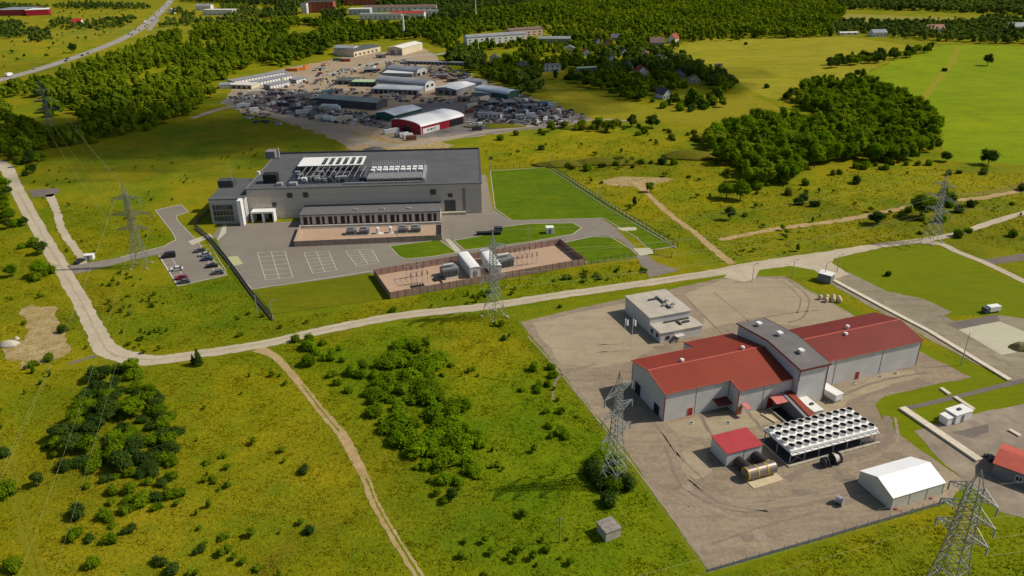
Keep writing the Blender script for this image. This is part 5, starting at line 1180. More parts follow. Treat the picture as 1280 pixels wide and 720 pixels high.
# containers
def container_proto(m, name='shipping_container', L=6.1, W=2.45, H=2.6):
    r = empty(name, (0,0,0)); b = MB(); b.cbox(-L/2,L/2,-W/2,W/2,.12,H,.06); b.build('body', m, r)
    b = MB()
    for s in (-1, 1): b.box(L/2,L/2+.05,.04*s if s > 0 else -W/2+.1,W/2-.1 if s > 0 else -.04,.25,H-.15)
    b.build('doors', m, r); b = MB(); b.box(-L/2-.03,L/2+.03,-W/2-.03,W/2+.03,.02,.12); b.build('base_frame', M_darkgrey, r); return r
CT = {}
def cont(colr, c, r, ang, label, L=6.1, group=None, H=2.6, z=0.06):
    k = (colr, L, H)
    m = mat('container_'+colr, {'white':(.68,.68,.66),'blue':(.13,.27,.34),'orange':(.62,.20,.03),'rust':(.20,.07,.04),'grey':(.2,.21,.22),'green':(.04,.15,.11),'cream':(.55,.5,.38),'dark':(.05,.05,.06),'silver':(.42,.45,.46),'red':(.35,.05,.03)}[colr], .6, vary=.15, scale=.5, dirt=.3)
    x, y = P(c, r)[:2]
    if k not in CT: CT[k] = container_proto(m, L=L, H=H); o = CT[k]; o.location = (x,y,z); o.rotation_euler.z = R_(ang); return tag(o, label, 'container', group)
    return copy_tree(CT[k], (x,y,z), R_(ang), label, 'container', group)
g = 'containers in the works yard'
for (c, r, cl, an, L, lab) in ((486,167,'white',28,6.1,'white container left of the pair before the crimson hall'),(493,165.5,'white',28,6.1,'white container right of the pair before the crimson hall'),(500,171,'grey',28,6.1,'grey container at the left of the four below the crimson hall door'),(505,171,'white',28,6.1,'white container, third of the row below the crimson hall door'),(510,172.5,'white',28,6.1,'white container at the right end of the row below the crimson hall door'),
  (412,116,'blue',24,12,'long teal blue container at the left end of the long dark hall'),(365,89,'orange',-8,12,'long orange container behind the garage rows'),(376,88,'orange',30,9,'tall orange container right of the long orange container'),(383,85,'orange',60,6.1,'short orange container at the end of the orange group'),
  (422,76,'green',8,9,'green container at the back left of the works yard'),(428,77,'rust',8,6.1,'rust brown container right of the green container'),(434,77,'red',8,6.1,'dull red container right of the rust brown container'),(514,175,'rust',15,6.1,'rusty open skip standing on the sandy verge behind the research hall'),
  (410,150,'white',24,6.1,'white box container at the front of the stacked stores'),(416,151.5,'white',24,3.1,'small white box standing upright beside the front stores'),(402,149,'cream',24,9,'cream container behind the white box container'),(378,142,'silver',24,9,'silver container at the left of the front stores'),(385,138,'silver',24,6.1,'silver container left of the cream one'),(430,150,'cream',24,12,'long cream container with open top right of the small white box'),
  (412,135,'white',-10,12,'long white trailer body between stores and the long dark hall'),(420,137,'white',-10,6.1,'short white trailer body right of the long white trailer'),(407,137,'cream',-10,9,'cream trailer body left of the long white trailer'),(370,138,'dark',24,9,'black container left of the silver containers'),(345,120,'dark',20,12,'long black container in the left scrap rows'),(380,121,'grey',24,12,'long grey green container in the scrap rows'),(355,133,'dark',-5,9,'black container near the left lane'),
  (680,131,'blue',10,6.1,'blue container with pale roof in the right scrap field'),(690,133,'silver',10,6.1,'silver container right of the blue container in the scrap field'),(657,128,'white',60,3.1,'small white box in the middle of the right scrap field'),(663,146,'white',10,6.1,'white container at the front of the scrap field'),(650,148,'cream',5,6.1,'cream container at the front of the scrap field'),(698,141,'cream',80,6.1,'cream container near the right tip of the scrap field'),(596,163,'dark',10,6.1,'dark container at the front corner near the bushes'),(600,158,'white',20,3.1,'small white box behind the dark container by the bushes'),(587,141,'rust',20,6.1,'rust container just right of the crimson hall'),(590,134,'cream',40,9,'cream timber stack container along the pale wall'),(605,125,'cream',40,9,'second cream stack farther along the pale wall'),
  (490,112,'white',0,3.1,'small white box before the lean-to roof'),(483,122,'yellow' if False else 'cream',10,6.1,'cream skip beside the yellow digger'),(572,97,'dark',20,9,'dark container near the back right of the works yard'),(555,99,'rust',0,6.1,'rust container behind the large arched hall'),(318,118,'cream',20,9,'cream container at the left entrance of the works yard'),(305,134,'white',20,9,'white flat container by the sandy lane at far left'),(318,139,'white',20,6.1,'white container alone on the verge at far left')):
    cont(cl, c, r, an, lab, L, g)
# yellow loader and digger
def digger(c, r, rz, label, m=M_yellow):
    x, y = P(c, r)[:2]; q = empty('excavator', (x,y,.06), R_(rz), label, 'excavator')
    b = MB(); b.cbox(-1.8,1.8,-1.3,1.3,1.0,2.0,.2); b.build('body', m, q); b = MB(); b.cbox(.1,1.3,-.2,1.1,2.0,3.0,.1); b.build('cab', M_glass, q)
    for s in (-1,1): b = MB(); b.cbox(-2,2,s*1.3-.3,s*1.3+.3,0,.9,.2); b.build('track', M_black, q)
    b = MB(); b.bar((1.5,-.6,2),(4.0,-.6,4.0),.28); b.bar((4.0,-.6,4.0),(5.6,-.6,1.6),.22); b.cbox(5.2,6.2,-1.1,-.1,.7,1.6,.1); b.build('arm', m, q); return q
digger(487,121.5,10,'yellow excavator on the brown ground before the large arched hall'); digger(404,83,20,'orange brown excavator at the back left of the works yard', mat('rust_orange',(0.5,0.2,0.05),.6)); digger(345,102,40,'lime yellow loader at the end of the short garage row', mat('lime_yellow',(0.5,0.55,0.04),.6))
# cars in the works yard
zones = [([(395,93),(425,88),(455,80),(470,82),(430,95),(405,99)],16,'in the row by the back lane'),
 ([(455,82),(490,78),(492,88),(465,90)],16,'in the lot left of the rear arched hall'),
 ([(345,97),(368,97),(395,104),(370,112),(350,110)],10,'beside the short garage row'),
 ([(310,122),(390,118),(400,128),(360,140),(310,132)],18,'in the left scrap rows'),
 ([(560,150),(600,148),(650,150),(690,150),(640,158),(580,163)],18,'along the front edge of the scrap field'),
 ([(620,125),(680,128),(700,140),(640,146),(615,132)],26,'in the middle of the scrap field'),
 ([(480,118),(530,119),(535,124),(490,124)],9,'before the large arched hall'),
 ([(540,85),(575,92),(600,100),(560,100)],12,'behind the large arched hall'),
 ([(430,140),(470,146),(480,160),(440,150)],10,'before the long dark hall')]
cnt = {}
for poly, n, desc in zones:
    pl = np.array(poly, float); k = 0; used = []
    while k < n:
        c = random.uniform(pl[:,0].min(), pl[:,0].max()); r = random.uniform(pl[:,1].min(), pl[:,1].max())
        if not in_poly(np.array([c]), np.array([r]), pl)[0]: continue
        p = P(c, r)[:2]; k += 1
        if any(np.linalg.norm(p-q) < 4.2 for q in used): continue
        used.append(p); cl = random.choice(['white','grey','silver','black','red','blue','white','grey','silver','black']); kd = random.choice(['parked_car','parked_car','parked_car','van'])
        side = 'left' if c < pl[:,0].mean()-8 else ('right' if c > pl[:,0].mean()+8 else 'middle')
        lab = '%s %s %s, %s side' % (cl, 'van' if kd == 'van' else 'car', desc, side)
        put(kd, C_(cl), p[0], p[1], R_(random.choice([25,115,28,118,70])+random.uniform(-6,6)), lab, 'vehicles standing in the works yard', .07)
# scrap heaps: nobody could count the pieces
def scrap(label, poly, n, seed):
    rr = random.Random(seed); pl = np.array(poly, float); b = MB(); k = 0
    ms = [mat('scrap_dark',(.045,.042,.042),.7,vary=.4), mat('scrap_rust',(.11,.07,.05),.8,vary=.4), mat('scrap_grey',(.15,.15,.15),.6,vary=.3), mat('scrap_light',(.42,.40,.36),.6,vary=.2)]
    while k < n:
        c = rr.uniform(pl[:,0].min(), pl[:,0].max()); r = rr.uniform(pl[:,1].min(), pl[:,1].max())
        if not in_poly(np.array([c]), np.array([r]), pl)[0]: continue
        k += 1; x, y = P(c, r)[:2]; s = rr.uniform(.4, 1.4); a = rr.uniform(0, 3.14); hh = rr.uniform(.2, 1.4)
        ca, sa = math.cos(a), math.sin(a); l = s*rr.uniform(.8, 2.6)
        q = lambda u, v, z: (x+u*ca-v*sa, y+u*sa+v*ca, z)
        b.mi(rr.choice([0,0,0,1,1,2,2,2,3])); t = rr.uniform(.5,1)
        b.loft([[q(-l,-s,0.02),q(l,-s,0.02),q(l,s,0.02),q(-l,s,0.02)],[q(-l*t,-s*t,hh),q(l*t,-s*t,hh*rr.uniform(.6,1.2)),q(l*t,s*t,hh),q(-l*t,s*t,hh)]])
    o = b.build('scrap_heap', ms); tag(o, label, 'scrap', kind='stuff')
scrap('heaps of dark and rusty scrap in the field right of the crimson hall', [(585,128),(640,122),(700,132),(738,148),(700,156),(640,158),(600,156),(590,140)], 420, 1)
scrap('dark rows of scrap and machine parts left of the long dark hall', [(285,120),(330,112),(400,112),(402,128),(370,146),(330,138),(290,128)], 360, 2)
scrap('scattered pallets and parts between the stores at the front', [(375,135),(470,142),(478,158),(430,156),(380,148)], 160, 3)
scrap('loose parts, tyres and timber strewn over the brown middle ground', [(400,90),(450,86),(480,92),(440,104),(480,118),(540,122),(560,112),(600,122),(560,130),(470,126),(400,112),(370,104)], 150, 6)
scrap('scattered parts and pallets behind the arched halls', [(480,74),(540,78),(600,96),(580,104),(545,98),(530,92),(480,80)], 150, 4)
scrap('pale rubble and parts beside the sandy lane at the far left', [(285,130),(325,134),(340,146),(360,160),(320,154)], 40, 5)

# ================================================================== pylons and wires
def pylon(label, c, r, H, ang, arms=((.80,4.2),(.62,6.4),(.45,4.6)), base=2.9, th=.085, peak=True, waw=1.0):
    x, y = P(c, r)[:2]; root = empty('transmission_tower', (x,y,0), ang, label, 'pylon')
    waist = .42*H; top = H*.86
    def hw(z): return base*.92+(waw-base*.92)*(z/waist) if z < waist else waw+(.6*waw-waw)*((z-waist)/(top-waist))
    b = MB(); zs = [0]; z = 0
    while z < top-.5: z += max(1.3, hw(z)*1.5); zs.append(min(z, top))
    for sx in (-1,1):
        for sy in (-1,1):
            for z0, z1 in zip(zs[:-1], zs[1:]): b.bar((sx*hw(z0),sy*hw(z0),z0),(sx*hw(z1),sy*hw(z1),z1),th*1.3)
            b.bar((sx*hw(top),sy*hw(top),top),(0,0,H),th)
    for z0, z1 in zip(zs[:-1], zs[1:]):
        a0, a1 = hw(z0), hw(z1)
        for s in (-1,1):
            b.bar((-a0,s*a0,z0),(a1,s*a1,z1),th*.75); b.bar((a0,s*a0,z0),(-a1,s*a1,z1),th*.75)
            b.bar((s*a0,-a0,z0),(s*a1,a1,z1),th*.75); b.bar((s*a0,a0,z0),(s*a1,-a1,z1),th*.75)
            b.bar((-a1,s*a1,z1),(a1,s*a1,z1),th*.7); b.bar((s*a1,-a1,z1),(s*a1,a1,z1),th*.7)
    b.build('lattice_mast', M_pyl, root); tips = []
    for (f, w_) in arms:
        z = f*H; a = hw(z)
        for s in (-1, 1):
            b = MB(); tip = (s*(a+w_), 0, z+.1)
            for sy in (-1,1): b.bar((s*a,sy*a,z),tip,th*.9); b.bar((s*a,sy*a,z+1.5),tip,th*.9)
            n = 4
            for k in range(n):
                t0, t1 = k/n, (k+1)/n
                L0 = lambda t, sy, up: (s*(a+w_*t), sy*a*(1-t), z+.1*t+up*1.5*(1-t))
                for sy in (-1,1): b.bar(L0(t0,sy,0),L0(t1,sy,1),th*.6); b.bar(L0(t0,sy,1),L0(t0,sy,0),th*.6)
                b.bar(L0(t0,-1,0),L0(t0,1,0),th*.6); b.bar(L0(t0,-1,0),L0(t1,1,0),th*.6)
            arm = b.build('cross_arm', M_pyl, root)
            b = MB(); b.tube(tip,(tip[0],tip[1],tip[2]-1.9),.09,6)
            for q in range(5): b.tube((tip[0],0,tip[2]-.35-q*.3),(tip[0],0,tip[2]-.42-q*.3),.2,8)
            b.build('insulator', M_insul, arm)
            tips.append((root, (tip[0],0,tip[2]-1.9)))
    for s in (-1,1):
        for t in (-1,1): k = MB(); k.box(s*base-.4,s*base+.4,t*base-.4,t*base+.4,0,.35); k.build('footing', M_conc, root)
    tips.append((root,(0,0,H)))
    ca, sa = math.cos(ang), math.sin(ang)
    return [np.array([x+p[0]*ca-p[1]*sa, y+p[0]*sa+p[1]*ca, p[2]]) for _, p in tips]
M_pyl = mat('galvanised_lattice', (0.27,0.285,0.28), .55, .3, vary=.15); M_insul = mat('glass_insulator', (0.2,0.22,0.2), .3)
M_wire = mat('aluminium_wire', (0.50,0.50,0.28), .6, .0)
p1 = pylon('lattice pylon on the meadow left of the car park, far from the others', 177,333,33, R_(6), th=.075)
p2 = pylon('lattice pylon standing between gravel road and substation in the picture centre', 618,396,29.5, R_(40), th=.075)
p3 = pylon('lattice pylon at the left edge of the gravel yard before the red roofed hall', 767,602,28.5, R_(48), arms=((.83,4.4),(.66,4.8),(.46,4.4)), base=2.7, th=.07)
p4 = pylon('lattice pylon at the fork of the gravel road in the upper right', 1164,302,28.5, R_(-68), th=.07)
p5 = pylon('large lattice pylon cut by the bottom edge at lower right', 1176,750,29.5, R_(-58), th=.085, waw=1.6, base=3.2, arms=((.82,3.0),(.68,3.4),(.54,3.0)))
p6 = pylon('faint distant lattice pylon among the trees at the upper left', 66,166,33, R_(12), th=.075)
def wire(a, b_, sag, label, r=.03, n=18, group=None):
    b = MB(); pts = []
    for i in range(n+1):
        t = i/n; p = a+(b_-a)*t; pts.append((p[0],p[1],p[2]-4*sag*t*(1-t)))
    for p, q in zip(pts[:-1], pts[1:]): b.tube(p, q, r, 4, caps=False)
    o = b.build('power_line', M_wire); return tag(o, label, 'power line', group)
names = ['upper arm left tip','upper arm right tip','middle arm left tip','middle arm right tip','lower arm left tip','lower arm right tip','peak']
off4 = np.array([230.0, 45.0, 0]); 
for i in range(7):
    j = i
    wire(p2[i], p4[i], 5.0, 'wire from the %s of the centre pylon to the fork pylon' % names[i], .020)
    wire(p4[i], p4[i]+off4, 4.5, 'wire from the %s of the fork pylon to the right edge' % names[i], .020)
for i in (0,1,2,3,4,5): wire(p5[i], p5[i]+np.array([160.0, 36.0, 0]), 4, 'wire from the %s of the lower right pylon to the right edge' % names[i], .014)
for i in (0,2,4): wire(p5[i], p5[i]+np.array([-190.0,-55.0,0]), 3, 'wire from the %s of the lower right pylon running left' % names[i], .012)
for i in range(7): wire(p1[i], p6[i], 4, 'wire from the %s of the car park pylon to the distant pylon' % names[i], .012)
for i in (0,1,3,6): wire(p1[i], p1[i]+np.array([75.0,-230.0,0]), 5, 'wire from the %s of the car park pylon running down' % names[i], .010)
# wooden poles and lamps
def pole(label, c, r, h, cross=True, m=None, lean=0, name='utility_pole', cat='pole', lamp=False):
    x, y = P(c, r)[:2]; q = empty(name, (x,y,0), R_(20), label, cat)
    b = MB(); b.tube((0,0,0),(lean,0,h),.14,8,.09); b.build('post', m or mat('weathered_wood',(0.22,0.16,0.11),.9), q)
    if cross: b = MB(); b.box(-.9,.9,-.06,.06,h-.7,h-.55); b.build('cross_bar', m or _mats['weathered_wood'], q)
    if lamp: b = MB(); b.bar((0,0,h),(1.2,0,h+.2),.05); b.box(1.0,1.7,-.15,.15,h+.12,h+.28); b.build('lamp_head', M_midgrey, q)
pole('short wooden pole with a crossbar in the meadow left of the small grey hut', 699,678,6.5)
pole('tall grey pole beside the duct cover right of the red right wing', 1201,457,10.5,False,M_steel)
pole('small wooden pole just outside the corner of the bar fence', 849,301,6)
for i, (c, r) in enumerate(((341,399),(322,392),(497,300),(688,209),(750,250),(613,214),(566,300),(660,300),(1030,350),(1046,340),(990,347),(940,352))):
    pole(['lamp post at the lower end of the car park fence','lamp post on the lawn corner by the car park fence','lamp post at the left lawn island','lamp post at the far corner of the big lawn','lamp post midway along the big lawn fence','lamp post at the near left corner of the big lawn','lamp post beside the short footpath','lamp post on the small lawn edge near the white kiosk','lamp post in front of the grey junction kiosk','lamp post behind the grey junction kiosk','lamp post at the top right corner of the gravel yard','lamp post at the upper middle edge of the gravel yard'][i], c, r, 6.5, False, M_steel, name='lamp_post', cat='lamp post', lamp=True)

# dirt and gravel piles
def pile(label, c, r, rx, ry, h, m, seed=0, name='gravel_pile'):
    rr = random.Random(seed); n = 24; rings = []
    for k in range(6):
        t = k/6; z = h*(1-(1-t)**1.6); s = (1-t)**.8+.02
        rings.append([(rx*s*math.cos(a)*(1+.12*math.sin(3*a+seed)+.06*math.sin(7*a)+rr.uniform(-.05,.05)), ry*s*math.sin(a)*(1+.12*math.cos(2*a+seed)+rr.uniform(-.05,.05)), z) for a in [2*math.pi*i/n for i in range(n)]])
    b = MB(); b.loft(rings); o = b.build(name, m, loc=(*P(c,r)[:2],.02), smooth=True); return tag(o, label, 'pile')
pile('dark gravel heap behind the big research hall', 468,189,8,6,2.4,mat('dark_gravel_heap',(0.075,0.08,0.09),.95,vary=.2,scale=1.5),3)
pile('pale white rock heap on the left edge beside the bare sand', 12,431,3.0,2.0,1.5,mat('pale_rock',(0.50,0.45,0.36),.95,vary=.2,scale=2,bump=.6),5)
pile('small pale rock heap right of the larger white rock heap', 21,424,.9,.8,.9,_mats['pale_rock'],6)
pile('yellowish rubble heap beside the white concrete pad at the right edge', 1276,436,3.2,2.4,2.2,mat('rubble',(0.22,0.2,0.08),.95,vary=.3,scale=2),7)
mound_m = ground_mat('mound_grass',(0.12,0.13,0.008),(0.17,0.16,0.01),(0.10,0.075,0.02),.1,.3,1.5,.3,.8)
def mound(c, r, rx, ry, h, seed, m=mound_m):
    o = pile('x', c, r, rx, ry, h, m, seed, 'terrain'); del o['label']; del o['category']; o['kind'] = 'structure'
mound(760,203,22,7,2.6,2); mound(700,206,14,6,2.2,4); mound(860,196,16,8,3.5,8); mound(620,158,20,6,1.6,10); mound(735,160,20,6,2,12)

# ================================================================== vegetation
def cube_sphere(n):
    pts = []; quads = []; 
    for ax in range(3):
        for s in (-1, 1):
            b = len(pts)
            for i in range(n+1):
                for j in range(n+1):
                    a, c = 2*i/n-1, 2*j/n-1; p = [0,0,0]; p[ax] = s; p[(ax+1) % 3] = a; p[(ax+2) % 3] = c*s; pts.append(p)
            for i in range(n):
                for j in range(n): k = b+i*(n+1)+j; quads.append((k, k+n+1, k+n+2, k+1))
    v = np.array(pts, float); v /= np.linalg.norm(v, axis=1)[:, None]; return v, np.array(quads)

def crown(r_, lobes, nleaf, leaf, core_n=3, core_k=.80, flat=0.0):
    """lobes: (cx,cy,cz,rx,rz). Leaf-sized quads spread through an uneven shell over a lumpy core."""
    V, Q = cube_sphere(core_n); co = []; qs = []; tn = []; nv = 0
    vol = np.array([l[3]**2*l[4] for l in lobes])**.67; vol /= vol.sum()
    for (cx,cy,cz,rx,rz), share in zip(lobes, vol):
        ph = r_.uniform(0, 6, 3)
        bump = 1+.16*np.sin(V[:,0]*5+ph[0])+.14*np.sin(V[:,1]*6+ph[1])+.12*np.sin(V[:,2]*7+ph[2])
        c = V*bump[:, None]*np.array([rx,rx,rz])*core_k+np.array([cx,cy,cz]); c[:,2] = np.maximum(c[:,2], .05)
        co.append(c); qs.append(Q+nv); nv += len(c); lt = r_.uniform(.25, .6); tn.append(np.full(len(c), lt*.8)+r_.uniform(-.1,.1,len(c)))
        m = max(4, int(nleaf*share)); d = r_.normal(size=(m,3)); d /= np.linalg.norm(d, axis=1)[:, None]; d[:,2] = np.abs(d[:,2])*r_.choice([1,1,1,-1], m)
        rad = r_.uniform(.78, 1.12, m)*(1+.16*np.sin(d[:,0]*5+ph[0])+.14*np.sin(d[:,1]*6+ph[1]))
        p = d*rad[:,None]*np.array([rx,rx,rz])+np.array([cx,cy,cz]); p[:,2] = np.maximum(p[:,2], .1)
        nrm = d*.9+np.array([0,0,.55])+r_.normal(size=(m,3))*.38; nrm /= np.linalg.norm(nrm, axis=1)[:, None]
        t = np.cross(nrm, r_.normal(size=(m,3))); t /= np.linalg.norm(t, axis=1)[:, None]; b = np.cross(nrm, t)
        s = leaf*r_.uniform(.6, 1.25, m)[:, None]
        quad = np.stack([p-t*s-b*s*.7, p+t*s-b*s*.5, p+t*s*.8+b*s*.7, p-t*s*.6+b*s], 1).reshape(-1, 3)
        co.append(quad); qs.append(np.arange(m*4).reshape(-1,4)+nv); nv += m*4
        lv = np.clip(lt+r_.normal(size=m)*.17+r_.choice([0,.25],m,p=[.8,.2]), 0, 1); tn.append(np.repeat(lv, 4))
    return np.vstack(co), np.vstack(qs), np.concatenate(tn)

def lobes_round(r_, R, H, n=8, z0=.35):
    out = [(0,0,H*.6,R*.72,H*.34)]
    for k in range(n):
        a = 2*math.pi*k/n+r_.uniform(-.4,.4); rr = R*r_.uniform(.4,.66); z = H*r_.uniform(z0+.02,.80)
        out.append((math.cos(a)*rr, math.sin(a)*rr, z, R*r_.uniform(.30,.5), H*r_.uniform(.13,.23)))
    out.append((r_.uniform(-.2,.2)*R, r_.uniform(-.2,.2)*R, H*.83, R*.42, H*.17)); return out
def lobes_bush(r_, R, H, n=6):
    out = []
    for k in range(n):
        a = r_.uniform(0, 6.28); rr = R*r_.uniform(.0,.66); s = r_.uniform(.36,.62)
        out.append((math.cos(a)*rr, math.sin(a)*rr, H*s*.75, R*s, H*s))
    return out
def lobes_tall(r_, R, H, n=7):
    return [(r_.uniform(-.2,.2)*R, r_.uniform(-.2,.2)*R, H*(.25+.62*k/(n-1)), R*(1-.55*abs(k/(n-1)-.35))*r_.uniform(.75,1), H*.14) for k in range(n)]
def lobes_spruce(r_, R, H, n=8):
    return [(0,0,H*(.14+.78*k/(n-1)), R*(1-.9*k/(n-1))*r_.uniform(.85,1.05)+.15, H*.085) for k in range(n)]
KIND = {'round': (lobes_round, 3.6, 8.5), 'broad': (lobes_round, 4.6, 8.0), 'tall': (lobes_tall, 2.3, 9.5), 'bush': (lobes_bush, 2.6, 3.2), 'thicket': (lobes_bush, 3.8, 4.6), 'spruce': (lobes_spruce, 2.0, 8.5)}
LEAF = {'green': leaf_mat('leaves_green', (0.070,0.130,0.004), (0.22,0.30,0.008)), 'bright': leaf_mat('leaves_bright', (0.075,0.15,0.004), (0.22,0.34,0.006)),
        'dark': leaf_mat('leaves_dark', (0.026,0.058,0.012), (0.10,0.155,0.018)), 'yellow': leaf_mat('leaves_yellow', (0.10,0.12,0.004), (0.25,0.25,0.008)), 'olive': leaf_mat('leaves_olive', (0.08,0.095,0.008), (0.20,0.205,0.015))}
M_bark = mat('bark', (0.10,0.075,0.055), .95, vary=.3, scale=2)
_protos = {}
def tree_proto(kind, leaf, variant, hi=True):
    k = (kind, leaf, variant)
    if k in _protos: return _protos[k]
    r_ = np.random.default_rng(sum(ord(ch) for ch in kind+leaf)*7+variant)
    fn, R, H = KIND[kind]
    n = {'round': 1100, 'broad': 1300, 'tall': 800, 'bush': 480, 'thicket': 750, 'spruce': 800}[kind]
    lb = fn(r_, R, H)
    co, q, t = crown(r_, lb, n, {'bush': .20, 'thicket': .24}.get(kind, .27), 3, .72 if kind != 'spruce' else .6)
    name = {'round': 'deciduous_tree', 'broad': 'deciduous_tree', 'tall': 'slender_tree', 'bush': 'bush', 'thicket': 'willow_bush', 'spruce': 'conifer_tree'}[kind]
    root = empty(name, (0,0,0))
    quads_object('crown', co, q, {'tint': t}, LEAF[leaf], root)
    b = MB(); th = .05*R+.06
    b.tube((0,0,-.05),(.05*R,0,H*.35),th,7,th*.6); b.tube((.05*R,0,H*.35),(0,.05*R,H*.78),th*.6,6,th*.2)
    for (cx,cy,cz,rx,rz) in lb[1:6]: b.tube((.04*R,0,H*.28),(cx*.9,cy*.9,max(cz,.3)),th*.35,5,th*.1)
    b.build('trunk', M_bark, root)
    _protos[k] = [root, False]; return _protos[k]
LABELS = {}
def plant(kind, leaf, x, y, size, label, cat, group, sq=1.0):
    pr = tree_proto(kind, leaf, random.randrange(3))
    rz = random.uniform(0, 6.28); sc = (size*random.uniform(.92,1.1), size*random.uniform(.92,1.1), size*sq*random.uniform(.9,1.1))
    if not pr[1]:
        o = pr[0]; pr[1] = True; o.location = (x,y,0); o.rotation_euler.z = rz; o.scale = sc; tag(o, label, cat, group)
    else: o = copy_tree(pr[0], (x,y,0), rz, label, cat, group, scale=sc)
    return o
SP = []       # occupied spots
def free(x, y, d):
    for (a, b, e) in SP:
        if (a-x)**2+(b-y)**2 < ((d+e)*.5)**2: return False
    return True
ORD = {1: 'left', 2: 'middle', 3: 'right'}; ROWS = {1: 'back', 2: 'centre', 3: 'front'}
def clump(desc, poly, n, kinds, leafs, smin, smax, spacing, group, cat='tree', noun=None, sq=1.0):
    pl = np.array(poly, float); wp = np.array([P(*p)[:2] for p in poly]); k = 0; tries = 0
    lo, hi_ = wp.min(0), wp.max(0); placed = []
    while k < n and tries < n*60:
        tries += 1; x = random.uniform(lo[0], hi_[0]); y = random.uniform(lo[1], hi_[1])
        if not in_poly(np.array([x]), np.array([y]), wp)[0]: continue
        s = random.uniform(smin, smax)
        if not free(x, y, spacing*s): continue
        SP.append((x, y, spacing*s)); k += 1
        c, r = unproj((x, y, 0)); placed.append((c, r, x, y, s))
    if not placed: return
    cs = sorted(p[0] for p in placed); rs = sorted(p[1] for p in placed)
    for (c, r, x, y, s) in placed:
        q = min(2, int(3*cs.index(c)/len(cs))); w_ = min(2, int(3*rs.index(r)/len(rs)))
        kd = random.choice(kinds); lf = random.choice(leafs)
        sz = 'large' if s > smin+(smax-smin)*.66 else ('small' if s < smin+(smax-smin)*.33 else 'medium')
        nn = {'round': 'rounded tree', 'broad': 'broad tree', 'tall': 'slender tree', 'bush': 'bush', 'thicket': 'willow bush', 'spruce': 'conifer'}[kd]
        lb = '%s %s %s, %s %s of %s' % (sz, {'green':'green','bright':'bright','dark':'dark','yellow':'yellowish','olive':'olive'}[lf], nn, ROWS[w_+1], ORD[q+1], desc)
        plant(kd, lf, x, y, s, lb, 'bush' if kd in ('bush','thicket') else 'tree', group, sq)

clump('the dark clump by the road bend', [(130,455),(165,462),(195,480),(215,510),(222,550),(215,585),(180,600),(120,590),(70,585),(55,560),(85,540),(100,505),(115,475)], 90, ['round','thicket','thicket','thicket'], ['dark','dark','green','dark','green'], .42, .82, 2.9, 'trees of the dark clump below the road bend', sq=.72)
clump('the scrub south of the dark clump', [(150,590),(225,560),(225,620),(150,680),(75,690),(70,650),(110,610)], 26, ['bush','bush','thicket'], ['green','dark','green'], .35, .75, 3.5, 'bushes south of the dark clump')
clump('the thicket right of the dirt track', [(490,425),(530,425),(558,450),(560,500),(595,550),(603,600),(570,612),(530,590),(490,560),(462,530),(458,495),(480,475),(485,450)], 62, ['thicket','thicket','thicket','bush'], ['bright','bright','green'], .6, 1.15, 3.0, 'willow bushes right of the dirt track', sq=.72)
clump('the scrub at the track fork', [(370,425),(400,420),(440,440),(470,460),(460,500),(420,490),(385,470)], 18, ['bush','thicket'], ['bright','green'], .4, .75, 3.8, 'bushes by the track fork')
clump('the bushes left of the yard', [(655,450),(690,460),(700,500),(720,540),(700,560),(660,520),(640,480)], 12, ['bush'], ['green','bright'], .4, .75, 4.2, 'bushes left of the gravel yard')
clump('the bushes at the yard pylon', [(735,580),(760,570),(790,600),(780,635),(750,630),(730,610)], 12, ['thicket','bush'], ['green','dark','bright'], .5, .9, 3.0, 'bushes round the yard pylon')
clump('the trees left of the road', [(-30,215),(10,220),(25,260),(45,295),(62,330),(60,348),(30,350),(-30,355)], 34, ['round','broad','thicket'], ['green','dark','bright'], .5, .85, 4.6, 'trees left of the gravel road')
clump('the far left roadside bushes', [(20,205),(50,190),(62,202),(40,222),(22,224)], 12, ['thicket','round'], ['green','dark'], .55, .8, 4.2, 'bushes at the left road corner')
clump('the large wood before the green field', [(985,125),(1020,108),(1080,108),(1120,122),(1150,140),(1172,160),(1172,182),(1145,203),(1100,205),(1075,200),(1030,208),(1005,212),(985,232),(940,237),(918,218),(893,198),(880,180),(905,165),(935,156),(985,152),(1040,160),(1058,150),(1010,142)], 150, ['broad','round','round','tall','broad'], ['green','bright','green','bright'], 1.0, 1.5, 4.6, 'trees of the large wood before the green field')
clump('the bushes below the large wood', [(1000,143),(1045,158),(1000,150),(855,165),(875,180),(900,215),(930,250),(985,245),(1060,215),(1140,214),(1180,200),(1165,192),(1060,203),(990,228),(925,236),(905,205),(880,180)], 34, ['thicket','bush','bush'], ['green','bright','olive'], .5, .95, 4.2, 'bushes trailing below the large wood')
clump('the row between the two fields', [(1035,88),(1060,84),(1110,78),(1165,66),(1165,61),(1105,70),(1036,80)], 46, ['round','broad','tall'], ['dark','green'], .8, 1.15, 4.2, 'trees of the row between the fields')
clump('the hedge below the scrap field', [(600,172),(640,166),(690,160),(735,152),(800,158),(900,172),(870,180),(800,172),(730,163),(660,172),(620,178)], 34, ['thicket','round','bush'], ['green','olive','green'], .5, .95, 5.0, 'bushes along the scrap field')
clump('the bushes by the garden village', [(805,128),(840,125),(895,128),(905,138),(860,142),(820,134)], 16, ['thicket','bush'], ['green','bright','dark'], .7, 1.2, 4.5, 'bushes by the garden village')
clump('the bushes on the green mound', [(690,208),(710,205),(745,200),(800,200),(850,196),(860,206),(790,212),(720,214)], 18, ['bush','bush','thicket'], ['dark','green','olive'], .5, .85, 3.6, 'bushes on the green mound')
clump('the verge before the switchyard fence', [(560,372),(620,362),(700,348),(800,334),(812,342),(700,360),(600,376)], 16, ['bush'], ['bright','green'], .3, .55, 3.4, 'bushes before the switchyard')
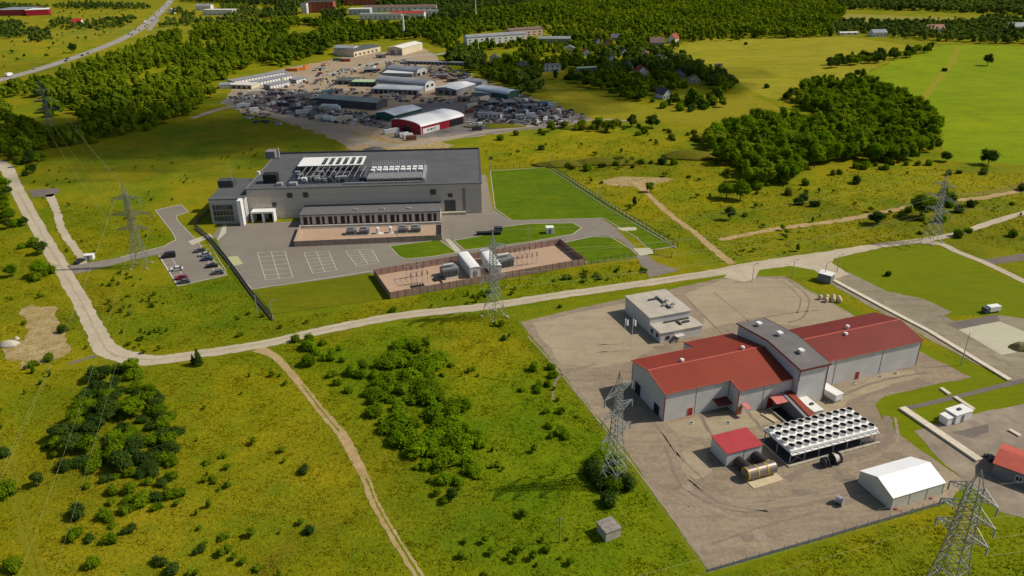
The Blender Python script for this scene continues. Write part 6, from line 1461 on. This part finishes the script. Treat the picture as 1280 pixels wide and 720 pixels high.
clump('the scrub below the upper right pylon', [(1120,262),(1160,250),(1190,250),(1200,268),(1165,280),(1130,278)], 12, ['thicket','bush'], ['green','dark','bright'], .6, 1.1, 4.0, 'bushes below the upper right pylon')
# lone trees and bushes: column, row, kind, leaf, size, label
LONE = [(249,456,'spruce','dark',.62,'dark conifer standing alone at the lower edge of the gravel road'),(242,455,'spruce','dark',.4,'smaller dark conifer touching the lone conifer by the road'),(57,343,'thicket','green',.85,'dark round bush at the crossing of gravel road and car park road'),(45,350,'thicket','green',.7,'bush left of the round bush at the crossing'),
 (812,240,'round','green',.62,'round dark tree beside the bare sand patch behind the big lawn'),(793,257,'tall','dark',.5,'slim bush left of the track behind the big lawn'),(908,248,'broad','bright',.95,'left one of the paired bright trees below the wood corner'),(925,250,'broad','bright',1.0,'right one of the paired bright trees below the wood corner'),(912,275,'round','dark',.7,'dark round tree below the paired bright trees'),
 (1069,229,'thicket','dark',.85,'lone dark bush on the meadow below the large wood'),(997,256,'thicket','dark',.75,'left one of two dark bushes on the meadow right of the paired trees'),(1004,250,'bush','dark',.9,'upper one of the two dark bushes on the meadow'),(1018,258,'bush','dark',.95,'small dark bush just right of the dark bush pair'),
 (1095,280,'broad','dark',.75,'dark tree left of the upper right pylon'),(1150,272,'broad','green',1.15,'big green tree directly left of the upper right pylon'),(1182,202,'broad','dark',.7,'dark tree at the near corner of the bright green field'),(1235,206,'broad','dark',.95,'dark tree at the right near edge of the bright green field'),(1228,215,'bush','green',.9,'bush at the foot of the right dark tree at the field edge'),
 (1234,82,'round','dark',1.25,'single round tree out on the bright green field'),(1180,89,'bush','dark',1.0,'small dark bush on the farm track in the green field'),(1146,133,'bush','dark',1.1,'small dark bush at the near end of the farm track'),(1186,218,'bush','dark',.8,'left small bush above the upper right pylon'),(1198,217,'bush','dark',.7,'right small bush above the upper right pylon'),(1229,218,'bush','dark',.8,'tiny dark bush below the field edge'),
 (1278,238,'thicket','dark',.8,'dark bush cut by the right edge above the earth track'),(1212,258,'thicket','dark',.7,'dark bush right of the upper right pylon on the earth track'),(1200,296,'thicket','green',.7,'bush beside the road fork below the upper right pylon'),(1265,296,'thicket','green',.7,'green bush near the right edge above the road branch'),(1210,290,'bush','green',.7,'small bush right of the road fork bush'),
 (92,66,'round','dark',1.3,'lone dark tree on the yellow meadow left of the highway'),(790,158,'round','dark',1.0,'dark round tree at the left of the pair below the golden field'),(815,160,'broad','dark',1.05,'dark broad tree at the right of the pair below the golden field'),(677,187,'thicket','dark',.7,'dark bush alone on the yellow meadow behind the big lawn'),(932,56,'bush','dark',1.0,'tiny dark bush on the golden field'),
 (975,150,'thicket','olive',1.0,'olive bush near the bend of the golden field'),(958,110,'bush','dark',1.2,'dark bush at the left of the golden field corner'),(983,122,'thicket','dark',.9,'dark bush left of the large wood'),(1008,105,'thicket','dark',1.1,'dark bush above the large wood at the golden field'),(1062,98,'thicket','dark',1.1,'dark bush between tree row and large wood'),(1072,93,'thicket','dark',1.0,'dark bush just below the tree row'),
 (49,607,'round','dark',.45,'dark tree left of the scrub with a long shadow'),(5,570,'thicket','dark',.55,'dark bush cut by the left edge of the picture'),(8,620,'thicket','green',.7,'green bush at the left edge below the dark bush'),(62,450,'thicket','green',.5,'bush at the lower end of the bare sand'),(43,457,'bush','green',.6,'small bush at the foot of the bare sand'),(80,415,'bush','dark',.7,'dark bush at the right rim of the bare sand'),
 (380,590,'bush','dark',.6,'small dark bush left of the dirt track'),(388,665,'bush','dark',.5,'small dark bush low left of the dirt track'),(565,625,'round','dark',.36,'dark bush standing alone below the willow thicket'),(600,557,'bush','bright',.7,'bright bush right of the willow thicket'),(200,705,'bush','dark',.6,'dark bush near the bottom left edge'),(218,715,'bush','dark',.6,'dark bush at the bottom edge'),(250,690,'bush','dark',.5,'small dark bush in the lower left meadow'),(630,425,'bush','dark',.5,'small dark bush below the centre pylon'),(492,390,'bush','green',.6,'small bush above the gravel road left of the switchyard'),
 (115,708,'thicket','green',.5,'green bush at the bottom left edge'),(20,712,'thicket','green',.6,'green bush in the bottom left corner'),(300,420,'bush','green',.5,'small bush at the upper edge of the gravel road'),(700,385,'bush','green',.35,'tiny bush at the lower edge of the gravel road'),(1110,345,'thicket','dark',.4,'dark low bush beside the service road')]
for (c, r, kd, lf, s, lab) in LONE:
    x, y = P(c, r)[:2]; SP.append((x, y, 3)); plant(kd, lf, x, y, s, lab, 'bush' if kd in ('bush','thicket') else 'tree', None)

# ---- woods: too many trees to count, merged
def forest(name, label, polys, holes, spacing, leaf, seed, smin=.85, smax=1.25, lod=1, jitter=.5, keep_=1.0, cat='wood', zs=1.0):
    r_ = np.random.default_rng(seed)
    if lod == 0: nl, lf, cn, nvar = 26, 1.15, 2, 6
    elif lod == 1: nl, lf, cn, nvar = 90, .70, 2, 6
    else: nl, lf, cn, nvar = 200, .48, 2, 6
    T = []
    for k in range(nvar):
        fn, R, H = KIND[['round','broad','round','tall','broad','thicket'][k]]
        lb = fn(r_, R, H); 
        if lod < 2: lb = lb[:1]+lb[-1:]+lb[1:1+(3 if lod == 0 else 5)]
        T.append(crown(r_, lb, nl, lf, cn if lod else 1, .85 if lod else .9))
    wps = [np.array([P(*p)[:2] for p in poly]) for poly in polys]; hps = [np.array([P(*p)[:2] for p in h]) for h in holes]
    pts = []
    for wp in wps:
        lo, hi_ = wp.min(0), wp.max(0); nx = int((hi_[0]-lo[0])/spacing)+1; ny = int((hi_[1]-lo[1])/(spacing*.87))+1
        gx, gy = np.meshgrid(np.arange(nx), np.arange(ny)); X = lo[0]+(gx+.5*(gy % 2))*spacing; Y_ = lo[1]+gy*spacing*.87
        X = (X+r_.uniform(-jitter, jitter, X.shape)*spacing).ravel(); Y_ = (Y_+r_.uniform(-jitter, jitter, Y_.shape)*spacing).ravel()
        m = in_poly(X, Y_, wp)
        for h in hps: m &= ~in_poly(X, Y_, h)
        for h in HARD: 
            if h[:,0].max() > lo[0] and h[:,0].min() < hi_[0] and h[:,1].max() > lo[1] and h[:,1].min() < hi_[1]: m &= ~in_poly(X, Y_, h)
        # keep off the buildings
        pts.append(np.stack([X[m], Y_[m]], 1))
    pts = np.vstack(pts)
    if keep_ < 1:
        pt = np.sin(pts[:,0]*.11+1.7*np.sin(pts[:,1]*.07))*np.sin(pts[:,1]*.13+seed)+r_.normal(size=len(pts))*.5; pts = pts[pt > np.quantile(pt, 1-keep_)]
    if len(BLD):
        bl = np.array(BLD); keep = np.ones(len(pts), bool)
        for (bx, by, br) in bl: keep &= ((pts[:,0]-bx)**2+(pts[:,1]-by)**2) > br*br
        pts = pts[keep]
    n = len(pts); co = []; qs = []; tn = []; nv = 0
    va = r_.integers(0, nvar, n); sc = r_.uniform(smin, smax, n); an = r_.uniform(0, 6.28, n)
    # drifts of similar species
    zone = .5+.5*np.sin(pts[:,0]*.031+seed)*np.cos(pts[:,1]*.023+seed*2)+r_.normal(size=n)*.25
    for k in range(nvar):
        idx = np.where(va == k)[0]
        if not len(idx): continue
        V, Q, t = T[k]; ca, sa = np.cos(an[idx])[:,None], np.sin(an[idx])[:,None]; s = sc[idx][:,None]
        x = (V[None,:,0]*ca-V[None,:,1]*sa)*s+pts[idx][:,0:1]; y = (V[None,:,0]*sa+V[None,:,1]*ca)*s+pts[idx][:,1:2]
        z = V[None,:,2]*zs*s*r_.uniform(.85,1.2,len(idx))[:,None]
        co.append(np.stack([x,y,z],-1).reshape(-1,3)); qs.append((Q[None]+(np.arange(len(idx))*len(V))[:,None,None]).reshape(-1,4)+nv); nv += len(idx)*len(V)
        tn.append(np.clip(.22+t[None]*.45+(zone[idx]-.45)[:,None]*.6, 0, 1).ravel())
    o = quads_object(name, np.vstack(co), np.vstack(qs), {'tint': np.concatenate(tn)}, leaf)
    print('FOREST', name, n, len(np.vstack(qs))); return tag(o, label, cat, kind='stuff')
BLD = []
for o in list(bpy.data.objects):
    if o.type == 'EMPTY' and o.parent is None and o.get('category') in ('house','building','warehouse','shed','hut','barn','garage row','industrial building'):
        ws = [c for c in o.children if c.name.startswith('wall')]
        for w_ in ws:
            me = w_.data; xs = [v.co.x for v in me.vertices]; ys_ = [v.co.y for v in me.vertices]; Lx, Wy = max(xs), max(ys_); a = o.rotation_euler.z
            for i in np.arange(0, max(Lx, 1)+.1, 7):
                for j in np.arange(0, max(Wy, 1)+.1, 7):
                    for back in (0, 9, 15): 
                        px = o.location.x+math.cos(a)*i-math.sin(a)*j; py = o.location.y+math.sin(a)*i+math.cos(a)*j-back
                        BLD.append((px, py, 5.5))
            n2 = math.hypot(o.location.x, o.location.y)
            if n2 > 600:
                for i in np.arange(0, Lx+.1, 7):
                    px = o.location.x+math.cos(a)*i; py = o.location.y+math.sin(a)*i
                    for t in (16, 24, 32): BLD.append((px, py-t, 5.0))
WL = leaf_mat('wood_leaves', (0.060,0.110,0.006), (0.22,0.285,0.010), .35)
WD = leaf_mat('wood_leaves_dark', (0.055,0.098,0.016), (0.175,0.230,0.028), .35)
hwbuf = [np.array(p) for p in hc]
for p in hwbuf: BLD.append((p[0], p[1], 24))
forest('woodland', 'dense mixed wood between highway and works yard at the left', [[(-60,215),(-60,122),(0,119),(50,106),(90,92),(136,75),(180,57),(206,44),(250,36),(325,36),(342,62),(330,80),(290,94),(262,110),(268,128),(240,142),(190,164),(125,178),(95,186),(60,190),(25,200)]],
       [[(150,108),(180,92),(215,80),(225,88),(205,98),(165,112)],[(5,122),(40,120),(62,128),(60,150),(90,142),(110,148),(100,162),(60,165),(10,150)],[(224,38),(240,40),(240,62),(228,64)],[(250,52),(272,50),(275,62),(255,64)]], 7.4, WL, 11, .6, 1.25, 1, .75, .92)
forest('woodland', 'dense green wood behind the works yard', [[(325,34),(350,28),(430,30),(480,34),(560,30),(590,18),(640,12),(700,4),(705,22),(660,28),(640,34),(600,42),(572,50),(560,62),(545,58),(530,50),(480,50),(460,52),(425,56),(400,70),(370,78),(345,86),(332,78),(340,60)]],
       [[(355,40),(380,32),(402,36),(400,46),(360,48)]], 8.2, WL, 12, .7, 1.25, 1, .7, .92)
forest('woodland', 'wooded gardens between works yard and golden field', [[(555,76),(560,64),(600,58),(690,52),(705,45),(740,48),(770,44),(800,50),(845,54),(850,60),(838,64),(860,80),(880,92),(908,106),(928,112),(900,119),(868,110),(838,116),(812,122),(775,124),(745,112),(700,100),(668,98),(640,112),(615,104),(600,94),(565,82)],[(830,132),(862,122),(895,126),(905,134),(870,136)],[(765,118),(800,122),(812,127),(775,126)]],
       [[(590,66),(650,60),(665,68),(630,76),(590,74)],[(700,88),(745,86),(750,94),(690,97)],[(665,78),(690,70),(705,76),(680,82)]], 7.6, WL, 13, .6, 1.2, 1, .8, .97)
forest('woodland', 'lower trees filling the large wood before the green field', [[(985,125),(1020,108),(1080,108),(1120,122),(1150,140),(1172,160),(1172,182),(1145,203),(1100,205),(1075,200),(1030,208),(1005,212),(985,232),(940,237),(918,218),(893,198),(880,180),(905,165),(935,156),(985,152),(1040,160),(1058,150),(1010,142)]], [], 5.8, leaf_mat('wood_leaves_light', (0.085,0.140,0.006), (0.24,0.31,0.010), .35), 24, .7, 1.05, 2)
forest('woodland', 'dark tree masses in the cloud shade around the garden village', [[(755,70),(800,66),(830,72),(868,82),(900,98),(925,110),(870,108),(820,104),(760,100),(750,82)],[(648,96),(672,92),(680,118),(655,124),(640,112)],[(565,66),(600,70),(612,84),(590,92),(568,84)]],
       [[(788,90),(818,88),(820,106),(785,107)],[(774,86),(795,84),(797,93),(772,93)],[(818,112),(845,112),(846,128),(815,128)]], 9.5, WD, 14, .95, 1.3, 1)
forest('woodland', 'loose trees between the pinkish block, the village and the large forest', [[(640,30),(700,22),(790,34),(860,44),(930,47),(930,52),(870,52),(842,58),(800,50),(760,46),(700,46),(660,44)],[(600,40),(640,30),(660,40),(640,40)]], [], 9.5, WL, 26, .6, 1.15, 0, .8, .85)
forest('forest', 'large forest filling the top centre of the picture', [[(640,14),(680,-4),(720,-22),(1010,-28),(1040,4),(1056,16),(1050,30),(1034,46),(1000,48),(960,48),(925,47),(880,46),(840,48),(800,40),(760,36),(705,28),(690,18)]], [], 9.4, WL, 15, .95, 1.35, 0)
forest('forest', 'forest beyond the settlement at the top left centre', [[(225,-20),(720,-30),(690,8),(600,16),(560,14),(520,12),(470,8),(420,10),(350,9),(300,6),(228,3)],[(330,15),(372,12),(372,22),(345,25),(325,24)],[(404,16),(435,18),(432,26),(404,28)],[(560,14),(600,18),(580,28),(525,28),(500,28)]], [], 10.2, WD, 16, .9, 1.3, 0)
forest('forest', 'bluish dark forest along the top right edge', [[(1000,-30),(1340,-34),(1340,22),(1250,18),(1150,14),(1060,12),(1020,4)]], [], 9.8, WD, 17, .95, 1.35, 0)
forest('woodland', 'tree belt between the far field and the bright green field', [[(1036,46),(1040,34),(1060,30),(1150,32),(1200,30),(1290,32),(1340,34),(1340,60),(1280,56),(1180,53),(1120,47),(1080,42)],[(1198,32),(1245,26),(1300,24),(1300,32)]], [], 9.0, WD, 18, .8, 1.2, 0)
forest('woodland', 'tree belt along the top left beyond the meadow', [[(-60,2),(60,10),(62,12),(40,13),(-60,12)],[(60,9),(110,5),(196,8),(195,12),(100,12)],[(90,36),(110,30),(170,22),(172,30),(160,36),(120,38)],[(62,30),(92,26),(95,38),(62,36)],[(-60,30),(28,30),(35,46),(10,50),(-60,50)],[(35,40),(64,38),(64,50),(40,54)]], [], 9.6, WD, 19, .6, 1.0, 0)
forest('woodland', 'scattered trees round the houses beyond the highway', [[(206,14),(228,12),(228,18),(208,20)],[(228,19),(245,20),(242,24),(230,24)],[(275,8),(290,8),(320,12),(330,22),(300,24),(280,20)],[(262,23),(325,27),(325,34),(250,31),(200,36),(210,28)]], [[(240,22),(283,22),(283,26),(240,27)]], 10.5, WD, 20, .7, 1.1, 0)

SC = leaf_mat('scrub_leaves', (0.055,0.105,0.004), (0.17,0.24,0.008), .35)
forest('scrub', 'low scattered scrub dotted over the foreground meadow', [[(-20,470),(60,462),(110,590),(220,600),(250,500),(330,450),(400,520),(440,600),(500,722),(-20,722)],[(420,425),(630,400),(770,580),(880,720),(560,720),(470,560)]], [], 3.4, SC, 31, .10, .30, 1, .9, .14, 'scrub', .8)
forest('scrub', 'low weeds and scrub on the meadow beside switchyard and gravel road', [[(150,340),(222,362),(284,348),(335,400),(560,372),(800,328),(810,342),(600,378),(400,408),(260,436),(170,444),(110,360)],[(-20,340),(60,350),(120,440),(30,465),(-20,462)]], [], 3.0, SC, 32, .09, .24, 1, .9, .16, 'scrub', .8)
forest('scrub', 'scattered scrub on the rolling meadow between big lawn and wood', [[(600,175),(760,160),(880,180),(930,245),(1090,205),(1290,215),(1290,330),(1200,290),(1040,312),(900,328),(840,300),(760,250),(690,205),(610,205)]], [[(1042,318),(1150,302),(1290,360),(1100,360)]], 7.5, SC, 33, .12, .4, 1, .9, .15, 'scrub', .8)
forest('scrub', 'scattered bushes on the yellow meadows beyond the highway', [[(-40,118),(40,84),(110,60),(175,30),(200,8),(100,2),(-40,20)],[(200,60),(330,34),(330,20),(215,18)]], [], 16, SC, 34, .25, .6, 0, .9, .2, 'scrub')
forest('scrub', 'low scrub on the meadow left of the research hall', [[(40,215),(230,190),(430,180),(300,215),(260,235),(225,250),(190,262),(210,300),(90,325),(30,240)]], [], 5.5, SC, 35, .10, .25, 1, .9, .15, 'scrub', .7)
# ---- rough grass of the meadows
def grass(name, label, polys, dens, hgt, seed, wdt=.22, holes=(), tonek=1.0):
    r_ = np.random.default_rng(seed); allp = []
    for poly in polys:
        wp = np.array([P(*p)[:2] for p in poly]); lo, hi_ = wp.min(0), wp.max(0); n = int((hi_[0]-lo[0])*(hi_[1]-lo[1])*dens)
        p = lo+r_.uniform(size=(n,2))*(hi_-lo); m = in_poly(p[:,0], p[:,1], wp)
        cl = np.sin(p[:,0]*.35+1.2*np.sin(p[:,1]*.21))*np.sin(p[:,1]*.42+1.1*np.sin(p[:,0]*.27))+.6*np.sin(p[:,0]*.9+p[:,1]*.7)*np.sin(p[:,1]*1.1-p[:,0]*.4)
        m &= (cl+r_.normal(size=n)*1.2) > -.2
        for h in HARD: m &= ~in_poly(p[:,0], p[:,1], h)
        allp.append((p[m], cl[m]))
    cl = np.concatenate([a[1] for a in allp]); p = np.vstack([a[0] for a in allp]); n = len(p); B = 3
    a = r_.uniform(0, math.pi, (n,B)); h = hgt*r_.uniform(.35,1.2,(n,1))*(1+.5*np.clip(cl,0,1))[:,None]*r_.uniform(.8,1.2,(n,B)); wd = wdt*r_.uniform(.7,1.5,(n,B))
    ox = r_.normal(size=(n,B))*.12; oy = r_.normal(size=(n,B))*.12; lx = r_.normal(size=(n,B))*.22; ly = r_.normal(size=(n,B))*.22
    X = p[:,0:1]+ox; Y_ = p[:,1:2]+oy; dx = np.cos(a)*wd; dy = np.sin(a)*wd
    co = np.stack([np.stack([X-dx,Y_-dy,np.zeros_like(X)],-1),np.stack([X+dx,Y_+dy,np.zeros_like(X)],-1),np.stack([X+dx*.6+lx,Y_+dy*.6+ly,h],-1),np.stack([X-dx*.6+lx,Y_-dy*.6+ly,h],-1)],2).reshape(-1,3)
    t = tone_at(p[:,0], p[:,1])*r_.uniform(.92,1.35,(n,1))*(1-.08*np.clip(cl,-1,1))[:,None]*tonek
    t = np.repeat(t, B*4, 0); q = np.arange(n*B*4).reshape(-1,4)
    o = quads_object(name, co, q, {'tone': t}, M_tuft); print('GRASS', n); return tag(o, label, 'grass', kind='stuff')
mm, nt_, bs_ = base_mat('grass_blades'); nt_.nodes.remove(bs_)
at_ = N(nt_, 'ShaderNodeAttribute', attribute_name='tone'); d_ = N(nt_, 'ShaderNodeBsdfDiffuse'); t_ = N(nt_, 'ShaderNodeBsdfTranslucent'); mx_ = N(nt_, 'ShaderNodeMixShader', ins={0:.35})
nt_.links.new(at_.outputs['Color'], d_.inputs[0]); nt_.links.new(at_.outputs['Color'], t_.inputs[0]); nt_.links.new(d_.outputs[0], mx_.inputs[1]); nt_.links.new(t_.outputs[0], mx_.inputs[2]); nt_.links.new(mx_.outputs[0], nt_.nodes['Material Output'].inputs[0])
M_tuft = mm
grass('grass', 'rough tall meadow grass and weeds across the foreground', [[(-20,462),(130,462),(180,460),(320,440),(420,418),(620,392),(645,402),(780,570),(880,722),(-20,735)],[(1000,690),(1190,640),(1250,655),(1300,660),(1300,730),(900,730)]], 3.6, .15, 5, .14)
grass('grass', 'meadow grass between big lawn, wood and upper right pylon', [[(600,180),(760,165),(880,190),(930,245),(1090,208),(1290,218),(1290,325),(1200,292),(1040,312),(900,328),(848,306),(760,250),(690,205),(610,205)]], .6, .22, 9, .26)
grass('grass', 'rough meadow grass along both sides of the gravel road', [[(90,345),(222,360),(284,346),(340,402),(480,378),(730,332),(800,325),(830,345),(600,380),(400,408),(260,436),(170,444),(130,425)],[(-20,200),(30,300),(70,352),(125,440),(80,455),(-20,462)],[(45,240),(60,250),(190,265),(212,300),(90,330)]], 2.0, .18, 6, .16)

# ---- fair weather clouds above and right of the view; one drifts before the sun and shades the works yard
def cloud(label, pts, alt, seed, puff=(30,60)):
    r_ = np.random.default_rng(seed); V, Q = cube_sphere(5); co = []; qs = []; nv = 0
    off = np.array([SUN_DIR.x, SUN_DIR.y])*alt/SUN_DIR.z
    for (c, r, n, sx, sy) in pts:
        p0 = P(c, r)[:2]+off
        for k in range(n):
            x = p0[0]+r_.normal()*sx; y = p0[1]+r_.normal()*sy; s = r_.uniform(*puff)
            ph = r_.uniform(0,6,3); bump = 1+.13*np.sin(V[:,0]*6+ph[0])+.13*np.sin(V[:,1]*7+ph[1])+.1*np.sin(V[:,2]*8+ph[2])
            co.append(V*bump[:,None]*np.array([s,s,s*.5])+np.array([x,y,alt+r_.normal()*12])); qs.append(Q+nv); nv += len(V)
    m, nt, bs = base_mat('cloud_'+str(seed)); nt.nodes.remove(bs)
    d = N(nt, 'ShaderNodeBsdfTranslucent', ins={0:(.9,.9,.92,1)}); t = N(nt, 'ShaderNodeBsdfTransparent'); mx = N(nt, 'ShaderNodeMixShader', ins={0:.84})
    nt.links.new(d.outputs[0], mx.inputs[1]); nt.links.new(t.outputs[0], mx.inputs[2]); nt.links.new(mx.outputs[0], nt.nodes['Material Output'].inputs[0])
    o = quads_object('cloud', np.vstack(co), np.vstack(qs), {}, m, smooth=True); return tag(o, kind='structure')
cloud('c', [(15,185,7,24,14),(55,165,6,26,14),(100,165,7,50,16),(190,160,9,40,22),(270,165,10,30,26),(340,175,9,30,22),(400,160,6,30,22),(360,130,6,30,14),(480,140,7,30,20),(560,138,6,30,18),(640,135,6,26,20),(690,112,8,30,24),(760,95,8,30,26),(830,100,9,36,24),(890,108,5,20,14),(620,88,6,40,24),(560,125,3,20,10)], 520, 3, (24,44))

# tell look-alikes apart by their order from the left
_by = {}
for o in bpy.data.objects:
    if o.parent is None and o.get('label') and o['label'].split()[0] in ('small','medium','large') and o.get('group') and len(o['label'].replace(',', ' ').split()) > 13: o['label'] = o['label'].split(' ', 1)[1]
    if o.parent is None and o.get('label'): _by.setdefault(o['label'], []).append(o)
def _nth(n): return '%d%s' % (n, 'th' if 10 < n % 100 < 20 else {1:'st',2:'nd',3:'rd'}.get(n % 10, 'th'))
for l, os_ in _by.items():
    if len(os_) > 1:
        os_.sort(key=lambda o: unproj(tuple(o.matrix_basis.translation))[0])
        base_l = l
        for i, o in enumerate(os_): o['label'] = base_l+', '+_nth(i+1)+' from left'
